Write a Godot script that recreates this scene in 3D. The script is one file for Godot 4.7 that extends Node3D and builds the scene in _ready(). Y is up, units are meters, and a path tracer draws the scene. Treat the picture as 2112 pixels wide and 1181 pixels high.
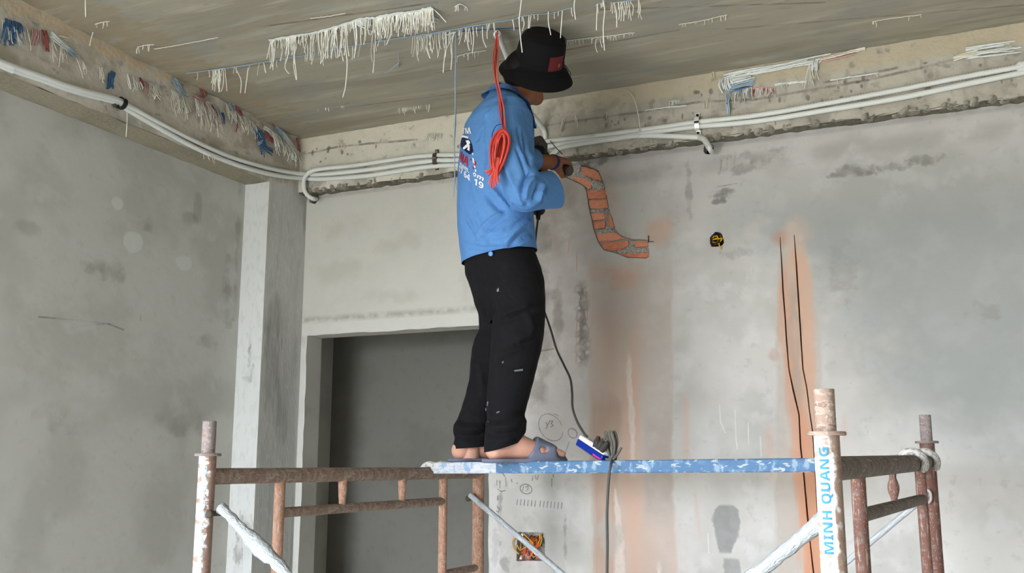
extends Node3D

# Room axes: x runs right along the back wall, y is up, the back wall lies at z = ZW. The floor is y = 0, the eye 1.72 m above it.
const F := 1950.0                 # focal length in pixels of the 2112 x 1181 frame
const EYE := Vector3(0, 1.72, 0)
const ZW := -3.75                 # plaster face of the back wall
const ZB := -3.68                 # concrete beam on the back wall, slightly proud
const XL := -2.784                # face of the left beam and of the column
const XW := -2.924                # plaster face of the left wall
const ZC := -3.457                # pale front face of the column
const YC := 3.257                  # ceiling
const YB := 2.98                  # underside of the beams
const PLANK := 1.690              # top of the scaffold plank
var view := Basis.from_euler(Vector3(atan(345.0 / F), deg_to_rad(23.96), 0))
var level_right := Vector3(cos(deg_to_rad(23.96)), 0, -sin(deg_to_rad(23.96)))
var level_front := Vector3(-sin(deg_to_rad(23.96)), 0, -cos(deg_to_rad(23.96)))
var taken := {}
var M := {}
var rng := RandomNumberGenerator.new()


func _ready() -> void:
	rng.seed = 7
	var cam := Camera3D.new()
	cam.name = "camera"
	cam.fov = rad_to_deg(2.0 * atan(590.5 / F))
	cam.near = 0.05
	cam.transform = Transform3D(view, EYE)
	add_child(cam)
	cam.current = true
	var env := Environment.new()
	env.background_mode = Environment.BG_SKY
	var sky := Sky.new()
	var sm := ProceduralSkyMaterial.new()
	sm.sky_top_color = Color(0.85, 0.89, 0.96)
	sm.sky_horizon_color = Color(0.92, 0.94, 0.97)
	sm.ground_horizon_color = Color(0.60, 0.605, 0.60)
	sm.ground_bottom_color = Color(0.48, 0.475, 0.46)
	sm.sky_energy_multiplier = 1.0
	sky.sky_material = sm
	env.sky = sky
	env.tonemap_mode = Environment.TONE_MAPPER_LINEAR
	env.tonemap_exposure = 38.0
	env.sdfgi_enabled = true
	env.ssao_enabled = true
	env.ssil_enabled = true
	var we := WorldEnvironment.new()
	we.name = "world"
	we.environment = env
	add_child(we)
	make_materials()
	build_room()
	build_back_wall()
	build_scaffold()
	build_person()
	build_conduits()
	build_wires()
	build_fringes()


# ---------------------------------------------------------------- places
func ray(px: float, py: float) -> Vector3:
	return (view * Vector3(px - 1056.0, 590.5 - py, -F)).normalized()

func on_axis(px: float, py: float, axis: int, value: float) -> Vector3:
	var r := ray(px, py)
	return EYE + r * ((value - EYE[axis]) / r[axis])

func W(px: float, py: float, off := 0.0) -> Vector3:     # a point of the back wall
	return on_axis(px, py, 2, ZW + off)

func Bm(px: float, py: float, off := 0.0) -> Vector3:    # of the back beam
	return on_axis(px, py, 2, ZB + off)

func Lf(px: float, py: float, off := 0.0) -> Vector3:    # of the left beam
	return on_axis(px, py, 0, XL + off)

func Cl(px: float, py: float, off := 0.0) -> Vector3:    # of the ceiling
	return on_axis(px, py, 1, YC - off)

func D(px: float, py: float, depth: float) -> Vector3:   # at a level distance from the eye
	var r := ray(px, py)
	return EYE + r * (depth / r.dot(level_front))


# ---------------------------------------------------------------- things
func numbered(called: String) -> String:
	taken[called] = taken.get(called, -1) + 1
	return called if taken[called] == 0 else "%s_%03d" % [called, taken[called]]

func tag(o: Node3D, label: String, category: String, group := "") -> void:
	o.set_meta("label", label)
	o.set_meta("category", category)
	if group:
		o.set_meta("group", group)

func thing(called: String, label: String, category: String, base := Vector3.ZERO, group := "") -> Node3D:
	var o := Node3D.new()
	o.name = numbered(called)
	o.position = base
	tag(o, label, category, group)
	add_child(o)
	return o

func part(called: String, mesh: Mesh, mat: Material, parent: Node3D, label := "") -> MeshInstance3D:
	var o := MeshInstance3D.new()        # meshes are made in room coordinates
	o.name = called
	o.mesh = mesh
	o.material_override = mat
	if parent.get_parent() == self:
		o.position = -parent.position
	if label:
		o.set_meta("label", label)
	parent.add_child(o, true)
	return o

func solo(called: String, mesh: Mesh, mat: Material, label: String, category: String, group := "") -> MeshInstance3D:
	var o := MeshInstance3D.new()
	o.name = numbered(called)
	o.mesh = mesh
	o.material_override = mat
	tag(o, label, category, group)
	add_child(o)
	return o

func struct(called: String, mesh: Mesh, mat: Material, label := "") -> MeshInstance3D:
	var o := MeshInstance3D.new()
	o.name = called
	o.mesh = mesh
	o.material_override = mat
	o.set_meta("kind", "structure")
	if label:
		o.set_meta("label", label)
	add_child(o)
	return o


# ---------------------------------------------------------------- mesh making
class G:
	var v := PackedVector3Array()
	var n := PackedVector3Array()
	var t := PackedVector2Array()
	var i := PackedInt32Array()
	var col := PackedColorArray()

	func add(p: Vector3, nn: Vector3, uv: Vector2) -> int:
		v.append(p); n.append(nn); t.append(uv)
		return v.size() - 1

	func tri_i(a: int, b: int, c: int) -> void:      # counterclockwise seen from the front; stored clockwise
		i.append(a); i.append(c); i.append(b)

	func quad(a: Vector3, b: Vector3, c: Vector3, d: Vector3, ua := Vector2(0, 0), ub := Vector2(1, 0), uc := Vector2(1, 1), ud := Vector2(0, 1)) -> void:
		var nn := (b - a).cross(d - a)
		if nn.length_squared() < 1e-14:
			nn = (c - a).cross(d - a)
		nn = nn.normalized()
		var k := add(a, nn, ua)
		add(b, nn, ub); add(c, nn, uc); add(d, nn, ud)
		tri_i(k, k + 1, k + 2); tri_i(k, k + 2, k + 3)

	func tri(a: Vector3, b: Vector3, c: Vector3, ua := Vector2.ZERO, ub := Vector2.ZERO, uc := Vector2.ZERO) -> void:
		var nn := (b - a).cross(c - a).normalized()
		var k := add(a, nn, ua)
		add(b, nn, ub); add(c, nn, uc)
		tri_i(k, k + 1, k + 2)

	# a sheet of points, rows x cols, smooth normals from neighbours; wrap joins the last column to the first
	func sheet(p: Array, wrap := false, uvs := Vector2(1, 1), flip := false) -> void:
		var rows := p.size()
		var cols: int = p[0].size()
		var k := v.size()
		for r in rows:
			for c in cols:
				var l: Vector3 = p[r][(c - 1 + cols) % cols if wrap else maxi(c - 1, 0)]
				var rr: Vector3 = p[r][(c + 1) % cols if wrap else mini(c + 1, cols - 1)]
				var d: Vector3 = p[maxi(r - 1, 0)][c]
				var u: Vector3 = p[mini(r + 1, rows - 1)][c]
				var nn := (rr - l).cross(u - d)
				nn = nn.normalized() if nn.length_squared() > 1e-16 else Vector3.UP
				add(p[r][c], -nn if flip else nn, Vector2(float(c) / (cols if wrap else cols - 1), float(r) / maxi(rows - 1, 1)) * uvs)
		for r in rows - 1:
			for c in (cols if wrap else cols - 1):
				var a := k + r * cols + c
				var b := k + r * cols + (c + 1) % cols
				var cc := b + cols
				var dd := a + cols
				if flip:
					tri_i(a, cc, b); tri_i(a, dd, cc)
				else:
					tri_i(a, b, cc); tri_i(a, cc, dd)

	func tube(path: PackedVector3Array, radius, sides := 10, caps := true, uvm := Vector2(1, 1)) -> void:   # radius: a number or an Array per point
		var m := path.size()
		if m < 2:
			return
		var up := Vector3.UP
		var d0 := (path[1] - path[0]).normalized()
		if absf(d0.dot(up)) > 0.95:
			up = Vector3.RIGHT
		var side := d0.cross(up).normalized()
		var along := 0.0
		var k := v.size()
		for a in m:
			var d := (path[mini(a + 1, m - 1)] - path[maxi(a - 1, 0)]).normalized()
			side = (side - d * side.dot(d)).normalized()
			var other := d.cross(side)
			var rad: float = radius[a] if radius is Array else radius
			if a > 0:
				along += path[a].distance_to(path[a - 1])
			for s in sides + 1:
				var w := TAU * s / sides
				var o := side * cos(w) + other * sin(w)
				add(path[a] + o * rad, o, Vector2(float(s) / sides * uvm.x, along * uvm.y))
		for a in m - 1:
			for s in sides:
				var q := k + a * (sides + 1) + s
				tri_i(q, q + 1, q + sides + 2); tri_i(q, q + sides + 2, q + sides + 1)
		if caps:
			for e in [0, m - 1]:
				var dd: Vector3 = (path[0] - path[1]).normalized() if e == 0 else (path[m - 1] - path[m - 2]).normalized()
				var c := add(path[e], dd, Vector2(0.5, 0.5))
				var q: int = k + e * (sides + 1)
				var first := v.size()
				for s in sides + 1:
					add(v[q + s], dd, t[q + s])
				for s in sides:
					if e == 0:
						tri_i(c, first + s + 1, first + s)
					else:
						tri_i(c, first + s, first + s + 1)

	# a turned shape: profile of (radius, height) from base along axis
	func lathe(base: Vector3, axis: Vector3, profile: Array, sides := 20, smooth := false, uvm := Vector2(1, 1)) -> void:
		axis = axis.normalized()
		var e1 := axis.cross(Vector3.RIGHT if absf(axis.x) < 0.8 else Vector3.UP).normalized()
		var e2 := axis.cross(e1)
		if smooth:
			var rows := []
			for pr in profile:
				var row := []
				for s in sides:
					var w := TAU * s / sides
					row.append(base + axis * pr.y + (e1 * cos(w) + e2 * sin(w)) * maxf(pr.x, 0.0002))
				rows.append(row)
			sheet(rows, true, uvm)
			return
		for a in profile.size() - 1:
			var p: Vector2 = profile[a]
			var q: Vector2 = profile[a + 1]
			var d := (q - p).normalized()
			var k := v.size()
			for s in sides + 1:
				var w := TAU * s / sides
				var o := e1 * cos(w) + e2 * sin(w)
				var nn := (o * d.y - axis * d.x).normalized()
				add(base + axis * p.y + o * p.x, nn, Vector2(float(s) / sides * uvm.x, p.y * uvm.y))
				add(base + axis * q.y + o * q.x, nn, Vector2(float(s) / sides * uvm.x, q.y * uvm.y))
			for s in sides:
				var z := k + s * 2
				tri_i(z, z + 2, z + 3); tri_i(z, z + 3, z + 1)

	# a box with chamfered edges: centre, half sizes, axes
	func box(c: Vector3, h: Vector3, b := Basis(), ch := 0.003) -> void:
		ch = minf(ch, minf(h.x, minf(h.y, h.z)) * 0.6)
		var s3 := [-1.0, 1.0]
		for ax in 3:
			var u := (ax + 1) % 3
			var w := (ax + 2) % 3
			for s in s3:
				var q := []
				for k in [[-1, -1], [1, -1], [1, 1], [-1, 1]]:
					var p := Vector3.ZERO
					p[ax] = s * h[ax]
					p[u] = k[0] * (h[u] - ch)
					p[w] = k[1] * (h[w] - ch)
					q.append(c + b * p)
				var uvs := [Vector2(-h[u], -h[w]), Vector2(h[u], -h[w]), Vector2(h[u], h[w]), Vector2(-h[u], h[w])]
				if s > 0:
					quad(q[0], q[1], q[2], q[3], uvs[0], uvs[1], uvs[2], uvs[3])
				else:
					quad(q[3], q[2], q[1], q[0], uvs[3], uvs[2], uvs[1], uvs[0])
			for s in s3:                      # edges that run along ax
				for r in s3:
					var pa := Vector3.ZERO
					var pb := Vector3.ZERO
					pa[u] = s * h[u]; pa[w] = r * (h[w] - ch)
					pb[u] = s * (h[u] - ch); pb[w] = r * h[w]
					var lo := Vector3.ZERO
					lo[ax] = -(h[ax] - ch)
					var a1 := c + b * (pa + lo)
					var a2 := c + b * (pa - lo)
					var b1 := c + b * (pb + lo)
					var b2 := c + b * (pb - lo)
					if s * r > 0:
						quad(a1, b1, b2, a2)
					else:
						quad(b1, a1, a2, b2)
		for sx in s3:
			for sy in s3:
				for sz in s3:
					var px := c + b * Vector3(sx * h.x, sy * (h.y - ch), sz * (h.z - ch))
					var py := c + b * Vector3(sx * (h.x - ch), sy * h.y, sz * (h.z - ch))
					var pz := c + b * Vector3(sx * (h.x - ch), sy * (h.y - ch), sz * h.z)
					if sx * sy * sz > 0:
						tri(px, py, pz)
					else:
						tri(px, pz, py)

	func mesh(smooth := false) -> ArrayMesh:
		var arr := []
		arr.resize(Mesh.ARRAY_MAX)
		arr[Mesh.ARRAY_VERTEX] = v
		arr[Mesh.ARRAY_NORMAL] = n
		arr[Mesh.ARRAY_TEX_UV] = t
		arr[Mesh.ARRAY_INDEX] = i
		if smooth:
			calc_normals()
			arr[Mesh.ARRAY_NORMAL] = n
		if col.size() == v.size() and v.size() > 0:
			arr[Mesh.ARRAY_COLOR] = col
		var m := ArrayMesh.new()
		m.add_surface_from_arrays(Mesh.PRIMITIVE_TRIANGLES, arr)
		return m

	func calc_normals() -> void:
		n.resize(v.size())
		n.fill(Vector3.ZERO)
		for k in range(0, i.size(), 3):
			var a := i[k]
			var b := i[k + 1]
			var c := i[k + 2]
			var nn := (v[c] - v[a]).cross(v[b] - v[a])
			n[a] += nn; n[b] += nn; n[c] += nn
		for k in n.size():
			n[k] = n[k].normalized() if n[k].length_squared() > 1e-20 else Vector3.UP


func smooth_path(pts: Array, per := 8) -> PackedVector3Array:
	var out := PackedVector3Array()
	var m := pts.size()
	for a in m - 1:
		var p0: Vector3 = pts[maxi(a - 1, 0)]
		var p1: Vector3 = pts[a]
		var p2: Vector3 = pts[a + 1]
		var p3: Vector3 = pts[mini(a + 2, m - 1)]
		for s in per:
			out.append(p1.cubic_interpolate(p2, p0, p3, float(s) / per))
	out.append(pts[m - 1])
	return out

func straight(a: Vector3, b: Vector3, step := 0.05) -> PackedVector3Array:
	var out := PackedVector3Array()
	var m := maxi(1, int(ceil(a.distance_to(b) / step)))
	for s in m + 1:
		out.append(a.lerp(b, float(s) / m))
	return out

func pipe_mesh(a: Vector3, b: Vector3, r: float, sides := 16) -> ArrayMesh:
	var g := G.new()
	g.tube(straight(a, b, 0.2), r, sides, true, Vector2(1, 3))
	return g.mesh()

func rough(poly: PackedVector2Array, step: float, amp: float) -> PackedVector2Array:
	var out := PackedVector2Array()
	for a in poly.size():
		var p := poly[a]
		var q := poly[(a + 1) % poly.size()]
		var m := maxi(1, int(p.distance_to(q) / step))
		for s in m:
			out.append(p.lerp(q, float(s) / m) + Vector2(rng.randf_range(-amp, amp), rng.randf_range(-amp, amp)))
	return out

func ccw(poly: PackedVector2Array) -> PackedVector2Array:
	if Geometry2D.is_polygon_clockwise(poly):
		var q := poly.duplicate()
		q.reverse()
		return q
	return poly


# ---------------------------------------------------------------- surfaces
func noise_bytes(w: int, h: int, freq: float, sd: int, oct := 4, sx := 1.0, sy := 1.0, kind := FastNoiseLite.TYPE_SIMPLEX_SMOOTH) -> PackedByteArray:
	var fn := FastNoiseLite.new()
	fn.seed = sd
	fn.noise_type = kind
	fn.frequency = freq
	fn.fractal_octaves = oct
	fn.fractal_gain = 0.55
	var a := maxi(8, int(w / sx))
	var b := maxi(8, int(h / sy))
	var im := fn.get_seamless_image(a, b)
	im.convert(Image.FORMAT_L8)
	if a != w or b != h:
		im.resize(w, h, Image.INTERPOLATE_CUBIC)
	return im.get_data()


# a picture of what a surface is made of, laid in metres: origin (u0, v0) is its upper left corner
class Paint:
	var w: int
	var h: int
	var u0: float
	var v0: float
	var su: float
	var sv: float
	var c := PackedFloat32Array()

	func _init(w_: int, h_: int, u0_: float, v0_: float, size_u: float, size_v: float, base: Color) -> void:
		w = w_; h = h_; u0 = u0_; v0 = v0_
		su = w / size_u
		sv = h / size_v
		c.resize(w * h * 3)
		for k in w * h:
			c[k * 3] = base.r; c[k * 3 + 1] = base.g; c[k * 3 + 2] = base.b

	func layer(nb: PackedByteArray, col: Color, lo: float, hi: float, strength: float) -> void:
		var lut := PackedFloat32Array()
		lut.resize(256)
		for k in 256:
			lut[k] = smoothstep(lo, hi, k / 255.0) * strength
		for k in w * h:
			var m := lut[nb[k]]
			if m > 0.003:
				var j := k * 3
				c[j] += (col.r - c[j]) * m
				c[j + 1] += (col.g - c[j + 1]) * m
				c[j + 2] += (col.b - c[j + 2]) * m

	func dab(j: int, col: Color, m: float) -> void:
		c[j] += (col.r - c[j]) * m
		c[j + 1] += (col.g - c[j + 1]) * m
		c[j + 2] += (col.b - c[j + 2]) * m

	# rows: [v, left u, right u] in metres from top to bottom; soft: edge width in metres; nb breaks the stain up
	func band(rows: Array, col: Color, strength: float, soft: float, nb: PackedByteArray, jit := 0.02, breakup := 0.6, fade := 0.05) -> void:
		var y0 := clampi(int((v0 - rows[0][0]) * sv), 0, h - 1)
		var y1 := clampi(int((v0 - rows[-1][0]) * sv), 0, h - 1)
		for y in range(y0, y1 + 1):
			var vv := v0 - y / sv
			var a := 0
			while a < rows.size() - 2 and vv < rows[a + 1][0]:
				a += 1
			var f: float = clampf((rows[a][0] - vv) / maxf(rows[a][0] - rows[a + 1][0], 1e-5), 0, 1)
			var l: float = lerpf(rows[a][1], rows[a + 1][1], f)
			var r: float = lerpf(rows[a][2], rows[a + 1][2], f)
			var top := clampf((rows[0][0] - vv) / fade, 0, 1) * clampf((vv - rows[-1][0]) / fade + (1.0 if y1 == h - 1 else 0.0), 0, 1)
			var x0 := clampi(int((l - u0 - soft - jit) * su), 0, w - 1)
			var x1 := clampi(int((r - u0 + soft + jit) * su), 0, w - 1)
			for x in range(x0, x1 + 1):
				var k := y * w + x
				var q := nb[k] / 255.0
				var uu := u0 + x / su
				var d := minf(uu - l, r - uu) + (q - 0.5) * 2.0 * jit
				var m := clampf(d / soft + 0.5, 0, 1) * strength * top * (1.0 - breakup * clampf((q - 0.35) * 2.0, 0, 1))
				if m > 0.004:
					dab(k * 3, col, m)

	func spot(p: Vector2, ru: float, rv: float, col: Color, strength: float, nb: PackedByteArray, edge := 0.35, jit := 0.5, breakup := 0.4) -> void:
		for y in range(clampi(int((v0 - p.y - rv * 1.6) * sv), 0, h - 1), clampi(int((v0 - p.y + rv * 1.6) * sv), 0, h - 1) + 1):
			for x in range(clampi(int((p.x - u0 - ru * 1.6) * su), 0, w - 1), clampi(int((p.x - u0 + ru * 1.6) * su), 0, w - 1) + 1):
				var k := y * w + x
				var q := nb[k] / 255.0
				var d := Vector2((u0 + x / su - p.x) / ru, (v0 - y / sv - p.y) / rv).length() + (q - 0.5) * 2.0 * jit
				var m := clampf((1.0 - d) / edge + 0.5, 0, 1) * strength * (1.0 - breakup * clampf((q - 0.35) * 2.0, 0, 1))
				if m > 0.004:
					dab(k * 3, col, m)

	func stroke(pts: Array, width: float, col: Color, strength: float, nb := PackedByteArray(), breakup := 0.0) -> void:
		for a in pts.size() - 1:
			var p: Vector2 = pts[a]
			var q: Vector2 = pts[a + 1]
			var lo := p.min(q) - Vector2.ONE * width
			var hi := p.max(q) + Vector2.ONE * width
			var pq := q - p
			var l2 := maxf(pq.length_squared(), 1e-9)
			for y in range(clampi(int((v0 - hi.y) * sv), 0, h - 1), clampi(int((v0 - lo.y) * sv) + 1, 0, h - 1) + 1):
				for x in range(clampi(int((lo.x - u0) * su), 0, w - 1), clampi(int((hi.x - u0) * su) + 1, 0, w - 1) + 1):
					var z := Vector2(u0 + (x + 0.5) / su, v0 - (y + 0.5) / sv)
					var d := z.distance_to(p + pq * clampf((z - p).dot(pq) / l2, 0, 1))
					var m := clampf((width * 0.5 - d) * su + 0.5, 0, 1) * strength
					if breakup > 0.0:
						m *= 1.0 - breakup * clampf((nb[y * w + x] / 255.0 - 0.3) * 2.5, 0, 1)
					if m > 0.01:
						dab((y * w + x) * 3, col, m)

	func tex() -> ImageTexture:
		var b := PackedByteArray()
		b.resize(w * h * 3)
		for k in w * h * 3:
			b[k] = int(clampf(c[k], 0, 1) * 255.0)
		return ImageTexture.create_from_image(Image.create_from_data(w, h, false, Image.FORMAT_RGB8, b))


func byte_tex(nb: PackedByteArray, w: int, h: int) -> ImageTexture:
	return ImageTexture.create_from_image(Image.create_from_data(w, h, false, Image.FORMAT_L8, nb))

func mat(called: String, col: Color, rough_ := 0.85, metal := 0.0, tex: Texture2D = null) -> StandardMaterial3D:
	var m := StandardMaterial3D.new()
	m.resource_name = called
	m.albedo_color = col
	m.roughness = rough_
	m.metallic = metal
	m.metallic_specular = 0.35
	m.albedo_texture = tex
	m.cull_mode = BaseMaterial3D.CULL_DISABLED
	M[called] = m
	return m

func relief(m: StandardMaterial3D, tex: Texture2D, cm: float) -> void:
	m.heightmap_enabled = true
	m.heightmap_texture = tex
	m.heightmap_scale = cm

func planar(m: StandardMaterial3D, repeat: float) -> void:
	m.uv1_triplanar = true
	m.uv1_world_triplanar = true
	m.uv1_scale = Vector3.ONE / repeat

# pipes and plates: a base colour under layers of wear [colour, low, high, strength, noise number]
func worn(called: String, base: Color, layers: Array, rough_: float, bump := 0.0) -> StandardMaterial3D:
	var p := Paint.new(256, 512, 0, 0, 1, 1, base)
	for l in layers:
		if l[4] >= 0:
			p.layer(M["n%d" % l[4]], l[0], l[1], l[2], l[3])
		else:                       # a worn side: [colour, from, to, strength, -1] round the pipe
			for y in 512:
				for x in 256:
					var q: float = (M["n0"][y * 256 + x] / 255.0 - 0.5) * 0.22
					var u := x / 256.0 + q
					var d: float = minf(u - l[1], l[2] - u)
					var w: float = clampf(d / 0.05 + 0.5, 0, 1) * l[3]
					if w > 0.01:
						p.dab((y * 256 + x) * 3, l[0], w)
	var m := mat(called, Color.WHITE, rough_, 0.0, p.tex())
	if bump > 0.0:
		relief(m, M["nt"], bump)
	return m

func make_materials() -> void:
	M["n0"] = noise_bytes(256, 512, 0.02, 11, 5)
	M["n1"] = noise_bytes(256, 512, 0.05, 12, 4)
	M["n2"] = noise_bytes(256, 512, 0.035, 13, 5, 1.0, 4.0)
	M["n3"] = noise_bytes(256, 512, 0.09, 14, 3)
	M["n4"] = noise_bytes(256, 512, 0.03, 15, 4, 5.0, 1.0)
	M["nt"] = byte_tex(M["n1"], 256, 512)
	var grit := noise_bytes(512, 512, 0.06, 21, 5)
	M["grit"] = byte_tex(grit, 512, 512)
	var gq := PackedByteArray()
	for k in grit.size():
		gq.append(int(140 + grit[k] * 0.4))
	M["grit_pale"] = byte_tex(gq, 512, 512)
	# plain plaster of the parts that the picture barely shows
	var pl := Paint.new(512, 512, 0, 0, 1, 1, Color(0.74, 0.735, 0.71))
	pl.layer(noise_bytes(512, 512, 0.006, 22, 5), Color(0.66, 0.655, 0.63), 0.4, 0.8, 0.6)
	pl.layer(grit, Color(0.6, 0.6, 0.58), 0.6, 0.95, 0.2)
	var m := mat("plaster", Color.WHITE, 0.92, 0.0, pl.tex())
	planar(m, 1.6)
	relief(m, M["grit"], 0.12)
	m = mat("floor_screed", Color(1.0, 0.985, 0.96), 0.95, 0.0, M["plaster"].albedo_texture)
	planar(m, 2.0)
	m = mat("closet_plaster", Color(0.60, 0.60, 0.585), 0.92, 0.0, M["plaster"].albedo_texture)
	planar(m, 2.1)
	m = mat("mortar", Color(0.94, 0.92, 0.88), 0.95, 0.0, M["grit_pale"])
	planar(m, 0.22)
	relief(m, M["grit"], 0.3)
	m = mat("reveal_plaster", Color(1.0, 1.0, 0.99), 0.92, 0.0, M["plaster"].albedo_texture)
	planar(m, 1.1)
	mat("dark_hole", Color(0.1, 0.09, 0.08), 0.95)
	# bricks: fired clay with grit and mortar dust
	for k in 3:
		var bp := Paint.new(128, 256, 0, 0, 1, 1, [Color(0.89, 0.59, 0.46), Color(0.91, 0.63, 0.51), Color(0.85, 0.54, 0.42)][k])
		bp.layer(noise_bytes(128, 256, 0.04, 30 + k, 4), Color(0.90, 0.63, 0.52), 0.45, 0.8, 0.6)
		bp.layer(noise_bytes(128, 256, 0.09, 40 + k, 3), Color(0.60, 0.34, 0.26), 0.66, 0.9, 0.5)
		m = mat("brick%d" % k, Color.WHITE, 0.95, 0.0, bp.tex())
		planar(m, 0.16)
		relief(m, M["grit"], 0.2)
	# scaffold
	var cream := Color(0.80, 0.77, 0.72)
	var grey := Color(0.50, 0.47, 0.44)
	var brown := Color(0.36, 0.26, 0.21)
	worn("rust_pipe", Color(0.50, 0.42, 0.37), [[Color(0.57, 0.52, 0.47), 0.35, 0.7, 0.8, 4], [brown, 0.6, 0.85, 0.5, 1], [Color(0.68, 0.63, 0.58), 0.6, 0.8, 0.6, 2], [cream, 0.72, 0.84, 0.45, 3]], 0.85, 0.12)
	worn("rust_leg", Color(0.60, 0.45, 0.37), [[Color(0.64, 0.53, 0.46), 0.35, 0.7, 0.8, 0], [brown, 0.64, 0.85, 0.5, 1], [cream, 0.68, 0.82, 0.5, 2], [cream, 0.74, 0.84, 0.45, 3]], 0.85, 0.1)
	worn("dark_rust_leg", Color(0.45, 0.31, 0.27), [[Color(0.42, 0.33, 0.30), 0.35, 0.7, 0.8, 0], [grey, 0.55, 0.85, 0.5, 4], [cream, 0.68, 0.78, 0.45, 2], [cream, 0.74, 0.84, 0.6, 3]], 0.8, 0.1)
	worn("dark_pipe", Color(0.42, 0.385, 0.355), [[Color(0.50, 0.47, 0.44), 0.35, 0.7, 0.8, 4], [brown, 0.55, 0.85, 0.45, 0], [cream, 0.68, 0.8, 0.4, 2], [cream, 0.74, 0.84, 0.45, 3]], 0.8, 0.1)
	worn("pin_pipe", Color(0.50, 0.46, 0.45), [[Color(0.60, 0.55, 0.53), 0.4, 0.7, 0.7, 4], [brown, 0.62, 0.85, 0.45, 4], [cream, 0.70, 0.82, 0.4, 1]], 0.6, 0.08)
	worn("pin_brown", Color(0.57, 0.49, 0.44), [[Color(0.68, 0.62, 0.57), 0.4, 0.65, 0.75, 4], [brown, 0.6, 0.8, 0.5, 4], [cream, 0.66, 0.8, 0.5, 1]], 0.8, 0.08)
	worn("white_post", Color(0.77, 0.77, 0.755), [[Color(0.76, 0.73, 0.69), 0.5, 0.8, 0.6, 0], [Color(0.52, 0.42, 0.36), 0.60, 1.25, 0.85, -1], [Color(0.50, 0.40, 0.34), 0.70, 0.8, 0.6, 4], [Color(0.42, 0.32, 0.27), 0.76, 0.86, 0.7, 1]], 0.6, 0.06)
	worn("half_white_post", Color(0.84, 0.84, 0.82), [[Color(0.70, 0.68, 0.65), 0.5, 0.75, 0.6, 0], [Color(0.52, 0.42, 0.37), 0.64, 1.25, 0.9, -1], [Color(0.52, 0.41, 0.35), 0.62, 0.72, 0.75, 4], [Color(0.40, 0.31, 0.27), 0.7, 0.85, 0.6, 1]], 0.6, 0.08)
	worn("plaster_crust", Color(0.60, 0.62, 0.625), [[Color(0.60, 0.615, 0.615), 0.45, 0.75, 0.7, 0], [Color(0.73, 0.735, 0.72), 0.55, 0.8, 0.6, 1], [Color(0.45, 0.43, 0.41), 0.72, 0.84, 0.5, 3]], 0.75, 0.25)
	worn("galvanised", Color(0.62, 0.64, 0.65), [[Color(0.74, 0.75, 0.75), 0.45, 0.7, 0.8, 2], [Color(0.46, 0.46, 0.46), 0.62, 0.85, 0.45, 0], [cream, 0.70, 0.82, 0.5, 3]], 0.55, 0.06)
	worn("blue_rail", Color(0.27, 0.40, 0.53), [[Color(0.34, 0.47, 0.60), 0.4, 0.7, 0.7, 4], [Color(0.60, 0.65, 0.69), 0.60, 0.76, 0.6, 4], [Color(0.70, 0.71, 0.70), 0.70, 0.78, 0.75, 0], [Color(0.33, 0.31, 0.30), 0.74, 0.84, 0.5, 3]], 0.6, 0.05)
	worn("white_rail", Color(0.72, 0.73, 0.74), [[Color(0.62, 0.66, 0.71), 0.45, 0.65, 0.7, 0], [Color(0.42, 0.55, 0.70), 0.58, 0.72, 0.6, 4], [Color(0.50, 0.46, 0.43), 0.7, 0.82, 0.5, 1]], 0.75, 0.12)
	worn("plank_top", Color(0.60, 0.60, 0.60), [[Color(0.72, 0.72, 0.71), 0.45, 0.65, 0.8, 0], [Color(0.42, 0.42, 0.44), 0.6, 0.8, 0.6, 1]], 0.85, 0.1)
	worn("hook_white", Color(0.76, 0.755, 0.745), [[Color(0.55, 0.51, 0.48), 0.54, 0.72, 0.7, 0], [Color(0.40, 0.35, 0.32), 0.68, 0.8, 0.6, 1]], 0.7, 0.12)
	# plastic, cloth, skin
	mat("pvc", Color(0.83, 0.84, 0.82), 0.45)
	mat("pvc_dusty", Color(0.74, 0.73, 0.70), 0.6)
	mat("black_tape", Color(0.13, 0.13, 0.12), 0.7)
	m = mat("zinc", Color(0.55, 0.53, 0.50), 0.35, 0.7)
	mat("bright_zinc", Color(0.92, 0.92, 0.92), 0.3, 0.3)
	mat("rusty_zinc", Color(0.30, 0.27, 0.23), 0.7, 0.3)
	mat("red_wire", Color(0.80, 0.27, 0.23), 0.45)
	mat("red_wire_pale", Color(0.83, 0.38, 0.34), 0.5)
	mat("grey_cable", Color(0.27, 0.27, 0.26), 0.6)
	mat("dusty_cable", Color(0.36, 0.35, 0.33), 0.85)
	mat("black_wire", Color(0.05, 0.05, 0.05), 0.5)
	mat("yellow_wire", Color(0.83, 0.62, 0.12), 0.5)
	mat("orange_wire", Color(0.86, 0.34, 0.12), 0.5)
	mat("violet_wire", Color(0.36, 0.32, 0.55), 0.5)
	mat("white_wire", Color(0.85, 0.84, 0.82), 0.5)
	mat("thread_white", Color(0.93, 0.93, 0.90), 0.8)
	mat("thread_cream", Color(0.86, 0.84, 0.78), 0.85)
	mat("sack_white", Color(0.84, 0.86, 0.85), 0.8)
	mat("sack_blue", Color(0.27, 0.42, 0.58), 0.8)
	mat("sack_pale_blue", Color(0.60, 0.68, 0.74), 0.8)
	mat("sack_red", Color(0.62, 0.34, 0.34), 0.8)
	mat("sack_pink", Color(0.74, 0.58, 0.57), 0.8)
	mat("twine", Color(0.56, 0.64, 0.71), 0.8)
	mat("plug_white", Color(0.84, 0.84, 0.82), 0.5)
	mat("strip_blue", Color(0.05, 0.16, 0.50), 0.45)
	mat("strip_pink", Color(0.80, 0.20, 0.48), 0.5)
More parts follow.
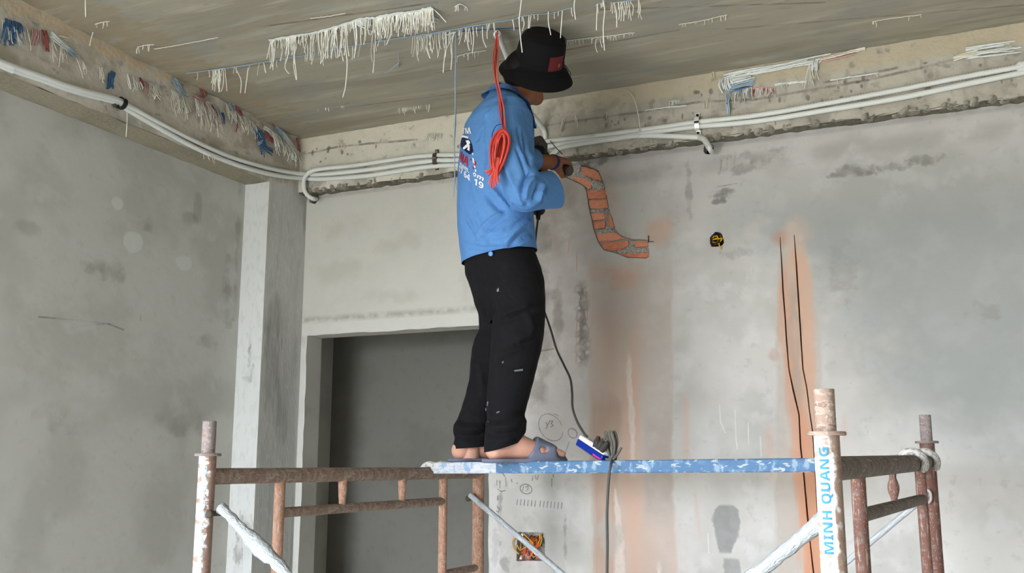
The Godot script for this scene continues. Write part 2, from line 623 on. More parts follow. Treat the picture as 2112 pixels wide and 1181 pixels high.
	mat("strip_dark", Color(0.2, 0.19, 0.18), 0.7)
	mat("tool_green", Color(0.06, 0.11, 0.11), 0.5)
	mat("tool_dark", Color(0.12, 0.12, 0.12), 0.6)
	mat("tool_dusty", Color(0.33, 0.30, 0.28), 0.9)
	mat("steel", Color(0.5, 0.5, 0.5), 0.4, 0.8)
	var wr := noise_bytes(512, 512, 0.012, 61, 4)
	M["wrinkle"] = byte_tex(wr, 512, 512)
	m = mat("shirt_blue", Color(0.32, 0.50, 0.71), 0.85)
	relief(m, M["wrinkle"], 0.5)
	planar(m, 0.5)
	m.uv1_world_triplanar = true
	var tp := Paint.new(512, 512, 0, 0, 1, 1, Color(0.036, 0.038, 0.052))
	tp.layer(noise_bytes(512, 512, 0.01, 62, 4), Color(0.055, 0.057, 0.073), 0.5, 0.8, 0.7)
	tp.layer(noise_bytes(512, 512, 0.03, 63, 4), Color(0.22, 0.22, 0.23), 0.82, 0.92, 0.4)
	m = mat("trouser_black", Color.WHITE, 0.9, 0.0, tp.tex())
	relief(m, M["wrinkle"], 0.6)
	planar(m, 0.55)
	m = mat("hat_black", Color(0.02, 0.02, 0.024), 0.9)
	m = mat("leather_red", Color(0.36, 0.10, 0.12), 0.6)
	mat("gold", Color(0.7, 0.45, 0.3), 0.4, 0.5)
	var sk := Paint.new(256, 256, 0, 0, 1, 1, Color(0.97, 0.97, 0.97))
	sk.layer(noise_bytes(256, 256, 0.015, 64, 4), Color(0.88, 0.85, 0.84), 0.4, 0.8, 0.7)
	m = mat("skin", Color.WHITE, 0.6, 0.0, sk.tex())
	planar(m, 0.3)
	m.vertex_color_use_as_albedo = true
	m.subsurf_scatter_enabled = true
	m.subsurf_scatter_strength = 0.06
	m = mat("sandal_grey", Color(0.40, 0.42, 0.49), 0.85)
	mat("hair", Color(0.03, 0.025, 0.02), 0.7)
	mat("glove", Color(0.22, 0.20, 0.19), 0.95)
	mat("band_blue", Color(0.14, 0.22, 0.40), 0.8)
	mat("print_white", Color(0.88, 0.89, 0.90), 0.7)
	mat("print_navy", Color(0.06, 0.11, 0.26), 0.7)
	mat("print_red", Color(0.66, 0.10, 0.18), 0.7)
	mat("dust_fleck", Color(0.42, 0.43, 0.46), 0.9)
	mat("letter_blue", Color(0.18, 0.48, 0.75), 0.6)
	mat("button_blue", Color(0.36, 0.55, 0.80), 0.4)


# ---------------------------------------------------------------- the room
func box_mesh(lo: Vector3, hi: Vector3, ch := 0.002) -> ArrayMesh:
	var g := G.new()
	g.box((lo + hi) / 2, (hi - lo) / 2, Basis(), ch)
	return g.mesh()

# a rectangle of surface on a grid that can be jittered; f(a, b) gives a point, uv is in paint units
func panel(nu: int, nv: int, f: Callable, uv: Callable) -> ArrayMesh:
	var g := G.new()
	for b in nv + 1:
		for a in nu + 1:
			var p: Vector3 = f.call(float(a) / nu, float(b) / nv)
			g.add(p, Vector3.UP, uv.call(p))
	for b in nv:
		for a in nu:
			var k := b * (nu + 1) + a
			g.tri_i(k, k + 1, k + nu + 2)
			g.tri_i(k, k + nu + 2, k + nu + 1)
	return g.mesh(true)

func px_poly(pts: Array, f: Callable, ax := 0) -> PackedVector2Array:
	var out := PackedVector2Array()
	for k in range(0, pts.size(), 2):
		var p: Vector3 = f.call(float(pts[k]), float(pts[k + 1]))
		out.append(Vector2(p[ax], p.y))
	return out

const WALL_END := 0.0       # where the left wall stops and daylight comes in
const HEAD := 2.8          # top of the openings

func build_room() -> void:
	struct("floor", box_mesh(Vector3(-3.6, -0.2, -5.2), Vector3(4.8, 0, 3.8)), M.floor_screed, "bare concrete floor of the room under construction")
	# ceiling: cast concrete with the print of the boards that ran along the back wall
	var cp := Paint.new(1400, 900, -2.9, -1.7, 3.5, 2.1, Color(0.635, 0.61, 0.545))
	cp.layer(noise_bytes(1400, 900, 0.009, 71, 5, 7.0, 1.0), Color(0.55, 0.525, 0.465), 0.42, 0.75, 0.6)
	cp.layer(noise_bytes(1400, 900, 0.03, 72, 4, 9.0, 1.0), Color(0.72, 0.70, 0.64), 0.55, 0.85, 0.5)
	cp.layer(noise_bytes(1400, 900, 0.006, 73, 4, 2.0, 1.0), Color(0.56, 0.56, 0.54), 0.5, 0.8, 0.5)
	var cn := noise_bytes(1400, 900, 0.05, 74, 4, 3.0, 1.0)
	cp.layer(cn, Color(0.46, 0.43, 0.38), 0.7, 0.95, 0.3)
	cp.spot(Vector2(-2.66, -2.55), 0.12, 0.9, Color(0.60, 0.54, 0.44), 0.7, cn, 0.6, 0.8, 0.5)
	for l in [[540, 55, 900, 5, 0.5], [400, 160, 1060, 30, 0.3], [900, 150, 1400, 62, 0.4], [1500, 60, 2112, 10, 0.3], [690, 225, 1200, 160, 0.3], [1240, 20, 1700, 5, 0.35]]:
		var a := Cl(l[0], l[1])
		var b := Cl(l[2], l[3])
		cp.stroke([Vector2(a.x, a.z), Vector2(b.x, b.z)], 0.012, Color(0.30, 0.27, 0.23), l[4], cn, 0.8)
	var m := mat("ceiling_concrete", Color.WHITE, 0.95, 0.0, cp.tex())
	relief(m, byte_tex(noise_bytes(512, 512, 0.02, 75, 5, 6.0, 1.0), 512, 512), 0.35)
	var slab := struct("ceiling", panel(60, 60, func(a, b): return Vector3(lerpf(-2.9, 4.7, a), YC, lerpf(-3.76, 3.6, b)), func(p): return Vector2((p.x + 2.9) / 3.5, (-1.7 - p.z) / 2.1)), m, "rough cast concrete ceiling with board marks")
	part("slab", box_mesh(Vector3(-3.6, YC + 0.02, -5.2), Vector3(4.8, YC + 0.25, 3.8)), M.plaster, slab)

	# left wall
	var lp := Paint.new(900, 800, -3.5, 3.0, 2.25, 2.0, Color(0.76, 0.76, 0.735))
	var ln := noise_bytes(900, 800, 0.012, 81, 5)
	lp.layer(noise_bytes(900, 800, 0.004, 82, 5), Color(0.69, 0.69, 0.66), 0.35, 0.75, 0.75)
	lp.layer(ln, Color(0.765, 0.77, 0.75), 0.55, 0.85, 0.6)
	lp.layer(noise_bytes(900, 800, 0.035, 83, 4), Color(0.58, 0.575, 0.54), 0.66, 0.95, 0.15)
	for s in [[243, 421, 15, 13], [275, 496, 26, 24], [380, 540, 24, 18]]:
		var c := on_axis(s[0], s[1], 0, XW)
		lp.spot(Vector2(c.z, c.y), s[2] / 560.0, s[3] / 560.0, Color(0.80, 0.815, 0.795), 0.9, ln, 0.2, 0.45, 0.1)
	for s in [[408, 430, 9, 26, 0.3], [392, 455, 18, 14, 0.35], [215, 548, 40, 20, 0.55], [300, 460, 14, 12, 0.4], [470, 600, 14, 60, 0.45], [490, 500, 8, 130, 0.4], [380, 860, 60, 30, 0.35], [120, 860, 40, 22, 0.35], [430, 705, 26, 14, 0.35], [55, 470, 22, 12, 0.3]]:
		var c := on_axis(s[0], s[1], 0, XW)
		lp.spot(Vector2(c.z, c.y), s[2] / 560.0, s[3] / 560.0, Color(0.50, 0.495, 0.46), s[4], ln, 1.1, 1.3, 0.8)
	for s in [[[80, 653], [160, 660], [225, 668], [255, 680]], [[160, 672], [215, 668]], [[290, 642], [290, 660]]]:
		var pts := []
		for q in s:
			var c := on_axis(q[0], q[1], 0, XW)
			pts.append(Vector2(c.z, c.y))
		lp.stroke(pts, 0.006, Color(0.42, 0.42, 0.39), 0.6, ln, 0.9)
	m = mat("left_plaster", Color.WHITE, 0.93, 0.0, lp.tex())
	relief(m, M.grit, 0.1)
	var wl := struct("wall_left", panel(30, 40, func(a, b): return Vector3(XW, lerpf(0, YB, b), lerpf(WALL_END, ZC, a)), func(p): return Vector2((p.z + 3.5) / 2.25, (3.0 - p.y) / 2.0)), m, "grey plastered wall on the left with three pale filled squares")
	part("core", box_mesh(Vector3(XW - 0.16, 0, ZC - 0.3), Vector3(XW - 0.004, YB, WALL_END)), M.plaster, wl)

	# column: grey side towards the room, paler front
	var gp := Paint.new(256, 900, 0, 3.0, 0.32, 2.0, Color(0.76, 0.76, 0.745))
	var gn := noise_bytes(256, 900, 0.02, 85, 5, 1.0, 3.0)
	gp.layer(gn, Color(0.69, 0.69, 0.67), 0.45, 0.8, 0.5)
	gp.layer(noise_bytes(256, 900, 0.03, 86, 4), Color(0.80, 0.81, 0.81), 0.55, 0.85, 0.5)
	for s in [[560, 750, 0.05, 0.16], [580, 850, 0.04, 0.12], [570, 660, 0.05, 0.1], [630, 440, 0.02, 0.08], [604, 1080, 0.015, 0.25]]:
		var c := on_axis(s[0], s[1], 0, XL)
		gp.spot(Vector2(c.z + 3.76, c.y), s[2], s[3], Color(0.57, 0.57, 0.55), 0.6, gn, 0.8, 0.9, 0.5)
	m = mat("column_grey", Color.WHITE, 0.93, 0.0, gp.tex())
	relief(m, M.grit, 0.1)
	var col := struct("trim_1", panel(6, 40, func(a, b): return Vector3(XL, lerpf(0, YB + 0.02, b), lerpf(ZC, ZW, a)), func(p): return Vector2((p.z + 3.76) / 0.32, (3.0 - p.y) / 2.0)), m, "plastered column in the corner with a pale front and a grey side")
	var fp := Paint.new(128, 900, 0, 3.0, 0.16, 2.0, Color(0.80, 0.81, 0.80))
	var fnz := noise_bytes(128, 900, 0.03, 87, 4)
	fp.layer(fnz, Color(0.74, 0.75, 0.74), 0.5, 0.85, 0.5)
	for s in [[515, 735, 0.010, 0.05], [512, 780, 0.022, 0.02], [519, 765, 0.010, 0.03], [505, 1080, 0.03, 0.04], [492, 1140, 0.02, 0.06], [515, 700, 0.004, 0.03]]:
		var c := on_axis(s[0], s[1], 2, ZC)
		fp.spot(Vector2(c.x + 2.93, c.y), s[2], s[3], Color(0.52, 0.52, 0.5), 0.6, fnz, 0.8, 1.0, 0.7)
	m = mat("column_pale", Color.WHITE, 0.85, 0.0, fp.tex())
	part("pale_face", panel(3, 60, func(a, b): return Vector3(lerpf(XW - 0.01, XL, a), lerpf(0, YB + 0.02 - 0.008 * (1 - a), b), ZC), func(p): return Vector2((p.x + 2.93) / 0.16, (3.0 - p.y) / 2.0)), m, col, "pale front face")
	part("core", box_mesh(Vector3(XW - 0.16, 0, ZW - 0.1), Vector3(XL - 0.004, YB, ZC - 0.004)), M.plaster, col)

	# beam over the left wall
	var bp := Paint.new(1200, 256, -3.8, 3.3, 2.6, 0.4, Color(0.78, 0.755, 0.70))
	var bn := noise_bytes(1200, 256, 0.02, 91, 5)
	bp.layer(noise_bytes(1200, 256, 0.008, 92, 5), Color(0.66, 0.635, 0.57), 0.4, 0.75, 0.8)
	bp.layer(noise_bytes(1200, 256, 0.03, 93, 4, 1.0, 4.0), Color(0.82, 0.805, 0.76), 0.52, 0.8, 0.6)
	bp.layer(bn, Color(0.50, 0.48, 0.43), 0.68, 0.9, 0.5)
	for s in [[250, 250, 0.10, 0.05], [430, 320, 0.12, 0.05], [585, 300, 0.06, 0.12], [560, 250, 0.08, 0.1]]:
		var c := Lf(s[0], s[1])
		bp.spot(Vector2(c.z, c.y), s[2], s[3], Color(0.60, 0.59, 0.56), 0.5, bn, 0.7, 0.8, 0.5)
	bp.spot(Vector2(Lf(130, 60).z, 3.24), 0.5, 0.03, Color(0.80, 0.71, 0.59), 0.7, bn, 0.6, 0.8, 0.4)
	m = mat("left_beam", Color.WHITE, 0.95, 0.0, bp.tex())
	relief(m, byte_tex(noise_bytes(1300, 200, 0.05, 211, 5), 1300, 200), 0.25)
	var r := RandomNumberGenerator.new()
	r.seed = 3
	var beam_uv := func(p): return Vector2((p.z + 3.8) / 2.6, (3.3 - p.y) / 0.4)
	var lb := struct("trim_2", panel(140, 8, func(a, b): return Vector3(XL + r.randf_range(-0.003, 0.004) * (1.0 if b < 0.9 else 2.5), lerpf(YB + r.randf_range(-0.004, 0.004), YC + 0.004, b) , lerpf(3.5, ZW, a)), beam_uv), m, "rough concrete beam over the left wall with scraps of sack stuck on")
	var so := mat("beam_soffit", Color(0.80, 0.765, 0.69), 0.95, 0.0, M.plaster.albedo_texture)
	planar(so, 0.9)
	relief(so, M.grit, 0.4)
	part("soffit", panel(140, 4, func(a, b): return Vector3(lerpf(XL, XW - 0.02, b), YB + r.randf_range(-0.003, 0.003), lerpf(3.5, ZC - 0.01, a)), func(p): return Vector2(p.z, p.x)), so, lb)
	part("core", box_mesh(Vector3(XW - 0.16, YB + 0.008, ZW - 0.1), Vector3(XL - 0.01, YC + 0.02, 3.6)), M.plaster, lb)

	# beam over the back wall
	var kp := Paint.new(1800, 220, -2.8, 3.3, 3.6, 0.4, Color(0.70, 0.68, 0.63))
	var kn := noise_bytes(1800, 220, 0.02, 95, 5)
	kp.layer(noise_bytes(1800, 220, 0.008, 96, 5), Color(0.62, 0.60, 0.555), 0.4, 0.75, 0.7)
	kp.layer(noise_bytes(1800, 220, 0.03, 97, 4, 1.0, 4.0), Color(0.58, 0.565, 0.53), 0.58, 0.85, 0.6)
	kp.band([[3.30, -2.8, 0.8], [3.17, -2.8, 0.8]], Color(0.71, 0.665, 0.565), 0.8, 0.02, kn, 0.01, 0.3, 0.02)
	kp.band([[3.30, -2.9, -1.35], [2.95, -2.9, -1.35]], Color(0.83, 0.815, 0.755), 0.75, 0.25, kn, 0.03, 0.25, 0.02)
	kp.layer(kn, Color(0.47, 0.455, 0.42), 0.7, 0.9, 0.5)
	for s in [[[628, 318], [700, 302], [770, 295], [860, 288]], [[1130, 258], [1230, 243], [1330, 230], [1440, 210], [1560, 205], [1790, 165], [1900, 140], [2000, 115]], [[1700, 170], [1850, 140]]]:
		var pts := []
		for q in s:
			var c := Bm(q[0], q[1])
			pts.append(Vector2(c.x, c.y))
		kp.stroke(pts, 0.010, Color(0.45, 0.43, 0.40), 0.75, kn, 0.7)
	for a in 90:
		var c := Vector2(r.randf_range(-2.78, 0.5), r.randf_range(2.985, 3.2))
		kp.spot(c, r.randf_range(0.003, 0.009), r.randf_range(0.004, 0.014), Color(0.36, 0.34, 0.31), 0.6, kn, 0.5, 0.5)
	kp.spot(Vector2(Bm(1160, 230).x, 3.12), 0.25, 0.1, Color(0.53, 0.51, 0.475), 0.5, kn, 0.9, 0.8)
	for x in [655, 745, 900, 985, 1360, 1480, 1700]:
		kp.spot(Vector2(Bm(x, 300).x, 3.02), 0.05, 0.05, Color(0.5, 0.485, 0.45), 0.6, kn, 0.8, 1.0)
	m = mat("back_beam", Color.WHITE, 0.95, 0.0, kp.tex())
	relief(m, byte_tex(noise_bytes(1800, 200, 0.05, 212, 5), 1800, 200), 0.25)
	var bb := struct("trim_3", panel(220, 8, func(a, b): return Vector3(lerpf(XL - 0.01, 4.7, a), lerpf(YB + r.randf_range(-0.006, 0.005), YC + 0.004, b), ZB + r.randf_range(-0.003, 0.003) * (1.0 if b > 0.2 else 2.2)), func(p): return Vector2((p.x + 2.8) / 3.6, (3.3 - p.y) / 0.4)), m, "pale rough concrete beam along the top of the back wall")
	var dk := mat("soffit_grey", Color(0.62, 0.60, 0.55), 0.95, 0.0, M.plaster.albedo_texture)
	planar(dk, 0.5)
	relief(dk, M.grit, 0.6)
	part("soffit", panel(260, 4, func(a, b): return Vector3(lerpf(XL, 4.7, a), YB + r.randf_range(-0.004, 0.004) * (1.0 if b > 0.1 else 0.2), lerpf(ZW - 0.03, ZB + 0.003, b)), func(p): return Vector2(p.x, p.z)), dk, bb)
	var lip := G.new()
	for run in [[-2.78, -1.5, 40], [-1.35, 0.5, 90], [0.5, 1.2, 12]]:
		for k in run[2]:
			var x := r.randf_range(run[0], run[1])
			var sz := r.randf_range(0.004, 0.013)
			var first := lip.v.size()
			lip.lathe(Vector3(x, YB + 0.002 + r.randf_range(-0.003, 0.004), ZB - r.randf_range(0.0, 0.02)), Vector3(r.randf_range(-0.4, 0.4), -0.6, r.randf_range(0.2, 0.8)), [Vector2(sz * 1.6, -sz * 0.3), Vector2(sz * 1.5, 0.0), Vector2(sz, sz * 0.45), Vector2(sz * 0.4, sz * 0.65), Vector2(0, sz * 0.7)], 8, true)
			for z in range(first, lip.v.size()):
				lip.v[z] += Vector3(r.randf_range(-1, 1), r.randf_range(-1, 1), r.randf_range(-1, 1)) * sz * 0.2
	part("crumbs", lip.mesh(), M.back_beam, bb).set_meta("kind", "stuff")
	part("core", box_mesh(Vector3(XL - 0.2, YB + 0.005, ZW - 0.12), Vector3(4.7, YC + 0.02, ZB - 0.012)), M.plaster, bb)

	# the sides that the picture does not show; daylight comes in on the left, behind the camera
	struct("wall_right", box_mesh(Vector3(4.6, 0, ZW - 0.1), Vector3(4.8, YC + 0.02, 3.8)), M.plaster, "plain plastered wall on the right")
	part("header", box_mesh(Vector3(XW - 0.16, HEAD, WALL_END - 0.01), Vector3(XW, YB, 3.6)), M.plaster, wl)
	var wf := struct("wall_front", box_mesh(Vector3(-0.8, 0, 3.5), Vector3(4.7, YC + 0.02, 3.7)), M.plaster, "plastered wall with a wide opening behind the camera")
	part("header", box_mesh(Vector3(-3.08, HEAD, 3.5), Vector3(-0.7, YC + 0.02, 3.7)), M.plaster, wf)
	# little room behind the doorway
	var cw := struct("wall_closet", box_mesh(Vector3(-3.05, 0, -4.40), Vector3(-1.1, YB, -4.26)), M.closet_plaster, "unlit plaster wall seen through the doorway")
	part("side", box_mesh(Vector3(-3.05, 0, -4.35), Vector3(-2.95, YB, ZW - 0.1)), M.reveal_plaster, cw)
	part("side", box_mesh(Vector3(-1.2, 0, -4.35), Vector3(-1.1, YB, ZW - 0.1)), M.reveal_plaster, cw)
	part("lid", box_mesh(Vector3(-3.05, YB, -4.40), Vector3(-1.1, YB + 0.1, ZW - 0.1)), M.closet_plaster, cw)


# ---------------------------------------------------------------- the back wall
func W2(px: float, py: float) -> Vector2:
	var p := W(px, py)
	return Vector2(p.x, p.y)

func rows_px(rows: Array) -> Array:      # [py, left px, right px] -> [y, left x, right x] on the wall
	var out := []
	for r in rows:
		var py: float = r[0] if r[0] < 1181 else 1290      # runs go on below the picture
		var a := W(r[1], py)
		var b := W(r[2], py)
		out.append([(a.y + b.y) / 2, a.x, b.x])
	return out

func strokes(p: Paint, list: Array, width: float, col: Color, s: float, nb := PackedByteArray(), brk := 0.0) -> void:
	for l in list:
		var pts := []
		for k in range(0, l.size(), 2):
			pts.append(W2(l[k], l[k + 1]))
		p.stroke(pts, width, col, s, nb, brk)

func ring_px(x: float, y: float, rx: float, ry: float, a0 := 0.0, a1 := 360.0, lean := 0.0) -> Array:
	var out := []
	for k in 25:
		var w := deg_to_rad(lerpf(a0, a1, k / 24.0))
		out.append(x + rx * cos(w) + lean * ry * sin(w))
		out.append(y + ry * sin(w))
	return out

func wall_paint() -> Paint:
	var p := Paint.new(1800, 1000, -2.8, 3.0, 3.6, 2.0, Color(0.72, 0.71, 0.69))
	var nb := noise_bytes(1800, 1000, 0.010, 101, 5)
	var nf := noise_bytes(1800, 1000, 0.03, 102, 4)
	var nv := noise_bytes(1800, 1000, 0.02, 103, 5, 1.0, 6.0)
	p.layer(noise_bytes(1800, 1000, 0.003, 104, 5), Color(0.645, 0.64, 0.615), 0.4, 0.75, 0.7)
	p.layer(nb, Color(0.75, 0.745, 0.735), 0.5, 0.8, 0.6)
	p.layer(nf, Color(0.60, 0.595, 0.57), 0.66, 0.9, 0.3)
	# upper right darkened softly: greyer plaster, and the daylight's falloff painted in
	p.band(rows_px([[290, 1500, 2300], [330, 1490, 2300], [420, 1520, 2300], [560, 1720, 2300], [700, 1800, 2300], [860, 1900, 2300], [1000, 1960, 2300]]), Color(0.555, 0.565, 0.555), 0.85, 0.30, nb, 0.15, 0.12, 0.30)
	# warmer, paler tone over the doorway and a rough bright band along its head
	p.band(rows_px([[330, 560, 1010], [700, 560, 1010]]), Color(0.775, 0.77, 0.735), 0.8, 0.12, nb, 0.02, 0.3)
	var dh := 2.282
	p.band([[dh + 0.075, -2.79, -1.72], [dh - 0.01, -2.79, -1.72]], Color(0.78, 0.78, 0.755), 0.8, 0.02, nf, 0.01, 0.3, 0.02)
	p.band([[dh + 0.10, -2.79, -1.72], [dh + 0.055, -2.79, -1.72]], Color(0.56, 0.55, 0.51), 0.6, 0.02, nf, 0.03, 0.95, 0.02)
	p.band([[dh, -2.80, -2.735], [1.0, -2.80, -2.735]], Color(0.80, 0.80, 0.785), 0.7, 0.01, nf, 0.004, 0.2)
	# pinkish brick dust by the chase, with the man's soft shadow painted in
	p.band(rows_px([[330, 1100, 1215], [420, 1085, 1235], [560, 1085, 1235], [760, 1080, 1225], [960, 1080, 1215]]), Color(0.65, 0.62, 0.595), 0.7, 0.08, nb, 0.06, 0.5, 0.15)
	p.spot(W2(1150, 420), 0.07, 0.16, Color(0.53, 0.485, 0.455), 0.5, nb, 0.9, 0.6)  # shade beside the man, put into the colour
	for s in [[1110, 600, 0.05, 0.1], [1120, 720, 0.04, 0.1], [1105, 800, 0.05, 0.06], [1150, 660, 0.02, 0.12], [1110, 480, 0.04, 0.08]]:
		p.spot(W2(s[0], s[1]), s[2], s[3], Color(0.45, 0.43, 0.41), 0.55, nb, 0.9, 0.9, 0.6)
	# wide run-off under the chase
	p.band(rows_px([[515, 1215, 1385], [640, 1216, 1386], [800, 1214, 1386], [1000, 1219, 1388], [1181, 1224, 1400]]), Color(0.675, 0.635, 0.60), 0.9, 0.012, nb, 0.012, 0.35, 0.12)
	p.band(rows_px([[600, 1215, 1340], [800, 1214, 1320], [820, 1218, 1325], [1181, 1224, 1335]]), Color(0.72, 0.635, 0.58), 0.75, 0.05, nv, 0.06, 0.7, 0.2)
	p.band(rows_px([[690, 1285, 1312], [900, 1285, 1318], [1181, 1290, 1320]]), Color(0.76, 0.60, 0.51), 0.6, 0.03, nv, 0.04, 0.8, 0.2)
	p.band(rows_px([[800, 1216, 1262], [830, 1219, 1285], [1040, 1221, 1270], [1181, 1224, 1262]]), Color(0.65, 0.555, 0.49), 0.7, 0.02, nv, 0.02, 0.5, 0.08)
	p.band(rows_px([[840, 1330, 1384], [1090, 1330, 1390]]), Color(0.635, 0.59, 0.56), 0.7, 0.03, nb, 0.03, 0.5, 0.08)
	p.band(rows_px([[1040, 1275, 1400], [1181, 1270, 1410]]), Color(0.73, 0.63, 0.57), 0.6, 0.05, nv, 0.05, 0.8, 0.1)
	for s in [[[720, 1294, 1299], [800, 1293, 1303], [850, 1297, 1308], [990, 1302, 1310]], [[990, 1264, 1268], [1100, 1272, 1284], [1181, 1262, 1296]], [[1150, 1355, 1362], [1181, 1353, 1364]]]:
		p.band(rows_px(s), Color(0.80, 0.765, 0.735), 0.8, 0.008, nf, 0.008, 0.4, 0.05)
	p.spot(W2(1262, 1108), 0.05, 0.09, Color(0.66, 0.635, 0.60), 0.8, nb, 0.3, 0.6)
	p.spot(W2(1355, 485), 0.06, 0.05, Color(0.76, 0.62, 0.54), 0.6, nb, 1.0, 0.8)
	p.spot(W2(1270, 560), 0.10, 0.05, Color(0.74, 0.57, 0.48), 0.5, nb, 1.0, 0.8)
	p.band(rows_px([[330, 1225, 1262], [420, 1240, 1275], [480, 1262, 1290]]), Color(0.72, 0.58, 0.49), 0.45, 0.06, nb, 0.04, 0.5, 0.1)
	# two thin rough marks left of it
	p.band(rows_px([[575, 1188, 1206], [630, 1190, 1212], [760, 1190, 1212]]), Color(0.42, 0.40, 0.38), 0.75, 0.01, nf, 0.03, 1.0, 0.05)
	strokes(p, [[1190, 520, 1189, 560], [1208, 590, 1212, 660], [1190, 650, 1188, 750], [1174, 496, 1172, 520]], 0.004, Color(0.72, 0.48, 0.40), 0.7, nf, 0.5)
	strokes(p, [[1105, 725, 1142, 719]], 0.006, Color(0.42, 0.35, 0.30), 0.7, nf, 0.3)
	# run-off round the two saw cuts
	p.band(rows_px([[480, 1606, 1652], [560, 1603, 1672], [700, 1601, 1690], [790, 1604, 1692], [1000, 1598, 1700], [1181, 1602, 1706]]), Color(0.675, 0.635, 0.60), 0.85, 0.014, nb, 0.014, 0.35, 0.08)
	p.band(rows_px([[480, 1622, 1652], [560, 1625, 1668], [760, 1628, 1684], [860, 1640, 1690], [1000, 1648, 1700], [1181, 1650, 1706]]), Color(0.76, 0.60, 0.50), 0.75, 0.02, nv, 0.03, 0.5, 0.1)
	p.band(rows_px([[520, 1608, 1622], [660, 1608, 1632], [800, 1622, 1650], [1000, 1640, 1690], [1181, 1650, 1700]]), Color(0.75, 0.54, 0.43), 0.7, 0.02, nv, 0.03, 0.5, 0.1)
	p.band(rows_px([[860, 1650, 1690], [1181, 1655, 1704]]), Color(0.72, 0.53, 0.42), 0.7, 0.02, nv, 0.03, 0.4, 0.1)
	p.band(rows_px([[560, 1622, 1646], [700, 1626, 1648], [860, 1642, 1660]]), Color(0.62, 0.565, 0.52), 0.8, 0.015, nb, 0.02, 0.4, 0.1)
	p.spot(W2(1606, 490), 0.03, 0.03, Color(0.68, 0.47, 0.39), 0.6, nb, 0.9, 0.6)
	p.spot(W2(1645, 480), 0.05, 0.05, Color(0.75, 0.65, 0.58), 0.5, nb, 1.0, 0.6)
	p.spot(W2(1597, 728), 0.02, 0.03, Color(0.68, 0.60, 0.55), 0.8, nb, 0.5, 0.5)
	for s in [[[800, 1408, 1416], [1000, 1412, 1426]], [[1000, 1428, 1436], [1120, 1440, 1450]], [[840, 1738, 1741], [920, 1742, 1746]], [[860, 1578, 1590], [1000, 1580, 1600]]]:
		p.band(rows_px(s), Color(0.74, 0.58, 0.50), 0.5, 0.02, nv, 0.02, 0.7, 0.05)
	# grey blot and pale runs by the right scaffold frame
	p.band(rows_px([[1038, 1485, 1508], [1050, 1474, 1522], [1075, 1469, 1526], [1100, 1476, 1521], [1130, 1480, 1512], [1142, 1485, 1508]]), Color(0.50, 0.50, 0.495), 0.85, 0.008, nf, 0.01, 0.25, 0.01)
	p.band(rows_px([[1148, 1492, 1518], [1165, 1490, 1528], [1181, 1494, 1530]]), Color(0.52, 0.52, 0.51), 0.8, 0.008, nf, 0.012, 0.3, 0.01)
	strokes(p, [[1484, 835, 1486, 870, 1496, 892], [1516, 845, 1518, 905, 1521, 925], [1543, 870, 1544, 915], [1568, 900, 1570, 940], [1460, 1100, 1462, 1140]], 0.004, Color(0.82, 0.82, 0.80), 0.7, nf, 0.3)
	# smears and scratches on the grey part
	for s in [[1490, 400, 0.045, 0.018, 0.75], [1478, 415, 0.03, 0.010, 0.8], [1530, 345, 0.07, 0.02, 0.5], [1560, 322, 0.12, 0.02, 0.4], [1760, 352, 0.08, 0.022, 0.7], [1830, 344, 0.1, 0.014, 0.6], [1910, 330, 0.08, 0.016, 0.55], [1420, 390, 0.012, 0.12, 0.45], [2030, 640, 0.05, 0.03, 0.35], [1520, 520, 0.05, 0.02, 0.3], [1740, 560, 0.04, 0.1, 0.25], [1200, 345, 0.06, 0.03, 0.8], [1230, 330, 0.05, 0.02, 0.7]]:
		p.spot(W2(s[0], s[1]), s[2], s[3], Color(0.47, 0.46, 0.44), s[4], nf, 0.7, 0.9, 0.7)
	p.band(rows_px([[300, 1215, 2112], [345, 1215, 2112]]), Color(0.60, 0.59, 0.565), 0.5, 0.03, nb, 0.05, 0.8, 0.03)
	p.band([[2.985, -2.8, 0.8], [2.955, -2.8, 0.8]], Color(0.47, 0.455, 0.43), 0.6, 0.02, nf, 0.03, 0.6, 0.02)  # shadow line under the beam, painted along the top of the wall
	for s in [[720, 470, 0.1, 0.06], [830, 500, 0.12, 0.04], [690, 560, 0.1, 0.05], [800, 610, 0.14, 0.03], [960, 590, 0.03, 0.1]]:
		p.spot(W2(s[0], s[1]), s[2], s[3], Color(0.68, 0.67, 0.63), 0.5, nb, 1.0, 1.0)
	# damp edge by the cable box, and dusky marks at the door's right edge
	p.band(rows_px([[1040, 1100, 1166], [1090, 1110, 1164], [1181, 1120, 1176]]), Color(0.66, 0.65, 0.635), 0.5, 0.01, nb, 0.02, 0.4, 0.05)
	for s in [[1030, 1060, 0.01, 0.09], [1020, 1130, 0.012, 0.08], [1042, 1165, 0.02, 0.04], [1165, 1100, 0.006, 0.08]]:
		p.spot(W2(s[0], s[1]), s[2], s[3], Color(0.5, 0.49, 0.47), 0.55, nf, 0.8, 1.0, 0.6)
	p.band(rows_px([[990, 1010, 1030], [1181, 1010, 1032]]), Color(0.78, 0.78, 0.77), 0.5, 0.01, nf, 0.01, 0.4)
	# pencil: balloons, figures, tally strokes
	var pencil := Color(0.30, 0.29, 0.28)
	strokes(p, [ring_px(1136, 881, 24, 28, 20, 350, 0.25), [1143, 853, 1152, 857], [1122, 906, 1117, 930], ring_px(1181, 893, 9, 10, 0, 360, 0.2), [1174, 911, 1162, 945], [1180, 884, 1187, 887]], 0.003, pencil, 0.6, nf, 0.5)
	strokes(p, [[1126, 871, 1129, 877], [1134, 867, 1126, 884], [1136, 868, 1140, 868, 1137, 873, 1141, 877, 1136, 880]], 0.003, pencil, 0.65)
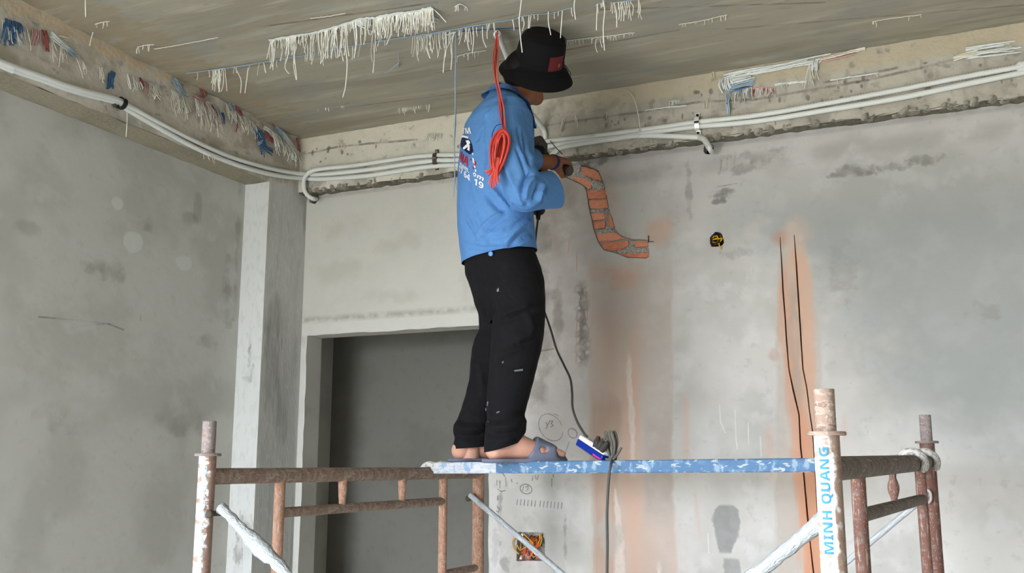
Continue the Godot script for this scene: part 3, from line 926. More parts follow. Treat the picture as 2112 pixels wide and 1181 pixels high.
	strokes(p, [ring_px(1085, 1008, 12, 10, -60, 300, 0.2), [1080, 1002, 1078, 1012], [1084, 1004, 1089, 1002, 1089, 1007, 1085, 1012]], 0.003, pencil, 0.75, nf, 0.3)
	var tally := []
	for k in 13:
		var x := 1066.0 + k * 7.4 + (3.0 if k > 5 else 0.0)
		tally.append([x + 1.5, 1029.0 + k * 0.6, x, 1040.0 + k * 0.7])
	strokes(p, tally, 0.0035, pencil, 0.75, nf, 0.4)
	strokes(p, [[1025, 990, 1025, 1000], [1031, 992, 1031, 1006], [1026, 1008, 1034, 1013, 1042, 1011], [1037, 976, 1041, 982], [1043, 985, 1044, 1002], [1055, 988, 1056, 994], [1067, 995, 1067, 997], [1099, 982, 1098, 990], [1104, 980, 1106, 988], [1110, 979, 1109, 988], [1141, 978, 1141, 983], [1138, 987, 1138, 1003], [1027, 1022, 1026, 1030], [1026, 1045, 1030, 1048, 1028, 1056, 1024, 1053]], 0.0035, pencil, 0.7, nf, 0.3)
	strokes(p, [[1480, 385, 1520, 378], [1462, 405, 1500, 399], [1488, 330, 1486, 352], [1500, 326, 1499, 350], [1516, 320, 1514, 345]], 0.005, Color(0.45, 0.44, 0.43), 0.6, nf, 0.7)
	M["wall_nf"] = nf
	return p

func crop_poly(pts: Array) -> PackedVector2Array:     # points noted on a 4.54 times enlargement round the chase
	var out := PackedVector2Array()
	for k in range(0, pts.size(), 2):
		out.append(W2(1140 + pts[k] * 0.2202, 300 + pts[k + 1] * 0.2202))
	return out

# a flat piece with its own thickness: outline in wall metres, from z0 (back) to z1 (front), front edge eased
func prism(g: G, poly: PackedVector2Array, z0: float, z1: float, ease_ := 0.002) -> void:
	poly = ccw(poly)
	var front := poly
	if ease_ > 0.0:
		var inner := Geometry2D.offset_polygon(poly, -ease_)
		if inner.size() == 1 and inner[0].size() >= 3:
			front = ccw(inner[0])
	var ids := Geometry2D.triangulate_polygon(front)
	for k in range(0, ids.size(), 3):
		var q := [front[ids[k]], front[ids[k + 1]], front[ids[k + 2]]]
		if (q[1] - q[0]).cross(q[2] - q[0]) < 0:
			q.reverse()
		g.tri(Vector3(q[0].x, q[0].y, z1), Vector3(q[1].x, q[1].y, z1), Vector3(q[2].x, q[2].y, z1))
	for k in front.size():
		var a := front[k]
		var b := front[(k + 1) % front.size()]
		g.quad(Vector3(a.x, a.y, z0), Vector3(b.x, b.y, z0), Vector3(b.x, b.y, z1), Vector3(a.x, a.y, z1))

func build_back_wall() -> void:
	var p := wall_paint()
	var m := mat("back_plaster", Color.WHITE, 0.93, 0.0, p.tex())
	relief(m, M.grit, 0.1)
	m.texture_repeat = true
	# what is cut into the plaster
	var chase := rough(crop_poly([110, 300, 100, 215, 150, 170, 215, 185, 262, 182, 300, 184, 380, 210, 435, 240, 468, 322, 490, 400, 518, 530, 545, 640, 582, 760, 604, 808, 640, 835, 682, 858, 760, 874, 830, 876, 898, 888, 906, 1042, 870, 1058, 700, 1050, 600, 1014, 480, 980, 418, 900, 388, 820, 348, 640, 308, 420, 290, 380, 240, 352, 165, 318]), 0.02, 0.0015)
	var slit_a := [1609, 489, 1612, 540, 1615, 600, 1619, 650, 1622, 700, 1627, 760, 1635, 800, 1648, 855, 1651, 920, 1657, 970, 1665, 1060, 1671, 1120, 1680, 1200, 1688, 1285]
	var slit_b := [1638, 484, 1642, 540, 1647, 620, 1652, 700, 1656, 760, 1664, 800, 1670, 850, 1676, 890, 1680, 950, 1687, 1060, 1692, 1120, 1700, 1200, 1708, 1285]
	var cuts := [chase]
	for s in [slit_a, slit_b]:
		var l := PackedVector2Array()
		var r := PackedVector2Array()
		for k in range(0, s.size(), 2):
			var c := W2(s[k], s[k + 1])
			var hw := 0.0012 if k == 0 else rng.randf_range(0.0022, 0.0034)
			l.append(c - Vector2(hw, 0))
			r.append(c + Vector2(hw, 0))
		r.reverse()
		l.append_array(r)
		cuts.append(l)
	cuts.append(rough(px_poly([1066, 1097, 1124, 1097, 1124, 1156, 1066, 1156], W), 0.02, 0.0012))
	for c in [[1479, 495, 0.030], [1462, 306, 0.024], [648, 409, 0.03], [1122, 312, 0.03]]:
		var o := PackedVector2Array()
		var q := W2(c[0], c[1])
		for k in 14:
			o.append(q + Vector2.from_angle(TAU * k / 14) * c[2] * rng.randf_range(0.85, 1.12))
		cuts.append(o)
	var depth := [0.018, 0.03, 0.03, 0.06, 0.05, 0.06, 0.06, 0.06]
	var outer := PackedVector2Array([Vector2(-2.75, 1.0), Vector2(-2.75, 2.282), Vector2(-1.775, 2.282), Vector2(-1.775, 1.0), Vector2(0.8, 1.0), Vector2(0.8, YB + 0.01), Vector2(XL - 0.005, YB + 0.01), Vector2(XL - 0.005, 1.0)])
	outer = rough(outer, 0.05, 0.0)
	for k in outer.size():           # the door's arrises are a little ragged
		var o := outer[k]
		if o.x > -2.76 and o.x < -1.7 and o.y < 2.3 and o.y > 1.02:
			outer[k] = o + Vector2(rng.randf_range(-0.003, 0.003), rng.randf_range(-0.003, 0.003))
	var edges := []
	for c in cuts:
		var lo := 1e9
		var hi := -1e9
		for q in c:
			lo = minf(lo, q.x); hi = maxf(hi, q.x)
		edges.append((lo + hi) / 2)
	edges.append(-3.0)
	edges.append(1.0)
	edges.sort()
	var g := G.new()
	var uv := func(q: Vector2): return Vector2((q.x + 2.8) / 3.6, (3.0 - q.y) / 2.0)
	for e in edges.size() - 1:
		if edges[e + 1] - edges[e] < 1e-4:
			continue
		var strip := PackedVector2Array([Vector2(edges[e], 0.9), Vector2(edges[e + 1], 0.9), Vector2(edges[e + 1], 3.2), Vector2(edges[e], 3.2)])
		var pieces: Array = Array(Geometry2D.intersect_polygons(strip, outer), TYPE_NIL, &"", null)
		for c in cuts:
			var next := []
			for piece in pieces:
				next.append_array(Geometry2D.clip_polygons(piece, c))
			pieces = next
		for piece in pieces:
			var ids := Geometry2D.triangulate_polygon(piece)
			for k in range(0, ids.size(), 3):
				var t := [piece[ids[k]], piece[ids[k + 1]], piece[ids[k + 2]]]
				if (t[1] - t[0]).cross(t[2] - t[0]) < 0:
					t.reverse()
				g.tri(Vector3(t[0].x, t[0].y, ZW), Vector3(t[1].x, t[1].y, ZW), Vector3(t[2].x, t[2].y, ZW), uv.call(t[0]), uv.call(t[1]), uv.call(t[2]))
	# the cut sides of the plaster
	for c in cuts.size():
		var poly := ccw(cuts[c])
		for k in poly.size():
			var a := poly[k]
			var b := poly[(k + 1) % poly.size()]
			g.quad(Vector3(b.x, b.y, ZW - depth[c]), Vector3(a.x, a.y, ZW - depth[c]), Vector3(a.x, a.y, ZW), Vector3(b.x, b.y, ZW), uv.call(b), uv.call(a), uv.call(a), uv.call(b))
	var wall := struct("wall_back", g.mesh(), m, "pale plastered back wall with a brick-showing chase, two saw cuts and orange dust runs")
	# plain remainder, door reveals, and the thickness behind
	var rest := G.new()
	rest.box(Vector3(2.75, YB / 2, ZW - 0.06), Vector3(1.95, YB / 2, 0.06))
	rest.box(Vector3(-0.4875, 0.5, ZW - 0.06), Vector3(1.2875, 0.5, 0.06))
	rest.box(Vector3(-2.765, 0.5, ZW - 0.06), Vector3(0.015, 0.5, 0.06))
	var pg := mat("plain_grey", Color(0.80, 0.815, 0.81), 0.93, 0.0, M.plaster.albedo_texture)
	planar(pg, 1.6)
	part("plain_plaster", rest.mesh(), pg, wall)
	var rv := G.new()
	rv.box(Vector3(-0.4875, 1.99, ZW - 0.095), Vector3(1.2875, 0.99, 0.025))
	rv.box(Vector3(-2.9, 1.495, ZW - 0.095), Vector3(0.149, 1.495, 0.025))
	rv.box(Vector3(-2.26, 2.632, ZW - 0.095), Vector3(0.49, 0.35, 0.025))
	for q in [[Vector2(-2.75, 0), Vector2(-2.75, 2.283)], [Vector2(-2.75, 2.283), Vector2(-1.775, 2.283)], [Vector2(-1.775, 2.283), Vector2(-1.775, 0)]]:
		var m2 := 24
		for k in m2:
			var a: Vector2 = q[0].lerp(q[1], float(k) / m2)
			var b: Vector2 = q[0].lerp(q[1], float(k + 1) / m2)
			rv.quad(Vector3(a.x, a.y, ZW - 0.12), Vector3(a.x, a.y, ZW), Vector3(b.x, b.y, ZW), Vector3(b.x, b.y, ZW - 0.12))
	part("door_reveal", rv.mesh(), M.reveal_plaster, wall, "grey plastered reveal of the doorway")
	# bottoms of the cuts
	for c in cuts.size():
		var bg := G.new()
		prism(bg, cuts[c], ZW - depth[c] - 0.004, ZW - depth[c], 0.0)
		part("mortar_bed" if c == 0 else "cut_bottom", bg.mesh(), M.mortar if c in [0, 3] else M.dark_hole, wall)
	# bricks laid bare in the chase
	var bricks := [
		[262, 190, 300, 192, 380, 216, 430, 246, 460, 330, 380, 318, 330, 290, 275, 270],
		[150, 292, 240, 285, 300, 300, 370, 338, 355, 395, 325, 408, 295, 378, 240, 346, 170, 315],
		[312, 412, 486, 405, 498, 445, 500, 492, 322, 497, 316, 450],
		[324, 505, 503, 500, 514, 560, 512, 585, 420, 590, 345, 588],
		[350, 630, 480, 616, 488, 690, 364, 700],
		[366, 708, 488, 698, 490, 770, 385, 782],
		[520, 640, 542, 646, 575, 760, 560, 775, 512, 740],
		[402, 818, 590, 806, 630, 840, 690, 868, 560, 888, 415, 895],
		[428, 902, 560, 896, 700, 880, 712, 930, 660, 962, 560, 985, 480, 972],
		[752, 890, 830, 884, 894, 898, 900, 940, 760, 950],
		[680, 852, 760, 874, 830, 880, 740, 884, 700, 876],
		[590, 1004, 700, 1002, 820, 998, 902, 992, 903, 1038, 870, 1052, 700, 1044, 640, 1026]]
	for k in bricks.size():
		var bp := Geometry2D.intersect_polygons(rough(crop_poly(bricks[k]), 0.012, 0.0009), chase)
		if bp.is_empty():
			continue
		var bg := G.new()
		prism(bg, bp[0], ZW - 0.020, ZW - [0.007, 0.010, 0.008, 0.009, 0.007, 0.009][k % 6], 0.002)
		part("brick", bg.mesh(), M["brick%d" % (k % 3)], wall)
	# lumps of broken mortar
	var lump := G.new()
	for s in [[380, 345, 0.016, 1], [425, 370, 0.022, 0], [455, 375, 0.014, 0], [375, 600, 0.010, 1], [450, 598, 0.011, 1], [505, 590, 0.010, 0], [500, 640, 0.006, 1], [503, 700, 0.006, 0], [500, 760, 0.008, 1], [430, 800, 0.012, 1], [475, 795, 0.012, 1], [550, 790, 0.010, 0], [620, 985, 0.012, 1], [660, 988, 0.010, 1], [740, 900, 0.012, 0], [740, 960, 0.014, 1], [800, 970, 0.012, 1], [850, 970, 0.012, 1], [690, 920, 0.010, 0], [300, 295, 0.008, 1], [340, 310, 0.008, 1], [210, 210, 0.02, 0], [180, 250, 0.016, 0], [240, 180, 0.014, 0], [150, 230, 0.014, 0], [300, 150, 0.010, 0], [400, 190, 0.012, 1], [360, 170, 0.010, 0], [200, 120, 0.018, 0], [250, 110, 0.014, 0], [300, 90, 0.012, 0]]:
		var c := W2(1140 + s[0] * 0.2202, 300 + s[1] * 0.2202)
		var prof := []
		for a in 5:
			prof.append(Vector2(s[2] * cos(a * PI / 8) , s[2] * 0.6 * sin(a * PI / 8)))
		var first := lump.v.size()
		lump.lathe(Vector3(c.x, c.y, ZW - (0.015 if s[1] > 185 else 0.004)), Vector3(rng.randf_range(-0.3, 0.3), rng.randf_range(-0.3, 0.3), 1), prof, 9, true)
		for z in range(first, lump.v.size()):
			lump.v[z] += Vector3(rng.randf_range(-1, 1), rng.randf_range(-1, 1), rng.randf_range(-1, 1)) * s[2] * 0.18
	part("mortar_lumps", lump.mesh(), M.mortar, wall).set_meta("kind", "stuff")


# ---------------------------------------------------------------- scaffold
const FL := Vector3(-1.773, 0, -2.002)
const FR := Vector3(-0.182, 0, -1.801)
const BL := Vector3(-1.6205, 0, -3.329)
const BR := Vector3(-0.030, 0, -3.134)

func at_y(p: Vector3, y: float) -> Vector3:
	return Vector3(p.x, y, p.z)

func level_of(px: float, py: float, p: Vector3) -> float:     # height on the upright through p that is seen on pixel row py
	var d := (p - EYE).dot(level_front)
	return D(px, py, d).y

func post(parent: Node3D, p: Vector3, top: float, pin_top: float, m: Material, mp: Material, r := 0.0225) -> MeshInstance3D:
	var g := G.new()
	g.tube(straight(at_y(p, 0.02), at_y(p, top), 0.3), r, 28, true, Vector2(1, 2.2))
	var o := part("post", g.mesh(), m, parent)
	var c := G.new()
	c.lathe(at_y(p, top - 0.004), Vector3.UP, [Vector2(r * 0.9, 0), Vector2(r + 0.011, 0), Vector2(r + 0.0125, 0.003), Vector2(r + 0.011, 0.007), Vector2(r * 0.8, 0.008)], 28)
	part("collar", c.mesh(), mp, parent)
	var q := G.new()
	var pr := r * 0.80
	q.lathe(at_y(p, top), Vector3.UP, [Vector2(pr, 0), Vector2(pr, pin_top - top - 0.001), Vector2(pr - 0.001, pin_top - top), Vector2(pr - 0.003, pin_top - top), Vector2(pr - 0.0035, pin_top - top - 0.02), Vector2(0.0, pin_top - top - 0.022)], 28, false, Vector2(1, 3))
	part("joint_pin", q.mesh(), mp, parent)
	var f := G.new()
	f.lathe(at_y(p, 0), Vector3.UP, [Vector2(0, 0), Vector2(0.05, 0), Vector2(0.05, 0.006), Vector2(r, 0.008), Vector2(r, 0.03)], 20)
	part("foot_plate", f.mesh(), mp, parent)
	return o

func bolt(parent: Node3D, p: Vector3, axis: Vector3, m: Material) -> void:
	var g := G.new()
	g.lathe(p, axis, [Vector2(0.0, -0.004), Vector2(0.007, -0.004), Vector2(0.007, 0.03), Vector2(0.011, 0.03), Vector2(0.011, 0.036), Vector2(0.007, 0.04), Vector2(0, 0.04)], 12)
	part("brace_pin", g.mesh(), m, parent)

# a tube with flattened ends, caked with old plaster
func brace_mesh(a: Vector3, b: Vector3, r: float, crust: float, sd: int) -> ArrayMesh:
	var q := RandomNumberGenerator.new()
	q.seed = sd
	var path := straight(a, b, 0.012)
	var rad := []
	var fn := FastNoiseLite.new()
	fn.seed = sd
	fn.frequency = 9.0
	for k in path.size():
		var s := k / float(path.size() - 1) * a.distance_to(b)
		rad.append(r + crust * maxf(0, fn.get_noise_1d(s) + 0.25) + q.randf_range(0, crust * 0.12))
	var g := G.new()
	g.tube(path, rad, 14, true, Vector2(1, 2.5))
	if crust > 0.003:
		for k in g.v.size():
			var s := g.v[k]
			g.v[k] = s + g.n[k] * crust * 0.5 * fn.get_noise_3d(s.x * 4, s.y * 4, s.z * 4)
	return g.mesh()

func on_face(px: float, py: float, a: Vector3, b: Vector3, off: float) -> Vector3:   # the point of the upright plane through a and b (moved by off) seen at a pixel
	var n := (b - a).cross(Vector3.UP).normalized()
	var r := ray(px, py)
	return EYE + r * ((a + n * off - EYE).dot(n) / r.dot(n))

func build_scaffold() -> void:
	var fd := (BL - FL).normalized()
	# left frame
	var lf := thing("scaffold", "rusty scaffold frame on the left, standing before the dark doorway", "scaffold", at_y(FL, 0))
	var top := level_of(430, 937, FL)
	post(lf, FL, top, level_of(438, 868, FL), M.half_white_post, M.pin_pipe)
	post(lf, BL, top - 0.005, top + 0.10, M.rust_leg, M.pin_pipe)
	var ya := level_of(450, 982, FL)
	var yb := level_of(985, 974, BL)
	part("top_rail", pipe_mesh(at_y(FL, ya), at_y(BL, yb), 0.0215, 24), M.rust_pipe, lf)
	var near := FL.lerp(BL, 0.204)
	var far := FL.lerp(BL, 0.823)
	var yn := lerpf(ya, yb, 0.204)
	var yf := lerpf(ya, yb, 0.823)
	part("leg", pipe_mesh(at_y(near, 0.3), at_y(near, yn), 0.0155), M.rust_leg, lf)
	part("leg", pipe_mesh(at_y(far, 0.3), at_y(far, yf), 0.0155), M.rust_leg, lf)
	var rn := level_of(575, 1057, near)
	var rf := level_of(910, 1033, far)
	part("lower_rail", pipe_mesh(at_y(near, rn), at_y(far, rf), 0.0145), M.rust_pipe, lf)
	for f in [0.41, 0.64]:
		var s := FL.lerp(BL, f)
		var t: float = (f - 0.204) / (0.823 - 0.204)
		var g := G.new()
		g.tube(straight(at_y(s, lerpf(rn, rf, t) + 0.005), at_y(s, lerpf(ya, yb, f)), 0.02), [0.010, 0.0115, 0.013, 0.014, 0.015, 0.0155, 0.016, 0.016].slice(0, straight(at_y(s, lerpf(rn, rf, t) + 0.005), at_y(s, lerpf(ya, yb, f)), 0.02).size()), 14, true, Vector2(1, 3))
		part("strut", g.mesh(), M.rust_leg, lf)
	var c0 := level_of(926, 1183, far)
	part("cross_tube", pipe_mesh(at_y(far, c0), at_y(BL, level_of(978, 1169, BL)), 0.013), M.rust_pipe, lf)
	part("cross_tube", pipe_mesh(at_y(FL, 0.35), at_y(BL, 0.35), 0.015), M.rust_pipe, lf)
	var out := (FR - FL).normalized()
	bolt(lf, on_face(459, 1058, FL, FR, 0.0) - out * 0.012, -fd, M.rusty_zinc)
	bolt(lf, on_face(975, 1027, BL, BR, 0.0), -fd, M.rusty_zinc)
	# right frame
	var rt := thing("scaffold", "dark rusty scaffold frame on the right, blue letters on its white post", "scaffold", at_y(FR, 0))
	var top2 := level_of(1706, 893, FR)
	var wp := post(rt, FR, top2, level_of(1697, 802, FR), M.white_post, M.pin_brown)
	post(rt, BR, level_of(1908, 911, BR), level_of(1903, 855, BR), M.dark_rust_leg, M.pin_pipe, 0.021)
	var y1 := level_of(1735, 967, FR)
	var y2 := level_of(1915, 953, BR)
	part("top_rail", pipe_mesh(at_y(FR, y1), at_y(BR, y2), 0.0225, 24), M.dark_pipe, rt)
	var lnear := FR.lerp(BR, 0.195)
	var lfar := FR.lerp(BR, 0.86)
	part("leg", pipe_mesh(at_y(lnear, 0.3), at_y(lnear, lerpf(y1, y2, 0.195)), 0.0145), M.dark_rust_leg, rt)
	part("leg", pipe_mesh(at_y(lfar, 0.3), at_y(lfar, lerpf(y1, y2, 0.86)), 0.0145), M.dark_rust_leg, rt)
	var q1 := level_of(1782, 1063, lnear)
	var q2 := level_of(1897, 1029, lfar)
	part("lower_rail", pipe_mesh(at_y(lnear, q1), at_y(lfar, q2), 0.0145), M.dark_pipe, rt)
	var sp := FR.lerp(BR, 0.51)
	var sg := G.new()
	var s0 := lerpf(q1, q2, 0.48) + 0.008
	var s1 := lerpf(y1, y2, 0.51) - 0.018
	var spath := straight(at_y(sp, s0), at_y(sp, s1), (s1 - s0) / 11.5)
	sg.tube(spath, [0.0085, 0.0075, 0.008, 0.010, 0.012, 0.0132, 0.0138, 0.0132, 0.0118, 0.0095, 0.0078, 0.0085, 0.0095].slice(0, spath.size()), 14, true, Vector2(1, 3))
	part("strut", sg.mesh(), M.dark_rust_leg, rt)
	part("cross_tube", pipe_mesh(at_y(FR, 0.35), at_y(BR, 0.35), 0.015), M.dark_pipe, rt)
	# lock ring on the far post
	var ringp := []
	var rc := D(1912, 1023, (BR - EYE).dot(level_front) - 0.03)
	for k in 19:
		var w := deg_to_rad(-120 + 240 * k / 18.0)
		ringp.append(rc + level_right * 0.012 * cos(w) + Vector3.UP * 0.019 * sin(w))
	var rg := G.new()
	rg.tube(PackedVector3Array(ringp), 0.0042, 8)
	part("lock_ring", rg.mesh(), M.hook_white, rt)
	# lettering that runs up the white post
	part("lettering", post_text("MINH QUANG", FR, level_of(1718, 1140, FR), level_of(1706, 922, FR), 0.0225, 0.020), M.letter_blue, wp)
	part("lettering", post_text("MINH QUANG", FL, level_of(423, 1170, FL), level_of(430, 960, FL), 0.0225, 0.016), mat("letter_faded", Color(0.62, 0.68, 0.74), 0.7), lf.get_child(0))

	# braces: two tubes crossed and pinned on each long side
	build_brace("front", FL, FR, 0.008, [[461, 1052, 592, 1183, 0.0115, 0.012, "plaster_crust"], [1712, 1062, 1560, 1183, 0.0125, 0.006, "plaster_crust"]])
	build_brace("back", BL, BR, 0.040, [[974, 1024, 1160, 1183, 0.0105, 0.001, "galvanised"], [1893, 1036, 1735, 1168, 0.009, 0.001, "galvanised"]])
	build_plank()

func build_brace(where: String, a: Vector3, b: Vector3, off: float, tubes: Array) -> void:
	var labels := {"front": "crossed scaffold brace nearest the viewer, its left tube thickly caked with grey plaster", "back": "thin grey crossed scaffold brace under the plank, in front of the cable hole"}
	var o := thing("cross_brace", labels[where], "brace", at_y(a.lerp(b, 0.5), 0.5))
	for t in tubes:
		var p := on_face(t[0], t[1], a, b, off)
		var q := on_face(t[2], t[3], a, b, off)
		var to := b if p.distance_to(at_y(a, p.y)) < p.distance_to(at_y(b, p.y)) else a
		var h0 := Vector2(p.x - to.x, p.z - to.z).length()
		var hq := Vector2(q.x - to.x, q.z - to.z).length()
		var e := p + (q - p) * (h0 / maxf(h0 - hq, 0.05))
		part("brace_tube", brace_mesh(p - (q - p).normalized() * 0.012, e, t[4], t[5], int(t[0])), M[t[6]], o)
		off -= 0.048 if where == "front" else 0.024

func subdivided(arr: Array, most: float) -> Array:      # cuts the triangles of a flat text until no edge is longer than most
	var tri: Array = arr
	while true:
		var out := []
		var again := false
		for t in tri:
			var l0: float = t[0].distance_to(t[1])
			var l1: float = t[1].distance_to(t[2])
			var l2: float = t[2].distance_to(t[0])
			var mx := maxf(l0, maxf(l1, l2))
			if mx <= most:
				out.append(t)
				continue
			again = true
			if mx == l0:
				var m: Vector3 = (t[0] + t[1]) / 2
				out.append([t[0], m, t[2]]); out.append([m, t[1], t[2]])
			elif mx == l1:
				var m: Vector3 = (t[1] + t[2]) / 2
				out.append([t[0], t[1], m]); out.append([t[0], m, t[2]])
			else:
				var m: Vector3 = (t[2] + t[0]) / 2
				out.append([t[0], t[1], m]); out.append([m, t[1], t[2]])
		tri = out
		if not again:
			return tri
	return tri

func text_tris(text: String, bold := true) -> Array:     # the front faces of a text, scaled to a height of one, starting at x = 0
	var tm := TextMesh.new()
	var sf := SystemFont.new()
	sf.font_names = PackedStringArray(["Droid Sans"])
	sf.font_weight = 700 if bold else 400
	tm.font = sf
	tm.text = text
	tm.font_size = 64
	tm.pixel_size = 0.01
	tm.depth = 0.0
	tm.curve_step = 3.0
	var a := tm.surface_get_arrays(0)
	var vs: PackedVector3Array = a[Mesh.ARRAY_VERTEX]
	var ns: PackedVector3Array = a[Mesh.ARRAY_NORMAL]
	var ids = a[Mesh.ARRAY_INDEX]
	if ids == null or ids.size() == 0:
		ids = PackedInt32Array(range(vs.size()))
	var lo := Vector3(1e9, 1e9, 0)
	var hi := Vector3(-1e9, -1e9, 0)
	for p in vs:
		lo = Vector3(minf(lo.x, p.x), minf(lo.y, p.y), 0)
		hi = Vector3(maxf(hi.x, p.x), maxf(hi.y, p.y), 0)
	var out := []
	for k in range(0, ids.size(), 3):
		if ns.size() and ns[ids[k]].z < 0.5:
			continue
		var t := []
		for e in 3:
			var p := vs[ids[k + e]]
			t.append(Vector3((p.x - lo.x) / (hi.y - lo.y), (p.y - lo.y) / (hi.y - lo.y), 0))
		out.append(t)
	return out

func post_text(text: String, p: Vector3, y0: float, y1: float, r: float, height: float) -> ArrayMesh:
	var tris := subdivided(text_tris(text), 0.25)
	var wid := 0.0
	for t in tris:
		for q in t:
			wid = maxf(wid, q.x)
	var towards := (EYE - p)
	var mid := atan2(towards.x, towards.z) - 0.22
	var g := G.new()
	for t in tris:
		var q := []
		for s in t:
			var w: float = mid - (s.y - 0.5) * height / r       # the text reads upwards, its feet to the right
			var o := Vector3(sin(w), 0, cos(w))
			q.append(Vector3(p.x, y0 + (y1 - y0) * s.x / wid, p.z) + o * (r + 0.0009))
		g.tri(q[0], q[2], q[1])
	return g.mesh()

func build_plank() -> void:
	# front edge from left rail to right rail, at three quarters of the frame
	var a := FL.lerp(BL, 0.745)
	var b := FR.lerp(BR, 0.735)
	b.y += 0.022             # the right frame stands a little higher
	var fd := (BL - FL).normalized()
	var e := (b - a).normalized()
	var n := Vector3.UP.cross(e).normalized()       # towards the viewer
	if n.dot(fd) > 0:
		n = -n
	var back := -n
	var wide := 0.33
	var o := thing("scaffold_plank", "long blue and white scaffold plank that the man stands on", "plank", Vector3(a.x, PLANK - 0.05, a.z))
	var len_ := a.distance_to(b)
	var s0 := 0.035
	var s1 := len_ - 0.06
	var bs := Basis(e, Vector3.UP, n)
	var hh := 0.0195
	var yt := PLANK - hh
	var split := 0.26
	# front rail: worn white at the left end, blue further on
	part("side_rail", rail_mesh(a, e, n, s0, s0 + split, yt, hh), M.white_rail, o, "whitened left end of the front rail")
	part("side_rail", rail_mesh(a, e, n, s0 + split, s1, yt, hh), M.blue_rail, o, "blue front rail with chipped paint")
	part("side_rail", rail_mesh(a + back * wide, e, n, s0, s1, yt, hh), M.blue_rail, o)
	# deck with rows of round holes pressed in
	var d := G.new()
	var nx := 60
	var nz := 12
	var rows := []
	for k in nz + 1:
		var row := []
		for i in nx * 2 + 1:
			var s := lerpf(s0, s1, i / float(nx * 2))
			var t := k / float(nz)
			row.append(Vector3(a.x, 0, a.z) + e * s + back * (wide * t) + Vector3.UP * (PLANK - (0.002 if k % 2 == 1 and i % 2 == 1 else 0.0)))
		rows.append(row)
	d.sheet(rows, false, Vector2(8, 2))
	d.box(Vector3(a.x, PLANK - 0.004, a.z) + e * (s0 + s1) / 2 + back * wide / 2, Vector3((s1 - s0) / 2, 0.0018, wide / 2 - 0.002), bs, 0.001)
	part("deck", d.mesh(), M.plank_top, o)
	# hooks that lie over the frames' top rails
	for q in [[a, -1.0, 0.02, 0.0], [a, -1.0, 0.30, 0.0], [b, 1.0, 0.03, 0.0], [b, 1.0, 0.285, 0.0]]:
		var p: Vector3 = q[0]
		var rail_y := level_of(890, 976, a) if q[1] < 0 else level_of(1870, 956, b)
		var g2 := G.new()
		var side: Vector3 = e * q[1]
		var root := Vector3(p.x, 0, p.z) + fd * float(q[2])
		var py := PLANK + (0.022 if q[1] > 0 else 0.0)
		var r := 0.0225 + 0.010
		var pts := [root - side * 0.10 + Vector3.UP * (py - 0.014), root - side * 0.05 + Vector3.UP * (py - 0.006)]
		for k in 9:
			var w := deg_to_rad(lerpf(150, -42, k / 8.0))
			pts.append(root + side * (r * cos(w)) + Vector3.UP * (rail_y + r * sin(w)))
		var sp := smooth_path(pts, 5)
		var rad := []
		for k in sp.size():
			rad.append(lerpf(0.012, 0.0095, k / float(sp.size())) * (0.6 if k > sp.size() - 4 else 1.0))
		g2.tube(sp, rad, 12, true, Vector2(1, 4))
		for k in g2.v.size():         # forged flat: wider along the rail
			var dl := (g2.v[k] - root).dot(fd)
			g2.v[k] += fd * dl * 0.9
		part("hook", g2.mesh(), M.hook_white, o)

func rail_mesh(a: Vector3, e: Vector3, n: Vector3, s0: float, s1: float, yc: float, hh: float) -> ArrayMesh:
	var g := G.new()
	var sec := [Vector2(-0.028, hh), Vector2(0.004, hh), Vector2(0.007, hh - 0.003), Vector2(0.007, -hh + 0.003), Vector2(0.004, -hh), Vector2(-0.02, -hh), Vector2(-0.02, -hh + 0.003), Vector2(0.002, -hh + 0.003), Vector2(0.002, hh - 0.003), Vector2(-0.028, hh - 0.003)]
	var base := Vector3(a.x, yc, a.z)
	var m := int((s1 - s0) / 0.1) + 1
	for k in m:
		var u0 := lerpf(s0, s1, float(k) / m)
		var u1 := lerpf(s0, s1, float(k + 1) / m)
		for c in sec.size():
			var p: Vector2 = sec[c]
			var q: Vector2 = sec[(c + 1) % sec.size()]
			g.quad(base + e * u0 + n * q.x + Vector3.UP * q.y, base + e * u1 + n * q.x + Vector3.UP * q.y, base + e * u1 + n * p.x + Vector3.UP * p.y, base + e * u0 + n * p.x + Vector3.UP * p.y, Vector2(q.x * 9 + q.y * 9, u0 * 1.5), Vector2(q.x * 9 + q.y * 9, u1 * 1.5), Vector2(p.x * 9 + p.y * 9, u1 * 1.5), Vector2(p.x * 9 + p.y * 9, u0 * 1.5))
	for s in [s0, s1]:
		var pl := PackedVector2Array()
		for q in sec:
			pl.append(q)
		var ids := Geometry2D.triangulate_polygon(pl)
		for k in range(0, ids.size(), 3):
			var t := []
			for z in 3:
				t.append(base + e * s + n * pl[ids[k + z]].x + Vector3.UP * pl[ids[k + z]].y)
			g.tri(t[0], t[1], t[2])
	return g.mesh()


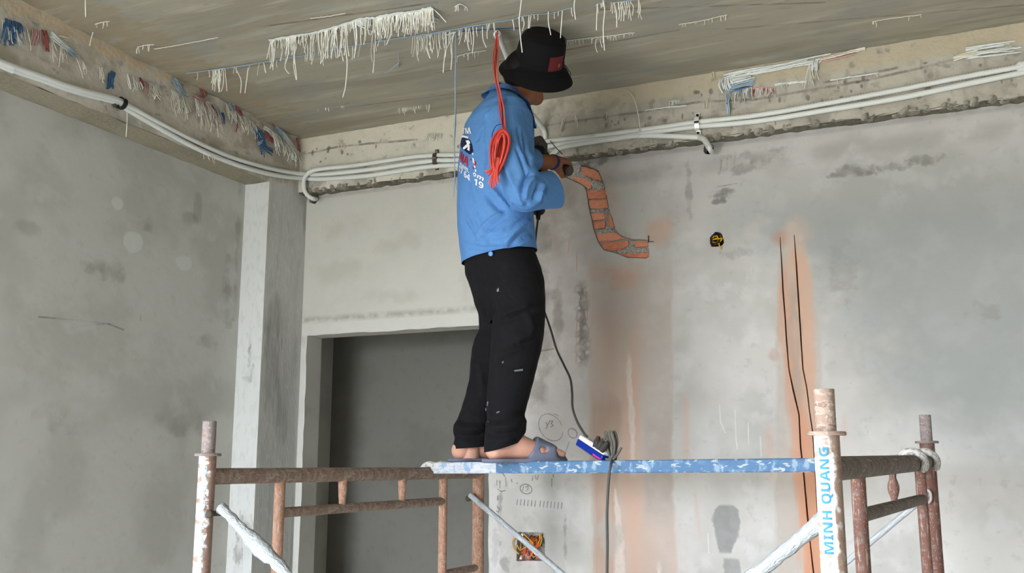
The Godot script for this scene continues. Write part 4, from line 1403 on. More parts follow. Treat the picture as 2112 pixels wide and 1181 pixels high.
# ---------------------------------------------------------------- a distance field on a grid, meshed as surface nets
class Net:
	var o: Vector3
	var c: float
	var nx: int
	var ny: int
	var nz: int
	var f := PackedFloat32Array()

	func _init(lo: Vector3, hi: Vector3, cell: float) -> void:
		o = lo
		c = cell
		nx = int((hi.x - lo.x) / cell) + 2
		ny = int((hi.y - lo.y) / cell) + 2
		nz = int((hi.z - lo.z) / cell) + 2
		f.resize(nx * ny * nz)
		f.fill(1.0)

	func put(k: int, d: float, blend: float) -> void:
		var a := f[k]
		var h := blend - absf(a - d)
		f[k] = minf(a, d) - (h * h / (4.0 * blend) if h > 0.0 else 0.0)

	# a stack of level ellipses: nodes [centre, half width along u, half width along w], any order
	func stack(nodes: Array, u: Vector3, w: Vector3, blend: float) -> void:
		nodes.sort_custom(func(p, q): return p[0].y < q[0].y)
		var m := nodes.size()
		var reach := blend + c * 3
		for j in ny:
			var y := o.y + j * c
			if y < nodes[0][0].y - reach - 0.05 or y > nodes[m - 1][0].y + reach + 0.05:
				continue
			var a := 0
			while a < m - 2 and y > nodes[a + 1][0].y:
				a += 1
			var p0: Vector3 = nodes[a][0]
			var p1: Vector3 = nodes[a + 1][0]
			var t := clampf((y - p0.y) / maxf(p1.y - p0.y, 1e-5), 0, 1)
			var s := t * t * (3 - 2 * t) * 0.35 + t * 0.65
			var ctr := p0.lerp(p1, s)
			var ru: float = lerpf(nodes[a][1], nodes[a + 1][1], s)
			var rw: float = lerpf(nodes[a][2], nodes[a + 1][2], s)
			var rm := minf(ru, rw)
			var dy := (y - ctr.y) / rm
			var big := maxf(ru, rw) + reach
			var i0 := maxi(0, int((ctr.x - big - o.x) / c))
			var i1 := mini(nx - 1, int((ctr.x + big - o.x) / c) + 1)
			var k0 := maxi(0, int((ctr.z - big - o.z) / c))
			var k1 := mini(nz - 1, int((ctr.z + big - o.z) / c) + 1)
			for k in range(k0, k1 + 1):
				for i in range(i0, i1 + 1):
					var dx := o.x + i * c - ctr.x
					var dz := o.z + k * c - ctr.z
					var a1 := (dx * u.x + dz * u.z) / ru
					var a2 := (dx * w.x + dz * w.z) / rw
					put((k * ny + j) * nx + i, (sqrt(a1 * a1 + a2 * a2 + dy * dy) - 1.0) * rm, blend)

	# a chain of tapered rods: the nearest of its links counts
	func chain(pts: Array, radii: Array, blend: float) -> void:
		var lo := Vector3.ONE * 1e9
		var hi := -lo
		for k in pts.size():
			lo = lo.min(pts[k] - Vector3.ONE * (radii[k] + blend + c * 3))
			hi = hi.max(pts[k] + Vector3.ONE * (radii[k] + blend + c * 3))
		var m := pts.size() - 1
		for k in range(maxi(0, int((lo.z - o.z) / c)), mini(nz - 1, int((hi.z - o.z) / c) + 1) + 1):
			for j in range(maxi(0, int((lo.y - o.y) / c)), mini(ny - 1, int((hi.y - o.y) / c) + 1) + 1):
				for i in range(maxi(0, int((lo.x - o.x) / c)), mini(nx - 1, int((hi.x - o.x) / c) + 1) + 1):
					var p := Vector3(o.x + i * c, o.y + j * c, o.z + k * c)
					var best := 1e9
					for s in m:
						var a: Vector3 = pts[s]
						var ab: Vector3 = pts[s + 1] - a
						var t := clampf((p - a).dot(ab) / maxf(ab.length_squared(), 1e-9), 0, 1)
						best = minf(best, (p - a - ab * t).length() - lerpf(radii[s], radii[s + 1], t))
					put((k * ny + j) * nx + i, best, blend)

	func egg(p: Vector3, b: Basis, r: Vector3, blend: float, cut := false) -> void:
		var inv := b.inverse()
		var big := maxf(r.x, maxf(r.y, r.z)) + blend + c * 3
		var rm := minf(r.x, minf(r.y, r.z))
		for k in range(maxi(0, int((p.z - big - o.z) / c)), mini(nz - 1, int((p.z + big - o.z) / c) + 1) + 1):
			for j in range(maxi(0, int((p.y - big - o.y) / c)), mini(ny - 1, int((p.y + big - o.y) / c) + 1) + 1):
				for i in range(maxi(0, int((p.x - big - o.x) / c)), mini(nx - 1, int((p.x + big - o.x) / c) + 1) + 1):
					var q := inv * (Vector3(o.x + i * c, o.y + j * c, o.z + k * c) - p) / r
					var d := (q.length() - 1.0) * rm
					var z := (k * ny + j) * nx + i
					if cut:
						f[z] = maxf(f[z], -d)
					else:
						put(z, d, blend)

	func keep(n: Vector3, d: float) -> void:       # keeps the side where p.n < d
		for k in nz:
			for j in ny:
				for i in nx:
					var z := (k * ny + j) * nx + i
					var s := (o.x + i * c) * n.x + (o.y + j * c) * n.y + (o.z + k * c) * n.z - d
					if s > f[z]:
						f[z] = s

	func at(p: Vector3) -> float:
		var q := (p - o) / c
		var i := int(q.x)
		var j := int(q.y)
		var k := int(q.z)
		if q.x < 0 or q.y < 0 or q.z < 0 or i >= nx - 1 or j >= ny - 1 or k >= nz - 1:
			return 1.0
		var z := (k * ny + j) * nx + i
		var fx := q.x - i
		var fy := q.y - j
		var fz := q.z - k
		var a := lerpf(lerpf(f[z], f[z + 1], fx), lerpf(f[z + nx], f[z + nx + 1], fx), fy)
		z += nx * ny
		var b := lerpf(lerpf(f[z], f[z + 1], fx), lerpf(f[z + nx], f[z + nx + 1], fx), fy)
		return lerpf(a, b, fz)

	func slope(p: Vector3) -> Vector3:
		var h := c * 1.2
		return Vector3(at(p + Vector3(h, 0, 0)) - at(p - Vector3(h, 0, 0)), at(p + Vector3(0, h, 0)) - at(p - Vector3(0, h, 0)), at(p + Vector3(0, 0, h)) - at(p - Vector3(0, 0, h))).normalized()

	func hit(from: Vector3, d: Vector3, far := 6.0) -> Vector3:
		var t := 0.0
		var before := 1.0
		while t < far:
			var v := at(from + d * t)
			if v < 0:
				return from + d * (t - c * 0.5 * (v / (v - before)) if before < 1.0 and v != before else t)
			before = v
			t += c * 0.5
		return from + d * far

	func mesh(g: G) -> void:
		var base := g.v.size()
		var ids := PackedInt32Array()
		ids.resize(f.size())
		ids.fill(-1)
		var sx := 1
		var sy := nx
		var sz := nx * ny
		var offs := [0, sx, sy, sx + sy, sz, sx + sz, sy + sz, sx + sy + sz]
		var ed := [[0, 1], [2, 3], [4, 5], [6, 7], [0, 2], [1, 3], [4, 6], [5, 7], [0, 4], [1, 5], [2, 6], [3, 7]]
		for k in nz - 1:
			for j in ny - 1:
				var z0 := (k * ny + j) * nx
				for i in nx - 1:
					var z := z0 + i
					var v0 := f[z]
					if v0 > c * 3.0 or v0 < -c * 3.0:
						continue
					var neg := 0
					for q in 8:
						if f[z + offs[q]] < 0:
							neg += 1
					if neg == 0 or neg == 8:
						continue
					var p := Vector3.ZERO
					var cnt := 0
					for e in ed:
						var a: float = f[z + offs[e[0]]]
						var b: float = f[z + offs[e[1]]]
						if (a < 0) != (b < 0):
							var t := a / (a - b)
							var e0: int = e[0]
							var e1: int = e[1]
							p += Vector3(e0 & 1, (e0 >> 1) & 1, e0 >> 2).lerp(Vector3(e1 & 1, (e1 >> 1) & 1, e1 >> 2), t)
							cnt += 1
					p = o + (Vector3(i, j, k) + p / cnt) * c
					ids[z] = g.add(p, Vector3.UP, Vector2(p.x, p.y))
		for k in range(1, nz - 1):
			for j in range(1, ny - 1):
				var z0 := (k * ny + j) * nx
				for i in range(1, nx - 1):
					var z := z0 + i
					if ids[z] < 0:
						continue
					var a := f[z] < 0
					if a != (f[z + sx] < 0):
						face(g, ids[z - sy - sz], ids[z - sz], ids[z], ids[z - sy], a)
					if a != (f[z + sy] < 0):
						face(g, ids[z - sz - sx], ids[z - sx], ids[z], ids[z - sz], a)
					if a != (f[z + sz] < 0):
						face(g, ids[z - sx - sy], ids[z - sy], ids[z], ids[z - sx], a)

	func face(g: G, a: int, b: int, cc: int, d: int, out_: bool) -> void:
		if a < 0 or b < 0 or cc < 0 or d < 0:
			return
		if out_:
			g.tri_i(a, b, cc); g.tri_i(a, cc, d)
		else:
			g.tri_i(a, cc, b); g.tri_i(a, d, cc)


func clip_mesh(g: G, n: Vector3, d: float, near: Vector3, radius: float) -> void:   # cuts away what lies beyond the plane within radius of near, along a clean line
	var made := {}
	var out := PackedInt32Array()
	var far := func(p: Vector3) -> float: return p.dot(n) - d if p.distance_to(near) < radius else -1.0
	for k in range(0, g.i.size(), 3):
		var id := [g.i[k], g.i[k + 1], g.i[k + 2]]
		var s := [far.call(g.v[id[0]]), far.call(g.v[id[1]]), far.call(g.v[id[2]])]
		if s[0] <= 0 and s[1] <= 0 and s[2] <= 0:
			for e in 3:
				out.append(id[e])
			continue
		if s[0] > 0 and s[1] > 0 and s[2] > 0:
			continue
		var poly := []
		for e in 3:
			var w := (e + 1) % 3
			if s[e] <= 0:
				poly.append(id[e])
			if (s[e] <= 0) != (s[w] <= 0):
				var key := Vector2i(mini(id[e], id[w]), maxi(id[e], id[w]))
				if not made.has(key):
					var p := g.v[id[e]].lerp(g.v[id[w]], s[e] / (s[e] - s[w]))
					made[key] = g.add(p, Vector3.UP, Vector2(p.x, p.y))
				poly.append(made[key])
		for e in range(1, poly.size() - 1):
			out.append(poly[0]); out.append(poly[e]); out.append(poly[e + 1])
	g.i = out

func row_nodes(rows: Array, depth: float, ru: float, tilt: float, shrink := 0.0) -> Array:   # [pixel row, left, right, half width across (or 0)] -> stack nodes
	var out := []
	for r in rows:
		var a := D(r[1], r[0], depth)
		var b := D(r[2], r[0], depth)
		var w := a.distance_to(b) / 2
		var across: float = r[3] if r.size() > 3 else (ru if ru > 0 else w)
		var v := sqrt(maxf(w * w - pow(across * sin(tilt), 2), 0.0009)) / cos(tilt)
		out.append([(a + b) / 2, maxf(across - shrink, 0.02), maxf(v - shrink, 0.02)])
	return out

func fold(g: G, net: Net, list: Array) -> void:        # creases laid on the cloth: [amplitude, width, pixel, pixel, ...]
	for l in list:
		var pts := []
		for k in range(2, l.size(), 2):
			pts.append(net.hit(EYE + ray(l[k], l[k + 1]) * 2.6, ray(l[k], l[k + 1]), 1.6))
		var path := smooth_path(pts, 5)
		var wd: float = l[1]
		var lo := Vector3.ONE * 1e9
		var hi := -lo
		for p in path:
			lo = lo.min(p); hi = hi.max(p)
		lo -= Vector3.ONE * wd * 3
		hi += Vector3.ONE * wd * 3
		for k in g.v.size():
			var p := g.v[k]
			if p.x < lo.x or p.y < lo.y or p.z < lo.z or p.x > hi.x or p.y > hi.y or p.z > hi.z:
				continue
			var best := 1e9
			var along := 0.0
			for s in path.size() - 1:
				var ab := path[s + 1] - path[s]
				var t := clampf((p - path[s]).dot(ab) / maxf(ab.length_squared(), 1e-9), 0, 1)
				var d := p.distance_squared_to(path[s] + ab * t)
				if d < best:
					best = d
					along = (s + t) / float(path.size() - 1)
			var q := best / (wd * wd)
			if q < 6:
				g.v[k] = p + net.slope(p) * float(l[0]) * exp(-pow(q, 0.8)) * clampf(minf(along, 1 - along) * 5 + 0.25, 0, 1)

func decal(tris: Array, net: Net, cx: float, cy: float, lift := 0.0013) -> ArrayMesh:      # flat print: triangles in picture pixels are laid on the cloth's plane at (cx, cy), then pressed onto it
	var c3 := net.hit(EYE + ray(cx, cy) * 2.6, ray(cx, cy), 1.6)
	var n := net.slope(c3)
	var g := G.new()
	for t in subdivided(tris, 5.0):
		var q := []
		for s in t:
			var r := ray(s.x, s.y)
			var p: Vector3 = EYE + r * ((c3 - EYE).dot(n) / r.dot(n))
			var h := net.hit(p + n * 0.06, -n, 0.2)
			q.append(h + n * lift + net.slope(h) * lift)
		if (q[1] - q[0]).cross(q[2] - q[0]).dot(n) > 0:
			g.tri(q[0], q[1], q[2])
		else:
			g.tri(q[0], q[2], q[1])
	return g.mesh()

func text_px(text: String, a: Vector2, b: Vector2, up: Vector2) -> Array:
	var tris := text_tris(text)
	var wid := 0.0
	for t in tris:
		for q in t:
			wid = maxf(wid, q.x)
	var out := []
	for t in tris:
		var m := []
		for q in t:
			var p: Vector2 = a + (b - a) * (q.x / wid) + up * q.y
			m.append(Vector3(p.x, p.y, 0))
		out.append(m)
	return out

func poly_px(pts: Array) -> Array:
	var pl := PackedVector2Array()
	for k in range(0, pts.size(), 2):
		pl.append(Vector2(pts[k], pts[k + 1]))
	var ids := Geometry2D.triangulate_polygon(pl)
	var out := []
	for k in range(0, ids.size(), 3):
		var m := []
		for e in 3:
			m.append(Vector3(pl[ids[k + e]].x, pl[ids[k + e]].y, 0))
		out.append(m)
	return out

# a hand closed round a rod through c along h; w points from the rod to the wrist
func grip(net: Net, c: Vector3, h: Vector3, w: Vector3, wrist: Vector3, r: float, flip := 1.0) -> void:
	h = h.normalized()
	w = (w - h * w.dot(h)).normalized()
	var q := h.cross(w) * flip
	var at := func(s: float, deg: float, rad: float) -> Vector3: return c + h * s + (w * cos(deg_to_rad(deg)) + q * sin(deg_to_rad(deg))) * rad
	var spread := [-0.030, -0.010, 0.010, 0.029]
	var size := [0.82, 0.97, 1.0, 0.92]
	for k in 4:
		var s: float = spread[k]
		var z: float = size[k]
		net.chain([wrist, at.call(s * 0.8, 20, r + 0.030), at.call(s, 48, r + 0.020)], [0.020, 0.017, 0.0125], 0.012)
		net.chain([at.call(s, 48, r + 0.020), at.call(s * 1.02, 112, r + 0.013 * z), at.call(s * 1.03, 172, r + 0.010), at.call(s * 1.03, 172 + 56 * z, r + 0.0085)], [0.0108, 0.0098, 0.0088, 0.0074], 0.004)
	net.chain([wrist.lerp(at.call(0.03, -5, r + 0.03), 0.5), at.call(0.040, -28, r + 0.024)], [0.018, 0.014], 0.012)
	net.chain([at.call(0.040, -28, r + 0.024), at.call(0.036, -75, r + 0.014), at.call(0.024, -122, r + 0.010)], [0.0125, 0.0108, 0.0088], 0.004)


func build_person() -> void:
	var th := deg_to_rad(20)
	var fdir := level_right * cos(th) + level_front * sin(th)
	var side := -level_right * sin(th) + level_front * cos(th)      # to his left, away from the viewer
	var o := thing("person", "person in blue shirt, black trousers and black bucket hat standing on the plank", "person", D(1040, 955, 3.27) * Vector3(1, 0, 1) + Vector3(0, PLANK, 0))
	# ---- where the joints are
	var torso := [[192, 1010, 1044, 0.05], [204, 998, 1060, 0.09], [216, 985, 1072, 0.125], [232, 969, 1086, 0.165], [255, 956, 1098, 0.185], [300, 947, 1101, 0.192], [340, 943, 1102, 0.19], [380, 942, 1100, 0.185], [420, 941, 1099, 0.18], [460, 942, 1101, 0.178], [500, 946, 1105, 0.178], [530, 950, 1109, 0.175], [560, 954, 1112, 0.17]]
	var pelvis := [[505, 966, 1092, 0.145], [535, 957, 1108, 0.165], [560, 958, 1117, 0.17], [585, 967, 1121, 0.165], [604, 975, 1122, 0.155]]
	var leg_n := [[590, 1006, 1121], [620, 1010, 1125], [650, 1015, 1125], [690, 1014, 1122], [720, 1012, 1117], [750, 1010, 1109], [780, 1007, 1102], [810, 1004, 1094], [840, 1003, 1086], [857, 1004, 1082], [872, 1003, 1086], [890, 1000, 1085], [904, 999, 1076], [920, 998, 1066], [940, 998, 1060]]
	var leg_f := [[585, 968, 1062], [620, 977, 1064], [650, 987, 1062], [680, 988, 1060], [700, 978, 1058], [720, 973, 1055], [750, 970, 1048], [780, 968, 1040], [810, 961, 1034], [840, 952, 1027], [862, 944, 1019], [877, 935, 1012], [890, 934, 1008], [902, 938, 1007], [920, 934, 1006], [940, 932, 1005]]
	var sh_n := D(1038, 262, 3.12)
	var el_n := D(1084, 396, 3.06)
	var wr_n := D(1122, 388, 3.34)
	var sh_f := D(1068, 262, 3.43)
	var el_f := D(1072, 336, 3.47)
	var wr_f := D(1139, 333, 3.66)
	var hat_rim := D(1106, 152, 3.25)
	var up_h := (view * Vector3(0.10, 0.86, 0.50)).normalized()
	var up_hat := (view * Vector3(0.19, 0.77, 0.61)).normalized()
	var f_h := (level_right * 0.60 + level_front * 0.75 - Vector3.UP * 0.1)
	f_h = (f_h - up_h * f_h.dot(up_h)).normalized()
	var s_h := up_h.cross(f_h)
	var head := hat_rim - up_h * 0.004 - level_right * 0.034 + level_front * 0.01
	var c7 := D(1046, 222, 3.25)

	# ---- skin: one surface
	var g := G.new()
	var lo := D(920, 980, 3.3)
	var hi := D(1180, 150, 3.3)
	var net := Net.new(Vector3(lo.x - 0.25, 1.68, minf(lo.z, hi.z) - 0.35), Vector3(hi.x + 0.25, 3.12, maxf(lo.z, hi.z) + 0.3), 0.012)
	net.stack(row_nodes(torso.slice(4), 3.27, 0, th, 0.03), side, fdir, 0.02)
	net.stack(row_nodes(pelvis, 3.27, 0, th, 0.03), side, fdir, 0.03)
	net.stack(row_nodes(leg_n, 3.19, 0, th, 0.024), side, fdir, 0.03)
	net.stack(row_nodes(leg_f, 3.40, 0, th, 0.024), side, fdir, 0.03)
	net.chain([sh_n, el_n, wr_n], [0.048, 0.038, 0.026], 0.03)
	net.chain([sh_f, el_f, wr_f], [0.048, 0.040, 0.027], 0.03)
	net.chain([c7 - Vector3.UP * 0.05, c7, head - up_h * 0.06 - f_h * 0.012], [0.07, 0.054, 0.050], 0.03)
	net.mesh(g)
	# head
	var hb := Basis(s_h, up_h, f_h)
	var hn := Net.new(head - Vector3.ONE * 0.16, head + Vector3.ONE * 0.15, 0.0042)
	hn.egg(head + up_h * 0.018 - f_h * 0.008, hb, Vector3(0.071, 0.080, 0.084), 0.02)
	hn.chain([head - up_h * 0.045 + f_h * 0.01, head - up_h * 0.092 + f_h * 0.058], [0.056, 0.026], 0.025)
	for s in [-1.0, 1.0]:
		hn.chain([head - up_h * 0.055 - f_h * 0.012 + s_h * s * 0.048, head - up_h * 0.085 + f_h * 0.045 + s_h * s * 0.018], [0.022, 0.022], 0.02)
		hn.egg(head - up_h * 0.028 + f_h * 0.060 + s_h * s * 0.036, hb, Vector3(0.024, 0.024, 0.022), 0.015)
		hn.egg(head - up_h * 0.018 - f_h * 0.010 + s_h * s * 0.077, Basis(f_h, 0.3) * hb, Vector3(0.009, 0.030, 0.018), 0.006)
		hn.egg(head + up_h * 0.004 + f_h * 0.086 + s_h * s * 0.031, hb, Vector3(0.016, 0.010, 0.012), 0.0, true)
		hn.egg(head + up_h * 0.003 + f_h * 0.074 + s_h * s * 0.031, hb, Vector3(0.013, 0.011, 0.012), 0.002)
		hn.chain([head + up_h * 0.022 + f_h * 0.083 + s_h * s * 0.012, head + up_h * 0.024 + f_h * 0.074 + s_h * s * 0.046], [0.008, 0.007], 0.01)
	hn.chain([head + up_h * 0.005 + f_h * 0.088, head - up_h * 0.030 + f_h * 0.106], [0.008, 0.011], 0.01)
	for s in [-1.0, 1.0]:
		hn.egg(head - up_h * 0.034 + f_h * 0.097 + s_h * s * 0.012, hb, Vector3(0.009, 0.008, 0.010), 0.006)
		hn.chain([head - up_h * 0.058 + f_h * 0.088, head - up_h * 0.060 + f_h * 0.078 + s_h * s * 0.022], [0.0065, 0.004], 0.006)
		hn.chain([head - up_h * 0.067 + f_h * 0.086, head - up_h * 0.064 + f_h * 0.077 + s_h * s * 0.020], [0.0065, 0.004], 0.006)
	hn.chain([c7, head - up_h * 0.06 - f_h * 0.012], [0.055, 0.051], 0.025)
	hn.mesh(g)
	# hands
	var rod_c := D(1157, 346, 3.735)
	var rod_h := (D(1172, 352, 3.70) - D(1122, 334, 3.80)).normalized()
	var palm_w := wr_f - rod_c
	var hands := Net.new(rod_c - Vector3.ONE * 0.12, rod_c + Vector3.ONE * 0.12, 0.0034)
	hands.chain([el_f.lerp(wr_f, 0.55), wr_f, wr_f.lerp(rod_c, 0.3)], [0.036, 0.027, 0.024], 0.012)
	grip(hands, rod_c, rod_h, palm_w, wr_f.lerp(rod_c, 0.3), 0.017, -1.0)
	hands.mesh(g)
	var tool_a := D(1110, 300, 3.66)
	var tool_b := D(1110, 438, 3.55)
	var rod2 := tool_a.lerp(tool_b, 0.62)
	var hand2 := Net.new(rod2 - Vector3.ONE * 0.14, rod2 + Vector3.ONE * 0.14, 0.0034)
	var w2 := wr_n - rod2
	hand2.chain([el_n.lerp(wr_n, 0.6), wr_n, rod2 + w2.normalized() * 0.10], [0.034, 0.026, 0.024], 0.012)
	hand2.chain([wr_n, rod2 + w2.normalized() * 0.085], [0.026, 0.024], 0.012)
	grip(hand2, rod2, (tool_a - tool_b), w2, rod2 + w2.normalized() * 0.085, 0.030)
	hand2.mesh(g)
	# feet
	var foot_nets := []
	for ft in [[3.19, 1022, 934, 1044, 905, 1036, 868, 1122, 944, 1146, 949], [3.40, 951, 936, 974, 905, 966, 868, 1050, 946, 1072, 950]]:
		var z: float = ft[0]
		var heel := D(ft[1], ft[2], z - 0.01)
		var ank := D(ft[3], ft[4], z)
		var shin := D(ft[5], ft[6], z)
		heel.y = PLANK + 0.012 + 0.030
		var ball := heel + fdir * 0.170
		ball.y = PLANK + 0.014 + 0.022
		var fn := Net.new(Vector3(minf(heel.x, ball.x) - 0.10, PLANK, minf(heel.z, ball.z) - 0.14), Vector3(maxf(heel.x, ball.x) + 0.13, PLANK + 0.24, maxf(heel.z, ball.z) + 0.10), 0.0042)
		fn.chain([shin, ank - fdir * 0.006, heel], [0.036, 0.032, 0.029], 0.012)
		fn.chain([ank + Vector3.UP * 0.01, ank + fdir * 0.055 - Vector3.UP * 0.018, ball], [0.034, 0.031, 0.022], 0.02)
		fn.chain([heel, heel.lerp(ball, 0.5) + side * 0.004, ball], [0.029, 0.026, 0.021], 0.02)
		fn.chain([ball - side * 0.022 - fdir * 0.02, ball + side * 0.020 - fdir * 0.005], [0.021, 0.021], 0.015)
		for e in [-1.0, 1.0]:
			fn.egg(ank + side * e * 0.032 - fdir * 0.006, Basis(), Vector3(0.011, 0.012, 0.011), 0.012)
		for e in 5:
			var off := lerpf(-0.034, 0.032, e / 4.0) * (1.0 if z > 3.3 else -1.0)
			var ln: float = [0.040, 0.048, 0.050, 0.050, 0.058][e]
			var rad: float = [0.0095, 0.0098, 0.010, 0.010, 0.013][e]
			var root := ball + side * off * 0.8
			fn.chain([root - Vector3.UP * 0.002, root + fdir * ln * 0.6 + side * off * 0.1 + Vector3.UP * 0.001, root + fdir * ln + side * off * 0.12 - Vector3.UP * 0.006], [0.015, rad, rad * 0.85], 0.004)
		fn.keep(-Vector3.UP, -(PLANK + 0.013))
		fn.mesh(g)
		foot_nets.append([heel, ball, ank])
	g.calc_normals()
	for k in g.v.size():            # sunburnt face and arms, pale dusty feet (linear values)
		var low := clampf((g.v[k].y - PLANK - 0.10) / 0.05, 0, 1)
		g.col.append(Color(0.60, 0.33, 0.25).lerp(Color(0.30, 0.115, 0.055), low))
	part("body", g.mesh(true), M.skin, o)

	# ---- shirt
	var slo := D(925, 560, 3.27)
	var shi := D(1165, 185, 3.27)
	var sn := Net.new(Vector3(slo.x - 0.12, slo.y, minf(slo.z, shi.z) - 0.30), Vector3(shi.x + 0.10, shi.y + 0.03, maxf(slo.z, shi.z) + 0.30), 0.0054)
	sn.stack(row_nodes(torso, 3.27, 0, th), side, fdir, 0.02)
	sn.chain([D(1042, 250, 3.14), D(1058, 325, 3.075), D(1083, 396, 3.06), D(1114, 393, 3.12), D(1172, 388, 3.27)], [0.066, 0.064, 0.067, 0.064, 0.069], 0.012)
	sn.chain([D(1066, 255, 3.42), D(1071, 310, 3.455), D(1076, 334, 3.475), D(1112, 328, 3.58)], [0.066, 0.058, 0.052, 0.046], 0.03)
	var sg := G.new()
	sn.mesh(sg)
	fold(sg, sn, [
		[-0.0128, 0.0050, 997, 264, 990, 276, 984, 290],
		[0.0119, 0.0072, 1040, 436, 1010, 455, 994, 472, 984, 496], [-0.0085, 0.0072, 1044, 446, 1016, 466, 1000, 486],
		[0.0136, 0.0087, 1012, 385, 1030, 408, 1050, 428], [-0.0149, 0.0087, 1002, 400, 1022, 424, 1042, 438],
		[0.0119, 0.0101, 950, 400, 962, 440, 980, 475, 1004, 500], [-0.0064, 0.0087, 950, 430, 966, 470, 990, 505],
		[0.0136, 0.0087, 1092, 455, 1066, 474, 1042, 500], [-0.0085, 0.0079, 1094, 468, 1070, 486, 1050, 510],
		[0.0119, 0.0087, 1096, 490, 1070, 506, 1050, 520], [-0.0064, 0.0072, 1098, 478, 1076, 496],
		[-0.0191, 0.0072, 1099, 356, 1084, 366, 1077, 382, 1074, 400], [0.0136, 0.0079, 1104, 366, 1092, 378, 1086, 396, 1084, 412],
		[-0.0170, 0.0065, 1113, 380, 1106, 396, 1100, 412], [0.0119, 0.0065, 1122, 378, 1116, 396, 1110, 416], [-0.0128, 0.0065, 1130, 384, 1124, 400, 1120, 416],
		[0.0136, 0.0093, 1090, 262, 1094, 300, 1098, 330], [-0.0149, 0.0072, 1080, 270, 1086, 306, 1092, 340],
		[0.0085, 0.0087, 970, 330, 975, 370, 985, 410], [-0.0106, 0.0087, 962, 360, 968, 400],
		[0.0102, 0.0087, 955, 500, 1000, 512, 1050, 508], [-0.0064, 0.0058, 951, 516, 1000, 520, 1060, 512, 1104, 502],
		[0.0119, 0.0087, 1030, 300, 1046, 350, 1066, 392], [-0.0128, 0.0072, 1016, 300, 1024, 340, 1030, 370],
		[-0.0149, 0.0065, 1056, 420, 1076, 436, 1098, 434], [0.0102, 0.0072, 1010, 230, 1000, 250, 996, 300],
		[-0.0045, 0.0070, 974, 440, 978, 462, 986, 480, 996, 492, 1008, 498], [0.0080, 0.0080, 984, 440, 990, 466, 1000, 482],
		[-0.0110, 0.0060, 1062, 300, 1072, 322, 1080, 345, 1086, 366], [-0.0100, 0.0070, 1070, 262, 1074, 290, 1082, 316],
		[-0.0090, 0.0060, 1076, 398, 1080, 412, 1090, 424], [0.0080, 0.0070, 1070, 392, 1072, 410, 1080, 424],
		[-0.0050, 0.0060, 1006, 486, 1024, 490, 1044, 484], [0.0060, 0.0080, 1000, 476, 1020, 480, 1042, 474], [-0.0045, 0.0060, 1020, 505, 1042, 508, 1068, 500],
		[-0.0050, 0.0060, 1086, 446, 1072, 456, 1056, 470], [-0.0040, 0.0060, 1062, 470, 1050, 486, 1042, 500],
		[-0.0080, 0.0070, 1004, 300, 1006, 330, 1000, 360], [-0.0040, 0.0070, 960, 420, 966, 450, 972, 480], [-0.0040, 0.0060, 1008, 494, 1009, 503]])
	var hem_a := D(950, 541, 3.27)
	var hem_n := (D(1108, 519, 3.27) - hem_a).cross(side).normalized()
	if hem_n.y > 0:
		hem_n = -hem_n
	clip_mesh(sg, hem_n, hem_n.dot(hem_a), hem_a, 2.0)
	var cuff := D(1129, 374, 3.22)
	var arm_d := (level_right * 0.86 + Vector3.UP * 0.42 + level_front * 0.2).normalized()      # the sleeve is cut square to the forearm
	clip_mesh(sg, arm_d, arm_d.dot(cuff), D(1166, 380, 3.18), 0.205)
	var cuff_f := D(1099, 331, 3.54)
	var arm_f := (wr_f - el_f).normalized()
	clip_mesh(sg, arm_f, arm_f.dot(cuff_f), cuff_f, 0.10)
	var shirt := part("shirt", sg.mesh(true), M.shirt_blue, o)
	# collar: a stand and a leaf turned over it
	var rows := []
	var n0 := D(1030, 186, 3.235)            # nape, then the throat: the ring that the collar stands on
	var n1_ := D(1074, 224, 3.29)
	var cc := (n0 + n1_) / 2
	var ca := (n1_ - n0) / 2
	for r in [[0.94, 0.004, 0.0, 0.0], [1.0, 0.016, 0.0, 0.0], [1.06, 0.018, 0.0, 0.0], [1.16, 0.006, 0.2, 0.2], [1.34, -0.010, 0.7, 0.6], [1.56, -0.026, 1.0, 1.0], [1.57, -0.033, 1.0, 1.0], [1.50, -0.036, 1.0, 1.0], [1.28, -0.016, 0.8, 0.8]]:
		var row := []
		for k in 64:
			var w := TAU * k / 64.0
			var tip := pow(maxf(0.0, cos(w - 0.42)), 14.0) + pow(maxf(0.0, cos(w + 0.42)), 14.0)      # two points at the throat
			var p: Vector3 = cc + ca * (r[0] * cos(w)) + side * (0.060 * r[0] * sin(w)) + Vector3.UP * (r[1] - 0.012 * absf(sin(w)) * r[2])
			p += fdir * (0.030 * r[3] * tip) - Vector3.UP * (0.030 * r[3] * tip)
			for again in 4:              # the leaf lies on the shoulders
				var deep: float = sn.at(p)
				var need := 0.004 + 0.007 * float(r[3])
				if deep < need:
					p += sn.slope(p) * (need - deep)
			row.append(p)
		rows.append(row)
	var cg := G.new()
	cg.sheet(rows, true, Vector2.ONE, true)
	part("collar", cg.mesh(), M.shirt_blue, shirt)
	# print on the back
	part("back_print", decal(text_px("TM", Vector2(954, 277), Vector2(970, 275), Vector2(-1, -12)), sn, 962, 271), M.print_white, shirt)
	part("back_print", decal(poly_px([949, 283, 960, 284, 968, 288, 970, 296, 971, 310, 967, 318, 958, 310, 946, 298]), sn, 958, 300, 0.0009), M.print_navy, shirt)
	part("back_print", decal(poly_px([948, 280, 956, 279, 967, 282, 966, 286, 956, 283, 950, 284]) + poly_px([962, 290, 967, 289, 969, 294, 964, 304, 958, 309, 956, 305, 964, 297]) + poly_px([966, 298, 968, 299, 967, 311, 964, 309]), sn, 958, 300, 0.0016), M.print_white, shirt)
